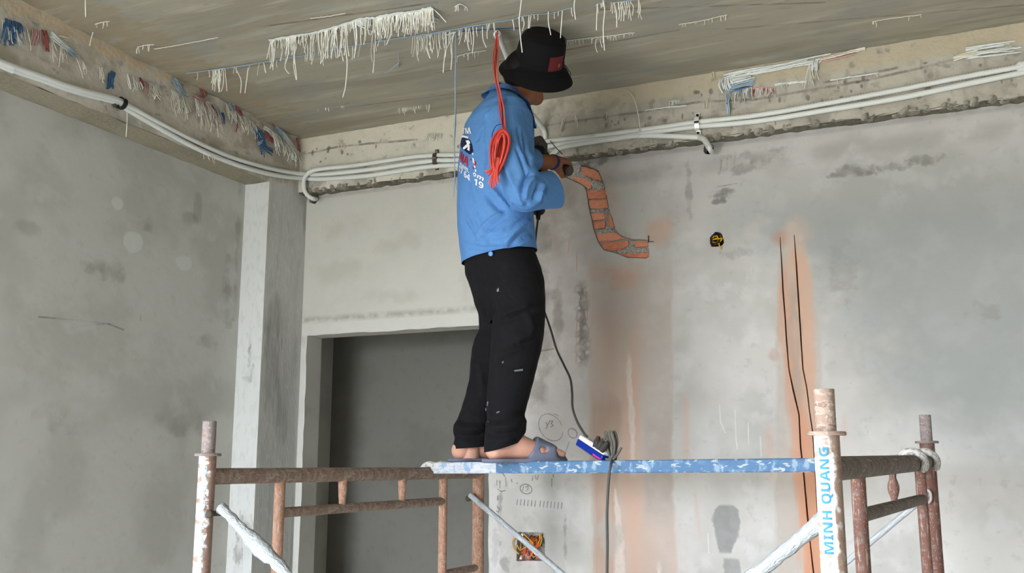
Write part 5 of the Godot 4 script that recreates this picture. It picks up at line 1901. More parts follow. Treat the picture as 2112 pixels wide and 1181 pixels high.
	part("back_print", decal(text_px("NAU", Vector2(945, 328), Vector2(975, 350), Vector2(3, -17)), sn, 960, 332), M.print_red, shirt)
	part("back_print", decal(text_px("nam.com", Vector2(945, 340), Vector2(989, 372), Vector2(1.5, -7)), sn, 965, 350), M.print_white, shirt)
	part("back_print", decal(text_px("17 64519", Vector2(941, 351), Vector2(989, 389), Vector2(1, -13)), sn, 965, 362), M.print_white, shirt)
	part("back_print", decal(poly_px([975, 315, 977, 316, 977, 320, 975, 319]) + poly_px([975, 325, 978, 327, 980, 338, 977, 336]) + poly_px([978, 340, 981, 342, 982, 347, 979, 346]) + poly_px([980, 349, 983, 350, 983, 355, 981, 354]), sn, 978, 330), M.print_white, shirt)
	var bp := sn.hit(EYE + ray(1012, 523) * 2.6, ray(1012, 523), 1.6)
	var bn := sn.slope(bp)
	var bg := G.new()
	bg.lathe(bp - bn * 0.002, bn, [Vector2(0.0085, 0), Vector2(0.0085, 0.004), Vector2(0.007, 0.005), Vector2(0.006, 0.0035), Vector2(0, 0.0035)], 16)
	part("button", bg.mesh(), M.button_blue, shirt)

	# ---- trousers
	var tn := Net.new(Vector3(D(925, 700, 3.3).x - 0.10, D(1000, 945, 3.2).y - 0.01, D(1100, 800, 3.3).z - 0.32), Vector3(D(1130, 600, 3.3).x + 0.12, D(1000, 500, 3.3).y, D(930, 800, 3.3).z + 0.30), 0.0085)
	tn.stack(row_nodes(pelvis, 3.27, 0, th), side, fdir, 0.035)
	tn.stack(row_nodes(leg_n, 3.19, 0, th), side, fdir, 0.022)
	tn.stack(row_nodes(leg_f, 3.40, 0, th), side, fdir, 0.022)
	var tg := G.new()
	tn.mesh(tg)
	fold(tg, tn, [
		[0.0112, 0.0114, 1029, 652, 1060, 640, 1096, 627], [-0.0112, 0.0114, 1032, 664, 1064, 652, 1100, 638],
		[0.0128, 0.0133, 1063, 703, 1082, 694, 1100, 684], [-0.0112, 0.0114, 1060, 714, 1084, 704, 1104, 692],
		[0.0112, 0.0114, 1024, 740, 1050, 726, 1080, 716], [-0.0096, 0.0114, 1020, 600, 1018, 640, 1014, 690],
		[-0.0112, 0.0095, 1004, 862, 1030, 866, 1060, 858, 1082, 850], [0.0128, 0.0104, 1003, 874, 1030, 880, 1060, 874, 1084, 866],
		[-0.0128, 0.0085, 1002, 888, 1030, 896, 1056, 894, 1080, 884], [0.0096, 0.0085, 1002, 900, 1030, 908, 1060, 902],
		[0.0160, 0.0104, 938, 878, 960, 884, 985, 884, 998, 880], [-0.0144, 0.0085, 938, 894, 960, 899, 985, 898, 998, 894],
		[-0.0096, 0.0095, 945, 864, 965, 868, 990, 866], [0.0096, 0.0114, 1085, 640, 1096, 670, 1092, 700],
		[-0.0096, 0.0095, 982, 600, 1000, 640, 1004, 700], [0.0096, 0.0114, 975, 740, 990, 760, 996, 800]])
	var h1 := D(1000, 931, 3.19)
	var n1 := (D(1070, 911, 3.19) - h1).cross(side).normalized()
	if n1.y > 0:
		n1 = -n1
	clip_mesh(tg, n1, n1.dot(h1), D(1030, 925, 3.19), 0.112)
	var h2 := D(935, 925, 3.40)
	var n2 := (D(1000, 920, 3.40) - h2).cross(side).normalized()
	if n2.y > 0:
		n2 = -n2
	clip_mesh(tg, n2, n2.dot(h2), D(965, 925, 3.42), 0.112)
	var trousers := part("trousers", tg.mesh(true), M.trouser_black, o)
	for q in [[1060, 763, 1078, 760, 1079, 764, 1061, 766], [1006, 828, 1008, 827, 1007, 836, 1005, 837], [1007, 868, 1009, 871, 1010, 878, 1008, 876], [1025, 597, 1029, 593, 1030, 600, 1026, 602], [1036, 746, 1039, 744, 1039, 748, 1036, 749], [1000, 842, 1003, 840, 1004, 846, 1001, 847], [1024, 850, 1030, 847, 1031, 849, 1025, 852]]:
		part("paint_fleck", decal(poly_px(q), tn, q[0], q[1], 0.001), M.dust_fleck, trousers)

	# ---- bucket hat
	var hg := G.new()
	var base := hat_rim + up_hat * 0.046
	hg.lathe(base, up_hat, [Vector2(0.136, -0.050), Vector2(0.1375, -0.0485), Vector2(0.132, -0.041), Vector2(0.122, -0.029), Vector2(0.110, -0.016), Vector2(0.099, -0.006), Vector2(0.092, 0.001), Vector2(0.0895, 0.010), Vector2(0.0880, 0.030), Vector2(0.0855, 0.060), Vector2(0.0815, 0.084), Vector2(0.076, 0.097), Vector2(0.067, 0.106), Vector2(0.05, 0.1125), Vector2(0.03, 0.1155), Vector2(0.0, 0.1165)], 56, true)
	hg.lathe(base, up_hat, [Vector2(0.0, 0.113), Vector2(0.05, 0.109), Vector2(0.072, 0.094), Vector2(0.082, 0.058), Vector2(0.0855, 0.006), Vector2(0.108, -0.018), Vector2(0.136, -0.050)], 56, true)
	for k in hg.v.size():         # the soft brim waves a little
		var d := hg.v[k] - base
		var hgt := d.dot(up_hat)
		if hgt < 0:
			var w := atan2(d.dot(f_h), d.dot(s_h))
			hg.v[k] += up_hat * (0.004 * sin(2 * w + 0.6) + 0.003 * sin(3 * w)) * clampf(-hgt / 0.05, 0, 1)
	var hat := part("hat", hg.mesh(true), M.hat_black, o)
	var stitch := G.new()
	for rr in [[0.1005, -0.0075], [0.1105, -0.0165], [0.1225, -0.0295], [0.0895, 0.010], [0.0775, 0.0945]]:
		var ring := []
		for k in 57:
			var w := TAU * k / 56.0
			var d := f_h * sin(w) + s_h * cos(w)
			ring.append(base + d * (rr[0] + 0.0004) + up_hat * (rr[1] + (0.004 * sin(2 * w + 0.6) + 0.003 * sin(3 * w)) * clampf(-rr[1] / 0.05, 0, 1)))
		stitch.tube(PackedVector3Array(ring), 0.0011, 5, false)
	part("stitching", stitch.mesh(), M.hat_black, hat)
	var e1 := view * Vector3(0, 0, 1)
	e1 = (e1 - up_hat * e1.dot(up_hat)).normalized()
	var e2 := up_hat.cross(e1)
	if e2.dot(view.x) < 0:
		e2 = -e2
	var prow := []
	for a in 5:
		var row := []
		for b in 13:
			var w := deg_to_rad(lerpf(26, 68, b / 12.0))
			var hh := lerpf(0.010, 0.062, a / 4.0)
			row.append(base + (e1 * cos(w) + e2 * sin(w)) * (lerpf(0.0898, 0.0858, a / 4.0) + 0.0020) + up_hat * hh)
		prow.append(row)
	var pg := G.new()
	pg.sheet(prow, false, Vector2.ONE, up_hat.cross(e1).dot(e2) < 0)
	for r in [0, 4]:                 # its edge
		for b in 12:
			pg.quad(prow[r][b], prow[r][b + 1], prow[r][b + 1] * 1.0 - (e1 * 0.5 + e2 * 0.8) * 0.003, prow[r][b] - (e1 * 0.5 + e2 * 0.8) * 0.003)
	part("leather_patch", pg.mesh(), M.leather_red, hat, "dark red leather patch with a small gold emblem")
	var em := G.new()
	var ew := deg_to_rad(54)
	var ed := e1 * cos(ew) + e2 * sin(ew)
	var ec := base + ed * 0.0905 + up_hat * 0.030
	var et := up_hat.cross(ed)
	var loop := []
	for k in 17:
		var w := TAU * k / 16.0
		loop.append(ec + ed * 0.0012 + et * 0.003 * cos(w) + up_hat * 0.0065 * sin(w))
	em.tube(PackedVector3Array(loop), 0.0009, 5, false)
	part("emblem", em.mesh(), M.gold, hat)
	# a little hair under the hat
	var rn := Net.new(head - Vector3.ONE * 0.12, head + Vector3.ONE * 0.13, 0.006)
	rn.egg(head + up_h * 0.020 - f_h * 0.010, hb, Vector3(0.074, 0.083, 0.087), 0.01)
	rn.keep(-up_h * 0.92 + f_h * 0.39, (-up_h * 0.92 + f_h * 0.39).dot(head + up_h * 0.012 + f_h * 0.01))
	var rg := G.new()
	rn.mesh(rg)
	part("hair", rg.mesh(true), M.hair, o)

	# ---- sandals
	for k in 2:
		var heel: Vector3 = foot_nets[k][0]
		var ball: Vector3 = foot_nets[k][1]
		var ank: Vector3 = foot_nets[k][2]
		var h0 := Vector3(heel.x, PLANK + 0.009, heel.z)
		var b0 := Vector3(ball.x, PLANK + 0.009, ball.z)
		var fs := Net.new(Vector3(minf(heel.x, ball.x) - 0.11, PLANK - 0.012, minf(heel.z, ball.z) - 0.16), Vector3(maxf(heel.x, ball.x) + 0.15, PLANK + 0.13, maxf(heel.z, ball.z) + 0.11), 0.0044)
		var sb := Basis(side, Vector3.UP, fdir)
		fs.egg(h0, sb, Vector3(0.038, 0.013, 0.042), 0.01)
		fs.egg(h0.lerp(b0, 0.5), sb, Vector3(0.037, 0.013, 0.10), 0.012)
		fs.egg(b0 + fdir * 0.012, sb, Vector3(0.050, 0.014, 0.075), 0.012)
		# vamp over the forefoot
		var mid := heel.lerp(ball, 0.72)
		fs.chain([mid + Vector3.UP * 0.024, ball + Vector3.UP * 0.006 + fdir * 0.012], [0.036, 0.028], 0.012)
		fs.chain([mid - side * 0.012, ball - side * 0.022 + fdir * 0.02], [0.030, 0.026], 0.012)
		fs.chain([mid + side * 0.012, ball + side * 0.020 + fdir * 0.02], [0.030, 0.026], 0.012)
		fs.chain([ball + fdir * 0.02, ball + fdir * 0.062 - Vector3.UP * 0.016], [0.026, 0.016], 0.012)
		var back := (-fdir * 0.86 + Vector3.UP * 0.5).normalized()
		var cut := mid + fdir * 0.018 + Vector3.UP * 0.04
		for q in fs.f.size():            # the shoe is open behind the vamp
			var ii := q % fs.nx
			var jj := (q / fs.nx) % fs.ny
			var kk := q / (fs.nx * fs.ny)
			var p := fs.o + Vector3(ii, jj, kk) * fs.c
			if p.y > PLANK + 0.017:
				fs.f[q] = maxf(fs.f[q], (p - cut).dot(back))
		for hlp in [[ball - fdir * 0.012 - side * 0.044 + Vector3.UP * 0.008, Vector3(0.016, 0.011, 0.016)], [ball + fdir * 0.044 - side * 0.036 + Vector3.UP * 0.006, Vector3(0.014, 0.010, 0.014)], [ball + fdir * 0.034 + Vector3.UP * 0.03, Vector3(0.012, 0.014, 0.012)]]:
			fs.egg(hlp[0], sb, hlp[1], 0.0, true)
		fs.keep(-Vector3.UP, -PLANK)
		var fg := G.new()
		fs.mesh(fg)
		part("sandal", fg.mesh(true), M.sandal_grey, o)
	# wristband and the dusty glove's cuff
	var wb := G.new()
	var wd := (rod_c - wr_f).normalized()
	wb.tube(PackedVector3Array([wr_f - wd * 0.006, wr_f, wr_f + wd * 0.010, wr_f + wd * 0.016]), [0.0295, 0.031, 0.031, 0.0285], 20, true)
	part("wristband", wb.mesh(), M.band_blue, o)
	build_grinder(tool_a, tool_b, rod_c, rod_h, fdir)


func build_grinder(a: Vector3, b: Vector3, rod: Vector3, rod_h: Vector3, fdir: Vector3) -> void:
	var o := thing("angle_grinder", "dusty dark green angle grinder held in the man's hands against the wall", "power tool", b)
	var ax := (a - b).normalized()
	var l := a.distance_to(b)
	var g := G.new()
	g.lathe(b, ax, [Vector2(0.0, 0), Vector2(0.022, 0.0), Vector2(0.027, 0.006), Vector2(0.029, 0.05), Vector2(0.027, 0.10), Vector2(0.027, l - 0.09), Vector2(0.033, l - 0.075), Vector2(0.033, l - 0.03), Vector2(0.030, l - 0.022), Vector2(0, l - 0.022)], 24)
	part("body", g.mesh(), M.tool_green, o)
	var h := G.new()
	var into := (Vector3(0, 0, -1) - ax * Vector3(0, 0, -1).dot(ax)).normalized()
	var sd := ax.cross(into).normalized()
	h.box(a, Vector3(0.030, 0.036, 0.026), Basis(sd, into, sd.cross(into)), 0.010)
	h.lathe(a, sd, [Vector2(0.024, 0.02), Vector2(0.026, 0.024), Vector2(0.026, 0.044), Vector2(0.012, 0.048), Vector2(0.012, 0.060), Vector2(0, 0.060)], 20)
	part("gear_head", h.mesh(), M.tool_dusty, o)
	var d := G.new()
	d.lathe(a + sd * 0.055, sd, [Vector2(0, 0), Vector2(0.062, 0), Vector2(0.0625, 0.001), Vector2(0.062, 0.002), Vector2(0, 0.002)], 40)
	part("cutting_disc", d.mesh(), M.steel, o)
	var gd := G.new()
	var rows := []
	for r in [[0.062, 0.045], [0.066, 0.047], [0.066, 0.066], [0.062, 0.067]]:
		var row := []
		for k in 21:
			var w := deg_to_rad(lerpf(95, 275, k / 20.0))
			row.append(a + sd * r[1] + (into * cos(w) + ax * sin(w)) * r[0])
		rows.append(row)
	gd.sheet(rows)
	part("guard", gd.mesh(), M.tool_dark, o)
	var s := G.new()
	var s0 := a.lerp(rod, 0.35)
	s.tube(PackedVector3Array([a, s0, rod - rod_h * 0.05]), [0.008, 0.009, 0.011], 14)
	s.lathe(rod - rod_h * 0.055, rod_h, [Vector2(0, 0), Vector2(0.022, 0), Vector2(0.023, 0.006), Vector2(0.016, 0.012), Vector2(0.0165, 0.095), Vector2(0.021, 0.102), Vector2(0.021, 0.110), Vector2(0.012, 0.116), Vector2(0, 0.117)], 20)
	part("side_handle", s.mesh(), M.tool_dusty, o)
	var sw := G.new()
	sw.box(b + ax * 0.05 - fdir * 0.027, Vector3(0.008, 0.022, 0.008), Basis(), 0.003)
	part("switch", sw.mesh(), M.tool_dark, o)
	sw = G.new()
	sw.lathe(b - ax * 0.03, ax, [Vector2(0.006, 0), Vector2(0.008, 0.0), Vector2(0.011, 0.03)], 14)
	part("cable_gland", sw.mesh(), M.tool_dark, o)


# ---------------------------------------------------------------- conduits
func path_px(list: Array, f: Callable) -> Array:       # [px, py, offset] -> points on a surface
	var out := []
	for q in list:
		out.append(f.call(float(q[0]), float(q[1]), float(q[2]) if q.size() > 2 else 0.0))
	return out

func conduit(label: String, pts: Array, r: float, m: Material, ribbed := false, group := "") -> Node3D:
	var path := smooth_path(pts, 8)
	var g := G.new()
	if ribbed:
		var fine := PackedVector3Array()
		var rad := []
		for k in path.size() - 1:
			var n := maxi(1, int(path[k].distance_to(path[k + 1]) / 0.0026))
			for s in n:
				fine.append(path[k].lerp(path[k + 1], s / float(n)))
		for k in fine.size():
			rad.append(r + (0.0007 if k % 4 < 2 else -0.0009))
		g.tube(fine, rad, 12, true)
	else:
		g.tube(path, r, 16, true)
	return solo("conduit", g.mesh(), m, label, "conduit", group)

func build_conduits() -> void:
	# left beam: two side by side, round the corner and along the back beam
	var up_l := path_px([[-60, 101, 0.030], [0, 127, 0.030], [80, 156, 0.030], [160, 184, 0.029], [238, 204, 0.026], [262, 216, 0.022], [330, 254, 0.018], [400, 290, 0.017], [470, 321, 0.018], [530, 340, 0.019], [580, 352, 0.020]], Lf)
	var lo_l := path_px([[-60, 108, 0.011], [0, 134, 0.011], [80, 163, 0.011], [160, 190, 0.011], [238, 210, 0.011], [262, 225, 0.012], [330, 265, 0.014], [400, 303, 0.014], [470, 333, 0.014], [530, 352, 0.015], [580, 363, 0.016]], Lf)
	up_l.push_front(Vector3(XL + 0.030, up_l[0].y + 0.03, -0.2))
	lo_l.push_front(Vector3(XL + 0.011, lo_l[0].y + 0.03, -0.2))
	up_l.append_array(path_px([[630, 359, 0.022], [670, 359, 0.018], [760, 350, 0.016], [840, 338, 0.015], [900, 331, 0.015], [950, 329, 0.016], [1060, 315, 0.016], [1140, 300, 0.016], [1200, 291, 0.015], [1280, 283, 0.015], [1350, 272, 0.015], [1440, 261, 0.015], [1560, 250, 0.015], [1700, 228, 0.015], [1860, 201, 0.016], [1980, 176, 0.017], [2112, 149, 0.018], [2240, 122, 0.018]], Bm))
	up_l.append(Vector3(2.6, up_l[-1].y - 0.02, ZB + 0.018))
	conduit("white conduit round the corner, the lower of the pair running to the far right", up_l, 0.0105, M.pvc, false, "")
	lo_l.append_array(path_px([[630, 368, 0.015], [670, 369, 0.013], [760, 362, 0.013], [840, 350, 0.013], [900, 342, 0.013], [950, 340, 0.013], [1050, 336, 0.012], [1110, 334, 0.006], [1122, 316, -0.03]], Bm))
	conduit("white conduit coming round the corner, lowest on the back beam left of the man", lo_l, 0.0105, M.pvc)
	var loop := path_px([[652, 410, -0.04], [645, 409, 0.008], [634, 402, 0.022], [627, 388, 0.030], [628, 368, 0.034], [642, 353, 0.034], [670, 347, 0.028], [740, 340, 0.022], [840, 325, 0.016], [900, 320, 0.015], [960, 318, 0.015], [1060, 303, 0.016], [1130, 291, 0.016], [1220, 281, 0.016], [1320, 268, 0.015], [1400, 257, 0.015], [1440, 251, 0.015], [1560, 238, 0.015], [1700, 214, 0.015], [1860, 184, 0.016], [1980, 160, 0.017], [2112, 136, 0.018], [2240, 112, 0.018]], Bm)
	loop.append(Vector3(2.6, loop[-1].y - 0.02, ZB + 0.018))
	conduit("ribbed white conduit topmost on the back beam, curling out of a hole by the corner", loop, 0.0105, M.pvc, true)
	var third := path_px([[1135, 326, -0.05], [1140, 318, 0.012], [1156, 305, 0.016], [1200, 296, 0.016], [1260, 287, 0.016], [1320, 280, 0.016], [1390, 281, 0.016], [1440, 283, 0.018], [1452, 287, 0.024], [1459, 297, 0.026], [1464, 307, 0.012], [1467, 312, -0.03]], Bm)
	conduit("white conduit with a ribbed elbow turning into the wall right of the man", third, 0.0105, M.pvc)
	var el := smooth_path(path_px([[1442, 283, 0.0185], [1452, 287, 0.024], [1459, 297, 0.026], [1463, 305, 0.014]], Bm), 8)
	var eg := G.new()
	var er := []
	var efine := PackedVector3Array()
	for k in el.size() - 1:
		for s in 3:
			efine.append(el[k].lerp(el[k + 1], s / 3.0))
	for k in efine.size():
		er.append(0.0128 if k % 4 < 2 else 0.0118)
	eg.tube(efine, er, 14)
	solo("conduit_bend", eg.mesh(), M.pvc_dusty, "ribbed plastic bend on the end of the conduit that turns into the wall", "conduit bend")
	# the loose one that comes out of the wall behind the man and ends under the ceiling
	var end := D(1025, 70, 3.24)
	var up := [W(1122, 316, -0.05), W(1121, 308, 0.03), W(1125, 285, 0.075), W(1118, 262, 0.10), D(1092, 228, 3.82), D(1066, 180, 3.66), D(1048, 124, 3.44), D(1036, 92, 3.31), end]
	var lp := smooth_path(up, 8)
	var lg := G.new()
	lg.tube(lp, 0.0105, 18, false)
	var dirn := (lp[lp.size() - 1] - lp[lp.size() - 3]).normalized()
	lg.lathe(end, dirn, [Vector2(0.0105, -0.04), Vector2(0.0145, -0.035), Vector2(0.0148, 0.0), Vector2(0.0135, 0.002), Vector2(0.0085, 0.0), Vector2(0.0085, -0.06)], 20)
	solo("conduit", lg.mesh(), M.pvc, "loose white conduit behind the hat, red wires hanging from its open end", "conduit")
	# clamps and ties
	var c1 := thing("pipe_clamp", "black pipe clamp with a screw on the left beam", "pipe clamp", Lf(248, 212))
	var g := G.new()
	var u := (Lf(262, 216, 0) - Lf(236, 203, 0)).normalized()
	var v := Vector3.RIGHT.cross(u).normalized()
	var cc := Lf(250, 213, 0.020)
	var ring := []
	for k in 25:
		var w := TAU * k / 24.0
		ring.append(cc + Vector3.RIGHT * 0.024 * cos(w) + v * 0.022 * sin(w))
	var rows := []
	for s in [-0.009, 0.009]:
		var row := []
		for p in ring:
			row.append(p + u * s)
		rows.append(row)
	g.sheet(rows)
	for row in rows:
		g.tube(PackedVector3Array(row), 0.0016, 6, false)
	part("band", g.mesh(), M.black_tape, c1)
	var tg := G.new()
	tg.lathe(Lf(236, 215, 0.004), Vector3.RIGHT, [Vector2(0.012, 0), Vector2(0.012, 0.012), Vector2(0.008, 0.014), Vector2(0.006, 0.010), Vector2(0, 0.010)], 14)
	part("screw", tg.mesh(), M.rusty_zinc, c1)
	var c2 := thing("pipe_clamp", "rusty pipe clamp round three conduits left of the man", "pipe clamp", Bm(902, 330))
	saddle(c2, Bm(902, 330), 0.042, M.rusty_zinc, M.zinc)
	var c3 := thing("pipe_clamp", "shiny zinc pipe clamp on the back beam right of the man", "pipe clamp", Bm(1440, 257))
	saddle(c3, Bm(1440, 257), 0.040, M.bright_zinc, M.black_tape)
	for t in [[1132, 286, 1160, 318, "thin dark wire tie round the conduits beside the man's hands"], [1324, 262, 1318, 292, "pale wire tie round the conduits at the loop of hanging wire"]]:
		var p := Bm(t[0], t[1], 0.004)
		var q := Bm(t[2], t[3], 0.004)
		var path := smooth_path([p, p.lerp(q, 0.3) + Vector3(0, 0, 0.026), p.lerp(q, 0.7) + Vector3(0, 0, 0.027), q], 6)
		var wg := G.new()
		wg.tube(path, 0.0017, 6)
		solo("wire_tie", wg.mesh(), M.black_wire if t[0] == 1132 else M.thread_cream, t[4], "wire tie")

func saddle(o: Node3D, c: Vector3, h: float, m: Material, m2: Material) -> void:
	var rows := []
	for s in [-0.009, 0.009]:
		var row := []
		for k in 17:
			var w := deg_to_rad(lerpf(-90, 90, k / 16.0))
			row.append(c + Vector3(s, h * 0.72 * sin(w), 0.004 + 0.027 * pow(cos(w), 0.5)))
		rows.append(row)
	var g := G.new()
	g.sheet(rows)
	for row in rows:
		g.tube(PackedVector3Array(row), 0.0012, 6, false)
	g.box(c + Vector3(0, h * 0.72 + 0.009, 0.005), Vector3(0.009, 0.010, 0.0018), Basis(), 0.001)
	g.box(c + Vector3(0.002, -h * 0.72 - 0.009, 0.005), Vector3(0.009, 0.010, 0.0018), Basis(), 0.001)
	part("strap", g.mesh(), m, o)
	for s in [-1.0, 1.0]:
		var b := G.new()
		b.lathe(c + Vector3(0, s * (h * 0.72 + 0.009), 0.006), Vector3(0, 0, 1), [Vector2(0.006, 0), Vector2(0.006, 0.003), Vector2(0.004, 0.004), Vector2(0, 0.004)], 10)
		part("screw", b.mesh(), m2, o)
	var l := G.new()
	l.box(c + Vector3(0, 0.001, 0.0325), Vector3(0.0095, 0.004, 0.001), Basis(), 0.0005)
	part("slot_edge", l.mesh(), m2, o)


# ---------------------------------------------------------------- wires and cables
func wire(g: G, pts: Array, r: float, per := 8, sides := 8) -> void:
	g.tube(smooth_path(pts, per), r, sides)

func build_wires() -> void:
	# red wires: out of the conduit, down over the man's back, the rest wound into a hank
	var hank := thing("wire_hank", "hank of red wire that hangs from the open conduit over the man's shoulder", "wire", D(1030, 385, 3.0))
	var top := D(1025, 68, 3.22)
	var strands := [[[1022, 90, 3.19], [1017, 120, 3.15], [1021, 160, 3.12], [1029, 200, 3.09], [1032, 240, 3.05], [1040, 270, 3.02]], [[1028, 90, 3.19], [1027, 120, 3.145], [1026, 160, 3.11], [1033, 195, 3.085], [1040, 230, 3.045], [1042, 275, 3.02]], [[1025, 90, 3.195], [1021, 130, 3.15], [1023, 170, 3.115], [1031, 205, 3.08], [1037, 245, 3.04], [1041, 272, 3.015]]]
	for k in strands.size():
		var pts := [D(1026 + k, 64, 3.27), top]
		for q in strands[k]:
			pts.append(D(q[0], q[1], q[2]))
		var g := G.new()
		wire(g, pts, 0.0026)
		part("wire", g.mesh(), M.red_wire if k != 1 else M.red_wire_pale, hank)
	var bl := G.new()
	wire(bl, [D(1026, 70, 3.245), D(1025, 120, 3.15), D(1026, 165, 3.118), D(1034, 205, 3.082), D(1037, 255, 3.028), D(1041, 300, 3.02), D(1044, 320, 3.012)], 0.0016)
	part("wire", bl.mesh(), M.black_wire, hank)
	var bl2 := G.new()
	wire(bl2, [D(1037, 256, 3.03), D(1024, 259, 3.04), D(1016, 274, 3.04), D(1014, 296, 3.035)], 0.0014)
	part("wire", bl2.mesh(), M.strip_blue, hank)
	var q := RandomNumberGenerator.new()
	q.seed = 21
	for k in 20:                    # turns of the hank: long loops, upper bow near (1040, 280), lower near (1025, 350)
		var g := G.new()
		var pts := []
		var w0 := lerpf(0.05, 1.15, k / 19.0)
		var z := 2.99 + q.randf_range(0.0, 0.035)
		var cx := q.randf_range(-3, 3)
		var hi := lerpf(26, -6, k / 19.0)
		var lo := q.randf_range(-18, 10)
		var turns := 17
		for s in turns + 1:
			var w := TAU * s / turns
			var yy := 318.0 + lo * 0.5 - cos(w) * (44.0 - hi * 0.5)
			var lean := (yy - 270.0) * -0.16
			var xw := lerpf(19.0, 11.0, clampf((yy - 290.0) / 60.0, 0, 1)) * w0
			pts.append(D(1036 + cx + lean + sin(w) * xw, yy, z + 0.006 * sin(w * 2 + k)))
		wire(g, pts, 0.0029, 4)
		part("turn", g.mesh(), M.red_wire if k % 4 else M.red_wire_pale, hank)
	for k in 11:                    # cut ends that spread below
		var g := G.new()
		var x1 := 1000.0 + k * 3.1 + q.randf_range(-2, 2)
		var y1: float = [352, 356, 362, 378, 386, 388, 387, 384, 370, 378, 372][k]
		wire(g, [D(1022 + k * 0.8, 325, 2.995), D(1016 + k * 1.1, 345, 2.99), D(lerpf(x1, 1018, 0.35), lerpf(y1, 350, 0.3), 2.985), D(x1, y1, 2.99)], 0.0026)
		part("wire_end", g.mesh(), M.red_wire if k % 3 else M.red_wire_pale, hank)
	# the tool's cable: from the grinder's tail, behind the leg, to the socket strip
	var cg := G.new()
	wire(cg, [D(1110, 436, 3.552), D(1109, 455, 3.545), D(1104, 500, 3.54), D(1100, 560, 3.545), D(1108, 610, 3.55), D(1123, 643, 3.55), D(1136, 680, 3.53), D(1148, 720, 3.50), D(1163, 752, 3.46), D(1176, 780, 3.42), D(1180, 810, 3.38), D(1181, 840, 3.33), D(1190, 868, 3.27), D(1204, 892, 3.20), D(1211, 900, 3.16)], 0.0042)
	solo("power_cable", cg.mesh(), M.grey_cable, "grey power cable that hangs from the grinder to the socket strip on the plank", "cable")
	# socket strip, tilted, tied up with its own cable
	var strip := thing("socket_strip", "white and blue socket strip lying tilted on the plank with a tangle of plugs", "socket strip", D(1236, 948, 3.12))
	var a := D(1207, 908, 3.17)
	var b := D(1250, 936, 3.07)
	var ax := (b - a).normalized()
	var toward := (EYE - a).normalized()
	var face := (toward * 0.45 + level_right * 0.55 + Vector3.UP * 0.75)
	face = (face - ax * face.dot(ax)).normalized()
	var third := face.cross(ax).normalized()
	var bs := Basis(ax, face, ax.cross(face))
	var mid := a.lerp(b, 0.5)
	var half := a.distance_to(b) / 2 + 0.012
	var g1 := G.new()
	g1.box(mid + face * 0.004, Vector3(half, 0.008, 0.022), bs, 0.004)
	part("cover", g1.mesh(), M.plug_white, strip)
	var g2 := G.new()
	g2.box(mid - face * 0.014, Vector3(half + 0.001, 0.011, 0.0225), bs, 0.003)
	part("body", g2.mesh(), M.strip_blue, strip)
	var g3 := G.new()
	g3.box(mid - face * 0.019 + ax * (half * 0.66), Vector3(half * 0.3, 0.003, 0.0230), bs, 0.001)
	part("label", g3.mesh(), M.strip_pink, strip)
	for k in 2:
		var sg := G.new()
		var c := mid + face * 0.0118 + ax * (-half + 0.03 + 0.036 * k)
		sg.lathe(c, face, [Vector2(0.014, 0), Vector2(0.0145, 0.0012), Vector2(0.012, 0.0015), Vector2(0.011, -0.001), Vector2(0, -0.001)], 20)
		for e in [-1.0, 1.0]:
			sg.box(c + ax * 0.005 * e + face * 0.0006, Vector3(0.0016, 0.0012, 0.004), bs, 0.0004)
		part("socket", sg.mesh(), M.pvc_dusty, strip)
	var tangle := thing("cable_tangle", "knotted bundle of dusty grey cable and plugs at the socket strip", "cable", D(1262, 945, 3.08))
	for k in 3:
		var pg := G.new()
		var c := D(1231 + k * 7, 914 + k * 4, 3.07 - k * 0.012)
		pg.lathe(c, (face + ax * (0.3 * k - 0.2)).normalized(), [Vector2(0, -0.014), Vector2(0.011, -0.014), Vector2(0.012, 0.006), Vector2(0.008, 0.016), Vector2(0.005, 0.024), Vector2(0, 0.024)], 12)
		part("plug", pg.mesh(), M.strip_dark, tangle)
	var loops := [[[1262, 946, 3.07], [1256, 920, 3.06], [1248, 896, 3.06], [1250, 891, 3.06], [1257, 908, 3.05], [1264, 942, 3.05]], [[1263, 946, 3.06], [1268, 918, 3.05], [1265, 893, 3.06], [1269, 892, 3.06], [1273, 915, 3.05], [1266, 944, 3.05]], [[1262, 944, 3.055], [1262, 915, 3.045], [1256, 893, 3.05], [1262, 892, 3.05], [1268, 915, 3.04], [1265, 945, 3.045]], [[1240, 920, 3.06], [1246, 906, 3.05], [1252, 900, 3.05], [1252, 920, 3.05], [1258, 942, 3.05]], [[1255, 948, 3.05], [1262, 940, 3.03], [1270, 940, 3.04], [1268, 950, 3.05], [1258, 950, 3.04], [1262, 942, 3.035]], [[1250, 946, 3.05], [1262, 948, 3.03], [1272, 938, 3.03], [1282, 922, 3.03]]]
	for l in loops:
		var lg := G.new()
		var pts := []
		for s in l:
			pts.append(D(s[0], s[1], s[2]))
		wire(lg, pts, 0.0040)
		part("cable_loop", lg.mesh(), M.dusty_cable, tangle)
	var tail := G.new()
	var front := FL.lerp(BL, 0.745)
	wire(tail, [D(1263, 944, 3.05), D(1260, 958, 2.99), D(1257, 975, 2.985), D(1254, 1010, 2.985), D(1252, 1060, 2.985), D(1252.5, 1120, 2.985), D(1252, 1190, 2.985), D(1252, 1400, 2.985), D(1251, 1800, 2.985)], 0.0044)
	part("hanging_cable", tail.mesh(), M.grey_cable, tangle)
	# wires in the round hole
	var r := thing("wire_coil", "coil of yellow and black wires stuffed in the small round hole of the back wall", "wire", W(1479, 495))
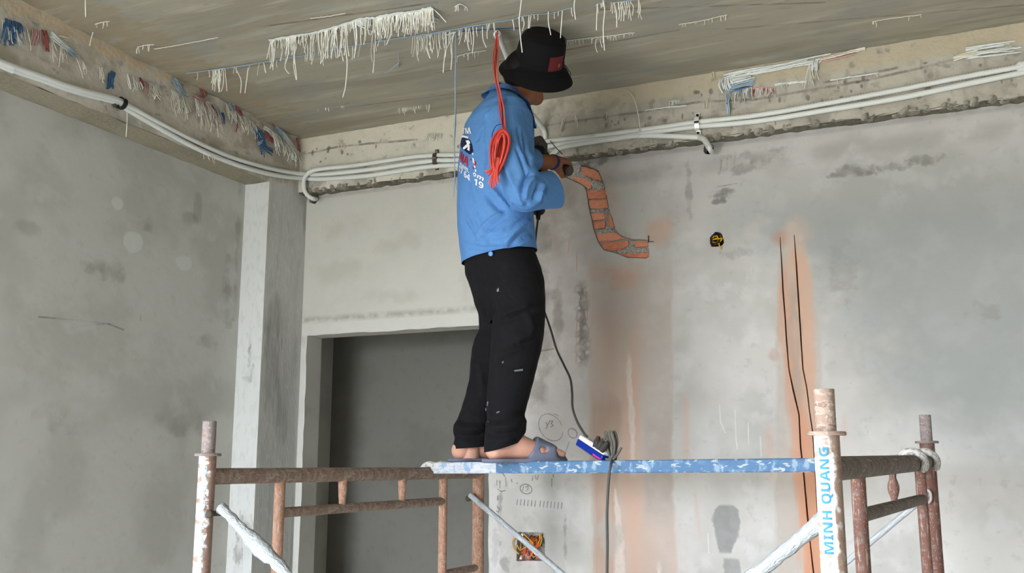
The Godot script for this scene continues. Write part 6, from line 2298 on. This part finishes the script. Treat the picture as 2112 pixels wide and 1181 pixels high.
	for k in 9:
		var wg := G.new()
		var pts := []
		var ry := q.randf_range(0.012, 0.026)
		var rx := q.randf_range(0.007, 0.019)
		var cc := W2(1478 + q.randf_range(-3, 3), 494 + q.randf_range(-3, 3))
		for s in 13:
			var w := TAU * s / 12.0 * q.randf_range(0.98, 1.02) + k
			pts.append(Vector3(cc.x + rx * cos(w) + 0.3 * ry * sin(w) * (k % 2), cc.y + ry * sin(w), ZW + 0.002 + 0.012 * sin(w * 1.5 + k)))
		wire(wg, pts, 0.0024, 4)
		part("wire", wg.mesh(), M.yellow_wire if k % 2 else M.black_wire, r)
	for s in [[1470, 488, 1468, 508, 0], [1483, 500, 1487, 514, 1], [1474, 484, 1486, 482, 0], [1468, 495, 1490, 492, 1], [1470, 503, 1489, 499, 0]]:
		var wg := G.new()
		var p0 := W(s[0], s[1], 0.008)
		var p1 := W(s[2], s[3], 0.008)
		wire(wg, [p0 + Vector3(0, 0, -0.02), p0, p0.lerp(p1, 0.5) + Vector3(0, 0, 0.012), p1], 0.0026, 5)
		part("wire", wg.mesh(), M.yellow_wire if s[4] else M.black_wire, r)
	# wires in the square box hole
	var bx := thing("wire_bundle", "bundle of orange and yellow wires spilling from the square hole by the doorway", "wire", W(1095, 1130))
	for k in 22:
		var wg := G.new()
		var x0 := q.randf_range(1072, 1120)
		var x1 := q.randf_range(1070, 1112)
		var y1 := q.randf_range(1120, 1156)
		var p0 := W(x0, q.randf_range(1102, 1112), -0.05)
		wire(wg, [p0, W(lerpf(x0, x1, 0.3) + q.randf_range(-6, 6), q.randf_range(1108, 1122), -0.012), W(lerpf(x0, x1, 0.7), lerpf(1112, y1, 0.7), 0.012 + 0.01 * q.randf()), W(x1, y1, 0.010), W(x1 + q.randf_range(-6, 8), y1 - q.randf_range(4, 14), 0.0)], 0.0024, 5)
		part("wire", wg.mesh(), [M.orange_wire, M.orange_wire, M.orange_wire, M.yellow_wire, M.violet_wire, M.orange_wire, M.black_wire][k % 7], bx)
	for l in [[[1080, 1112], [1066, 1108], [1057, 1116], [1060, 1130], [1070, 1142]], [[1076, 1100], [1084, 1104], [1092, 1112], [1100, 1120]]]:
		var wg := G.new()
		var pts := []
		for s in l:
			pts.append(W(s[0], s[1], 0.012))
		wire(wg, pts, 0.0022)
		part("wire", wg.mesh(), M.yellow_wire, bx)
	for s in [[1078, 1100], [1076, 1147]]:
		var wg := G.new()
		wg.lathe(W(s[0], s[1], 0.004), Vector3(0.2, -0.4, 1), [Vector2(0, 0), Vector2(0.006, 0), Vector2(0.006, 0.016), Vector2(0.003, 0.018), Vector2(0, 0.018)], 10)
		part("connector", wg.mesh(), M.white_wire, bx)
	for k in 5:
		var wg := G.new()
		wg.tube(PackedVector3Array([W(1116 + q.randf_range(-3, 6), 1101, 0.002 + 0.003 * k), W(1112 + k * 2, 1112, 0.01), W(1104 + k * 3, 1126, 0.012)]), 0.0028, 7)
		part("wire", wg.mesh(), M.yellow_wire if k % 2 else M.strip_dark, bx)
	# the nail and bits by the chase's end
	var ng := G.new()
	ng.tube(PackedVector3Array([W(1337, 482, -0.01), W(1337.5, 489, 0.006), W(1338, 499, 0.004)]), 0.0022, 6)
	ng.tube(PackedVector3Array([W(1336, 499, -0.01), W(1342, 498, 0.010), W(1348, 498, 0.018)]), 0.0016, 6)
	solo("bent_nail", ng.mesh(), M.rusty_zinc, "bent nail sticking out of the wall at the end of the brick chase", "nail")


# ---------------------------------------------------------------- scraps of sack and threads left by the formwork
func hang(g: G, from: Vector3, length: float, out_: Vector3, q: RandomNumberGenerator, r := 0.0014, sway := 0.25) -> void:
	var d := (Vector3.DOWN + Vector3(q.randf_range(-sway, sway), 0, q.randf_range(-sway, sway) * 0.5)).normalized()
	var pts := [from]
	var n := 3
	var bend := Vector3(q.randf_range(-1, 1), q.randf_range(-0.3, 0.3), q.randf_range(-1, 1)) * length * 0.12
	for k in n:
		var t := (k + 1.0) / n
		pts.append(from + d * length * t + bend * sin(t * 3.0) + out_ * minf(0.02, length * 0.3) * t)
	g.tube(smooth_path(pts, 3), r, 5, false)

func strip_mesh(path: Array, width: float, thick: float, across: Vector3, q: RandomNumberGenerator, rag := 0.35) -> ArrayMesh:
	var sp := smooth_path(path, 10)
	var rows := [[], [], [], []]
	for k in sp.size():
		var d := (sp[mini(k + 1, sp.size() - 1)] - sp[maxi(k - 1, 0)]).normalized()
		var u := across - d * across.dot(d)
		u = u.normalized()
		var n := d.cross(u)
		var w1 := width * (0.5 + q.randf_range(-rag, rag) * 0.5)
		var w2 := width * (0.5 + q.randf_range(-rag, rag) * 0.5)
		var lift := n * q.randf_range(-0.4, 0.4) * thick
		rows[0].append(sp[k] + u * w1 + n * thick * 0.2 + lift)
		rows[1].append(sp[k] + n * thick + lift)
		rows[2].append(sp[k] - u * w2 + n * thick * 0.2 + lift)
		rows[3].append(sp[k] - n * thick + lift)
	var g := G.new()
	rows.append(rows[0])
	g.sheet(rows)
	return g.mesh()

# o: {called, label, group, f: surface, line: pixels, width, strip: material, n, lo, hi (pixels), threads: [materials], seed}
func fringe(label: String, f: Callable, out_: Vector3, line: Array, width: float, strip_m, n: int, lo: float, hi: float, mats: Array, sd: int, group := "", longs := [], rad := 0.0014) -> Node3D:
	var q := RandomNumberGenerator.new()
	q.seed = sd
	var pts := []
	for k in range(0, line.size(), 2):
		pts.append(f.call(float(line[k]), float(line[k + 1]), 0.003))
	var o := thing("sack_fringe", label, "sack scrap", pts[0], group)
	if strip_m != null:
		var across := Vector3.UP if absf(out_.y) < 0.5 else Vector3(0, 0, 1)
		part("strip", strip_mesh(pts, width, 0.0022, across, q), strip_m, o)
	var sp := smooth_path(pts, 24)
	for mi in mats.size():
		var g := G.new()
		var any := false
		for k in n:
			if k % mats.size() != mi:
				continue
			any = true
			var s := q.randf() * (sp.size() - 1)
			var p := sp[int(s)].lerp(sp[mini(int(s) + 1, sp.size() - 1)], s - int(s))
			var len_ := lerpf(lo, hi, pow(q.randf(), 1.7)) / 560.0
			hang(g, p + out_ * 0.002, len_, out_, q, rad * q.randf_range(0.7, 1.3))
		if any:
			part("threads", g.mesh(), mats[mi], o).set_meta("kind", "stuff")
	for l in longs:
		var g := G.new()
		var lp := []
		var start: Vector3 = f.call(float(l[0]), float(l[1]), 0.002)
		lp.append(start)
		var depth := (start - EYE).dot(level_front)
		for k in range(2, l.size(), 2):
			lp.append(D(l[k], l[k + 1], depth))
		g.tube(smooth_path(lp, 5), 0.0017, 6)
		part("long_thread", g.mesh(), M.thread_white, o)
	return o

func shred(label: String, f: Callable, pieces: Array, sd: int, group := "") -> Node3D:      # [material, width m, pixel points...]: torn ribbons of woven plastic
	var q := RandomNumberGenerator.new()
	q.seed = sd
	var first: Vector3 = f.call(float(pieces[0][2]), float(pieces[0][3]), 0.0)
	var o := thing("sack_shred", label, "sack scrap", first, group)
	for p in pieces:
		var pts := []
		var n: int = (p.size() - 2) / 2
		for k in n:
			pts.append(f.call(float(p[2 + k * 2]), float(p[3 + k * 2]), 0.004 + 0.010 * sin(PI * k / maxf(1, n - 1)) + 0.004 * q.randf()))
		var d: Vector3 = pts[-1] - pts[0]
		var nn := Vector3.RIGHT if f == Lf else Vector3(0, 0, 1)
		var wide: float = p[1]
		var count := maxi(1, int(wide / 0.0045))
		var g := G.new()
		var u := d.cross(nn).normalized()
		for c in count:              # woven strands that have come apart
			var sub := []
			var off := (c - (count - 1) / 2.0) * wide / count
			var reach := q.randf_range(0.75, 1.15)
			for k in pts.size():
				var t := k / float(pts.size() - 1)
				var at: Vector3 = pts[0] + (pts[k] - pts[0]) * reach
				sub.append(at + u * off * (1.0 + t * q.randf_range(-0.15, 0.5)) + nn * q.randf_range(-0.001, 0.003) + u * q.randf_range(-0.002, 0.002))
			var k0 := g.v.size()
			var sm := strip_mesh(sub, wide / count * 1.25, 0.0012, u, q, 0.4)
			var arr := sm.surface_get_arrays(0)
			g.v.append_array(arr[Mesh.ARRAY_VERTEX]); g.n.append_array(arr[Mesh.ARRAY_NORMAL]); g.t.append_array(arr[Mesh.ARRAY_TEX_UV])
			for e in arr[Mesh.ARRAY_INDEX]:
				g.i.append(k0 + e)
		part("ribbon", g.mesh(), p[0], o).set_meta("kind", "stuff")
	return o

func build_fringes() -> void:
	var dn := Vector3.DOWN
	var tw: Material = M.thread_white
	var tc: Material = M.thread_cream
	# ceiling seams
	fringe("long white frayed strip of sack hanging from the ceiling left of the man", Cl, dn, [556, 84, 600, 76, 650, 68, 700, 54, 745, 40, 782, 38], 0.022, M.sack_white, 150, 10, 58, [tw, tw, tc], 301, "", [[604, 74, 606, 100, 612, 164], [715, 52, 712, 90, 716, 130, 713, 175, 707, 201], [706, 56, 703, 95, 708, 126], [733, 40, 736, 80, 730, 120]])
	fringe("bushy white end of the torn sack on the ceiling, short dense threads", Cl, dn, [778, 37, 820, 30, 860, 24, 893, 17], 0.030, M.sack_white, 150, 10, 38, [tw, tw, tc], 302, "", [[893, 18, 906, 30, 920, 46], [800, 42, 806, 66, 797, 92]])
	shred("white torn flap of sack lying against the ceiling under the bushy fringe", Cl, [[M.sack_white, 0.03, 735, 42, 760, 52, 790, 62], [M.sack_white, 0.025, 860, 24, 880, 34, 905, 40], [M.sack_white, 0.02, 820, 32, 850, 40, 880, 44]], 303)
	fringe("pale blue strip of sack along a ceiling seam, running towards the man's hat", Cl, dn, [385, 151, 460, 141, 540, 129, 640, 112, 726, 95, 800, 82, 870, 72, 940, 60, 1000, 50, 1072, 37], 0.009, M.sack_pale_blue, 40, 8, 34, [tw, tc], 304, "", [[544, 130, 548, 150], [590, 122, 588, 140, 596, 152], [606, 118, 606, 140, 611, 165], [770, 90, 772, 120, 769, 150], [884, 72, 880, 100, 887, 120]])
	fringe("clump of white threads on the pale blue ceiling seam near the hanging twine", Cl, dn, [858, 76, 880, 72, 900, 68, 930, 64], 0.012, M.sack_pale_blue, 26, 18, 50, [tw, tc], 305)
	fringe("row of white threads at the left end of the pale blue ceiling seam", Cl, dn, [442, 145, 452, 143, 464, 142], 0.006, M.sack_white, 12, 24, 48, [tw], 306, "", [[512, 140, 508, 170, 505, 192], [486, 142, 497, 165, 496, 192]])
	fringe("short white threads on the blue seam just left of the conduit's open end", Cl, dn, [944, 62, 970, 57, 1000, 52], 0.007, M.sack_blue, 5, 15, 30, [tw], 307, "", [[962, 57, 963, 80, 968, 104], [975, 55, 977, 80, 974, 110], [995, 54, 996, 80, 1003, 98]])
	fringe("thin blue line of sack on the ceiling above the conduit's open end", Cl, dn, [944, 66, 1000, 61, 1072, 58], 0.004, M.sack_blue, 3, 4, 8, [tc], 308)
	fringe("long white threads that dangle from the ceiling before the crown of the black hat", Cl, dn, [1066, 36, 1100, 30, 1140, 26, 1180, 15], 0.003, M.sack_pale_blue, 8, 6, 14, [tc], 309, "", [[1076, -4, 1071, 40, 1073, 70, 1077, 108], [1079, 36, 1081, 50, 1077, 64], [1091, 33, 1090, 60, 1093, 92], [1095, 33, 1092, 64, 1098, 96], [1131, 24, 1131, 45, 1136, 72], [1160, 22, 1158, 48, 1156, 78], [1186, -4, 1184, 15, 1187, 40]])
	fringe("long white threads hanging from the ceiling just right of the hat", Cl, dn, [1225, 12, 1240, 6, 1250, 2], 0.003, M.sack_pale_blue, 4, 6, 14, [tc], 310, "", [[1242, -6, 1247, 20, 1244, 60, 1247, 104], [1232, 8, 1231, 35, 1230, 62], [1230, 80, 1228, 95, 1232, 108], [1237, 80, 1242, 98]])
	fringe("tuft of white threads at the top edge of the ceiling right of the man", Cl, dn, [1258, 6, 1290, 2, 1318, -2], 0.006, M.sack_pale_blue, 18, 10, 34, [tw, tc], 311, "", [[1269, 8, 1272, 30, 1272, 56], [1300, 4, 1306, 14, 1304, 32]])
	fringe("crumbly line of short threads on the ceiling beside the hat's right edge", Cl, dn, [1158, 86, 1200, 80, 1240, 76, 1309, 67], 0.006, M.sack_white, 26, 3, 10, [tc], 312)
	fringe("low row of short pale threads on the ceiling close to the back beam", Cl, dn, [822, 222, 850, 219, 886, 214], 0.003, null, 26, 5, 16, [tw, tc], 313)
	fringe("few short pale threads on the ceiling left of the low thread row", Cl, dn, [655, 224, 680, 220, 710, 217], 0.003, null, 7, 4, 12, [tc], 314)
	fringe("short frayed loops on the ceiling seam behind the hanging twine", Cl, dn, [942, 116, 960, 111, 976, 108, 1002, 104], 0.004, M.sack_white, 9, 4, 12, [tc], 315)
	fringe("small white tuft near the upper left of the ceiling by a pale ridge", Cl, dn, [284, 97, 300, 93, 318, 92], 0.006, M.sack_white, 6, 6, 12, [tw], 316)
	fringe("thin pale ridge of sack on the ceiling left of the frayed strips", Cl, dn, [318, 101, 360, 94, 405, 86, 450, 77], 0.006, M.thread_cream, 0, 4, 8, [tc], 317)
	fringe("single loose threads at the top left of the ceiling", Cl, dn, [196, 50, 210, 46, 226, 44], 0.005, M.thread_cream, 5, 6, 14, [tc], 318, "", [[176, -4, 176, 14, 177, 36], [192, 66, 188, 80, 185, 94]])
	fringe("faint pale ridge on the ceiling left of the white frayed strip's middle", Cl, dn, [640, 38, 680, 33, 712, 27], 0.006, M.thread_cream, 0, 4, 8, [tc], 319)
	fringe("small white knot of thread at the top of the ceiling above the hat", Cl, dn, [938, 14, 950, 8, 964, 16], 0.005, M.sack_white, 6, 4, 12, [tc], 320)
	shred("thin blue scrap of sack stuck flat to the ceiling between the seams", Cl, [[M.sack_pale_blue, 0.004, 794, 150, 808, 140, 824, 128], [M.sack_pale_blue, 0.004, 822, 108, 822, 122, 823, 138]], 321)
	fringe("row of little pale threads on the ceiling at the far right", Cl, dn, [1400, 50, 1440, 44, 1500, 30], 0.004, M.thread_cream, 10, 3, 9, [tc], 322)
	fringe("pale scrap of thread on the ceiling above the white cloth of the back beam", Cl, dn, [1800, 44, 1850, 36, 1900, 30], 0.004, M.thread_cream, 5, 4, 10, [tc], 323)
	# twine
	var tg := G.new()
	var td := (Cl(940, 66) - EYE).dot(level_front)
	wire(tg, [Cl(940, 66), D(940, 110, td), D(939, 160, td), D(939, 230, td), D(937, 300, td), D(938, 350, td), D(937, 380, td), D(935, 406, td)], 0.0021)
	wire(tg, [D(938, 330, td + 0.003), D(938, 360, td + 0.004), D(943, 392, td + 0.004)], 0.0012)
	wire(tg, [D(939, 200, td + 0.003), D(940, 250, td + 0.005), D(937, 300, td + 0.003)], 0.0014)
	var twine := solo("twine", tg.mesh(), M.twine, "pale blue twine that hangs from the ceiling behind the man's back", "twine")
	var kg := G.new()
	var q := RandomNumberGenerator.new()
	q.seed = 5
	for l in [[938, 66, 928, 86, 918, 110, 914, 150], [937, 66, 932, 90, 932, 118, 930, 144], [936, 66, 922, 72, 914, 84], [941, 66, 930, 70, 918, 72]]:
		var pts := [Cl(l[0], l[1], 0.004)]
		for k in range(2, l.size(), 2):
			pts.append(D(l[k], l[k + 1], td))
		wire(kg, pts, 0.0017)
	solo("frayed_knot", kg.mesh(), tw, "frayed white knot where the twine is fixed to the ceiling", "thread")
	# left beam
	var out_l := Vector3.RIGHT
	fringe("frayed blue threads under the dark blue scrap at the left end", Lf, out_l, [8, 46, 26, 52, 46, 60], 0.004, null, 30, 16, 48, [M.sack_blue, M.sack_pale_blue, tw], 330)
	shred("dark blue torn sack scrap at the far left end of the left beam", Lf, [[M.sack_blue, 0.045, 22, 42, 22, 62, 18, 92], [M.sack_blue, 0.03, 36, 46, 38, 58, 34, 72], [M.sack_pale_blue, 0.02, 44, 52, 46, 62, 42, 72]], 331)
	fringe("white threads between the dark blue and red scraps on the left beam", Lf, out_l, [2, 40, 30, 50, 58, 58], 0.004, null, 18, 20, 52, [tw, tc], 332)
	shred("bright red torn sack scrap near the left end of the left beam", Lf, [[M.sack_red, 0.022, 91, 62, 94, 80, 96, 104], [M.sack_pink, 0.035, 74, 60, 76, 74, 72, 92]], 333)
	shred("fan of white torn sack right of the red scrap on the left beam", Lf, [[M.sack_white, 0.028, 104, 70, 122, 84, 146, 104], [M.sack_white, 0.016, 112, 80, 130, 92, 160, 114], [M.sack_pale_blue, 0.02, 136, 98, 150, 108, 160, 118], [M.thread_cream, 0.005, 118, 74, 132, 76, 146, 78]], 334)
	fringe("long thin threads hanging below the white fan of sack", Lf, out_l, [104, 76, 125, 92, 150, 110, 172, 128], 0.004, null, 21, 18, 62, [tw, tc], 335)
	shred("dark blue twist of sack just above the black pipe clamp", Lf, [[M.sack_blue, 0.022, 234, 148, 229, 164, 227, 186], [M.sack_blue, 0.012, 226, 152, 224, 166, 222, 184]], 336)
	fringe("pair of white threads left of the dark blue twist", Lf, out_l, [204, 138, 212, 140], 0.004, null, 6, 30, 44, [tw], 337)
	fringe("white loops of thread right of the black pipe clamp", Lf, out_l, [262, 152, 276, 158, 288, 162], 0.004, M.thread_cream, 18, 22, 42, [tw], 338, "", [[262, 216, 262, 250, 260, 282]])
	shred("small red scrap among white loops on the left beam", Lf, [[M.sack_red, 0.014, 288, 160, 292, 170, 294, 180], [M.sack_pink, 0.014, 300, 168, 302, 180, 300, 190]], 339)
	fringe("tangled white ball of threads in the middle of the left beam", Lf, out_l, [306, 172, 316, 174, 326, 180], 0.010, M.sack_white, 45, 16, 40, [tw, tc], 340)
	shred("pale blue scrap above the thick white thread cluster", Lf, [[M.sack_pale_blue, 0.02, 358, 162, 366, 174, 376, 192], [M.sack_pale_blue, 0.015, 362, 178, 374, 188, 386, 196]], 341)
	fringe("cluster of white threads below the pale blue scrap on the left beam", Lf, out_l, [352, 186, 368, 194, 384, 204], 0.012, M.sack_white, 51, 18, 62, [tw, tc], 342)
	shred("pink and red scraps in the thick white cluster", Lf, [[M.sack_pink, 0.016, 396, 196, 412, 204, 428, 212], [M.sack_red, 0.018, 414, 180, 418, 190, 424, 200], [M.sack_red, 0.012, 436, 216, 442, 226, 448, 244], [M.sack_pale_blue, 0.018, 446, 220, 452, 236, 455, 254], [M.sack_blue, 0.016, 458, 232, 462, 244, 462, 256]], 343)
	fringe("thickest white thread cluster on the left beam, hanging over the conduits", Lf, out_l, [400, 200, 418, 206, 434, 216, 450, 228], 0.014, M.sack_white, 96, 24, 82, [tw, tw, tc, M.sack_pink], 344)
	shred("red scraps right of the thickest thread cluster", Lf, [[M.sack_red, 0.022, 482, 214, 490, 226, 500, 238], [M.sack_red, 0.014, 488, 240, 490, 254, 488, 270], [M.sack_pale_blue, 0.02, 470, 206, 480, 220, 488, 238]], 345)
	fringe("white threads hanging round the red scraps near the corner", Lf, out_l, [466, 214, 484, 226, 504, 240], 0.012, M.sack_white, 51, 16, 50, [tw, tc], 346)
	shred("bright blue tied bunch of sack near the corner", Lf, [[M.sack_blue, 0.035, 526, 262, 534, 276, 540, 294], [M.sack_blue, 0.024, 538, 290, 546, 302, 560, 312], [M.sack_blue, 0.020, 536, 292, 540, 306, 542, 322], [M.sack_pale_blue, 0.014, 530, 298, 540, 292, 548, 286], [M.sack_blue, 0.018, 536, 268, 542, 280, 546, 296]], 347)
	fringe("white threads above the bright blue bunch", Lf, out_l, [504, 238, 516, 250, 530, 262], 0.012, M.sack_white, 39, 14, 44, [tw, tc], 348)
	shred("red and white scraps between the blue bunch and the corner", Lf, [[M.sack_red, 0.025, 546, 274, 556, 284, 566, 292], [M.sack_white, 0.022, 544, 262, 556, 270, 566, 284], [M.sack_pale_blue, 0.024, 568, 262, 582, 276, 592, 296], [M.sack_white, 0.026, 576, 268, 590, 284, 604, 306], [M.sack_red, 0.016, 612, 284, 616, 300, 618, 316]], 349)
	fringe("white thread fringe in the corner where the beams meet", Lf, out_l, [560, 272, 580, 284, 600, 300, 620, 318], 0.014, M.sack_white, 90, 16, 56, [tw, tw, tc], 350)
	shred("blue and red wisps on the ceiling edge above the corner fringe", Lf, [[M.sack_pale_blue, 0.012, 548, 224, 552, 232, 562, 240], [M.sack_red, 0.008, 556, 250, 562, 256, 566, 262]], 351)
	fringe("few threads below the conduits on the left beam", Lf, out_l, [420, 308, 440, 318], 0.003, null, 9, 10, 34, [tc, M.sack_pink], 352)
	# back beam
	var out_b := Vector3(0, 0, 1)
	shred("long white strip of woven sack stuck along the top of the back beam", Bm, [[M.sack_white, 0.026, 1493, 158, 1540, 149, 1600, 139, 1650, 130, 1692, 122], [M.sack_white, 0.05, 1496, 160, 1496, 172, 1500, 186], [M.sack_white, 0.03, 1496, 168, 1524, 163, 1552, 157], [M.sack_white, 0.024, 1682, 124, 1680, 134, 1678, 146]], 361)
	shred("blue woven scrap below the white strip on the back beam", Bm, [[M.sack_pale_blue, 0.028, 1500, 182, 1524, 177, 1554, 170], [M.sack_blue, 0.014, 1504, 186, 1526, 182, 1550, 175], [M.sack_pale_blue, 0.012, 1499, 196, 1501, 212, 1503, 232]], 362)
	fringe("blue and white threads under the blue woven scrap", Bm, out_b, [1500, 190, 1524, 186, 1550, 180], 0.004, null, 34, 14, 42, [M.sack_pale_blue, tw, tc], 363)
	fringe("red and white frayed scrap right of the blue one on the back beam", Bm, out_b, [1549, 184, 1572, 182, 1598, 183], 0.012, M.sack_pink, 34, 8, 24, [M.sack_red, tw, tw], 364)
	fringe("pale seam of sack right of the red scrap", Bm, out_b, [1598, 175, 1630, 171, 1664, 169], 0.010, M.sack_white, 8, 4, 14, [tc], 365)
	fringe("bundle of long threads at the right end of the white strip", Bm, out_b, [1668, 132, 1678, 130, 1688, 127], 0.006, null, 12, 40, 62, [tw, tc], 366)
	shred("narrow grey and red scrap running up to the ceiling right of the white strip", Bm, [[M.thread_cream, 0.012, 1692, 123, 1730, 113, 1774, 102], [M.sack_pink, 0.005, 1694, 127, 1720, 121, 1760, 112]], 367)
	shred("pale plastic patch stuck on the back beam at the far right", Bm, [[M.sack_white, 0.045, 1992, 110, 2040, 103, 2092, 96], [M.thread_cream, 0.02, 1966, 120, 1990, 114, 2020, 110]], 368)
	fringe("small comb of white threads left of the zinc clamp on the back beam", Bm, out_b, [1380, 210, 1390, 208, 1402, 208], 0.004, M.sack_white, 12, 6, 14, [tw], 369)
	fringe("pale seam line on the back beam left of the zinc clamp", Bm, out_b, [1329, 228, 1370, 222, 1417, 218], 0.006, M.sack_white, 4, 6, 14, [tc], 370)
	fringe("pair of hanging threads above the zinc clamp", Bm, out_b, [1450, 204, 1462, 202], 0.004, null, 4, 22, 36, [tc], 371)
	fringe("pale seam line on the back beam right of the white strip", Bm, out_b, [1712, 166, 1760, 158, 1812, 151], 0.006, M.sack_white, 5, 5, 14, [tc], 372)
	fringe("short white comb of threads on the back beam left of the twine", Bm, out_b, [880, 276, 892, 275, 914, 275], 0.003, null, 16, 14, 26, [tw, tc], 373)
	fringe("thin vertical threads on the back beam near the corner", Bm, out_b, [698, 296, 740, 296], 0.003, null, 5, 20, 40, [tc], 374)
	fringe("few threads on the back beam right of the man", Bm, out_b, [1160, 244, 1180, 240, 1270, 228], 0.003, null, 8, 14, 34, [tc], 375)
	fringe("short threads on the ceiling edge left of the white strip", Bm, out_b, [1466, 146, 1474, 144], 0.003, null, 4, 24, 34, [tc], 376)
	var lw := G.new()
	wire(lw, [Cl(1286, 184, 0.0), Bm(1296, 188, 0.03), Bm(1308, 205, 0.05), Bm(1316, 235, 0.045), Bm(1321, 270, 0.03)], 0.0017)
	solo("hanging_wire", lw.mesh(), M.thread_cream, "pale stiff wire that arches from the ceiling down to the conduits right of the man", "wire")
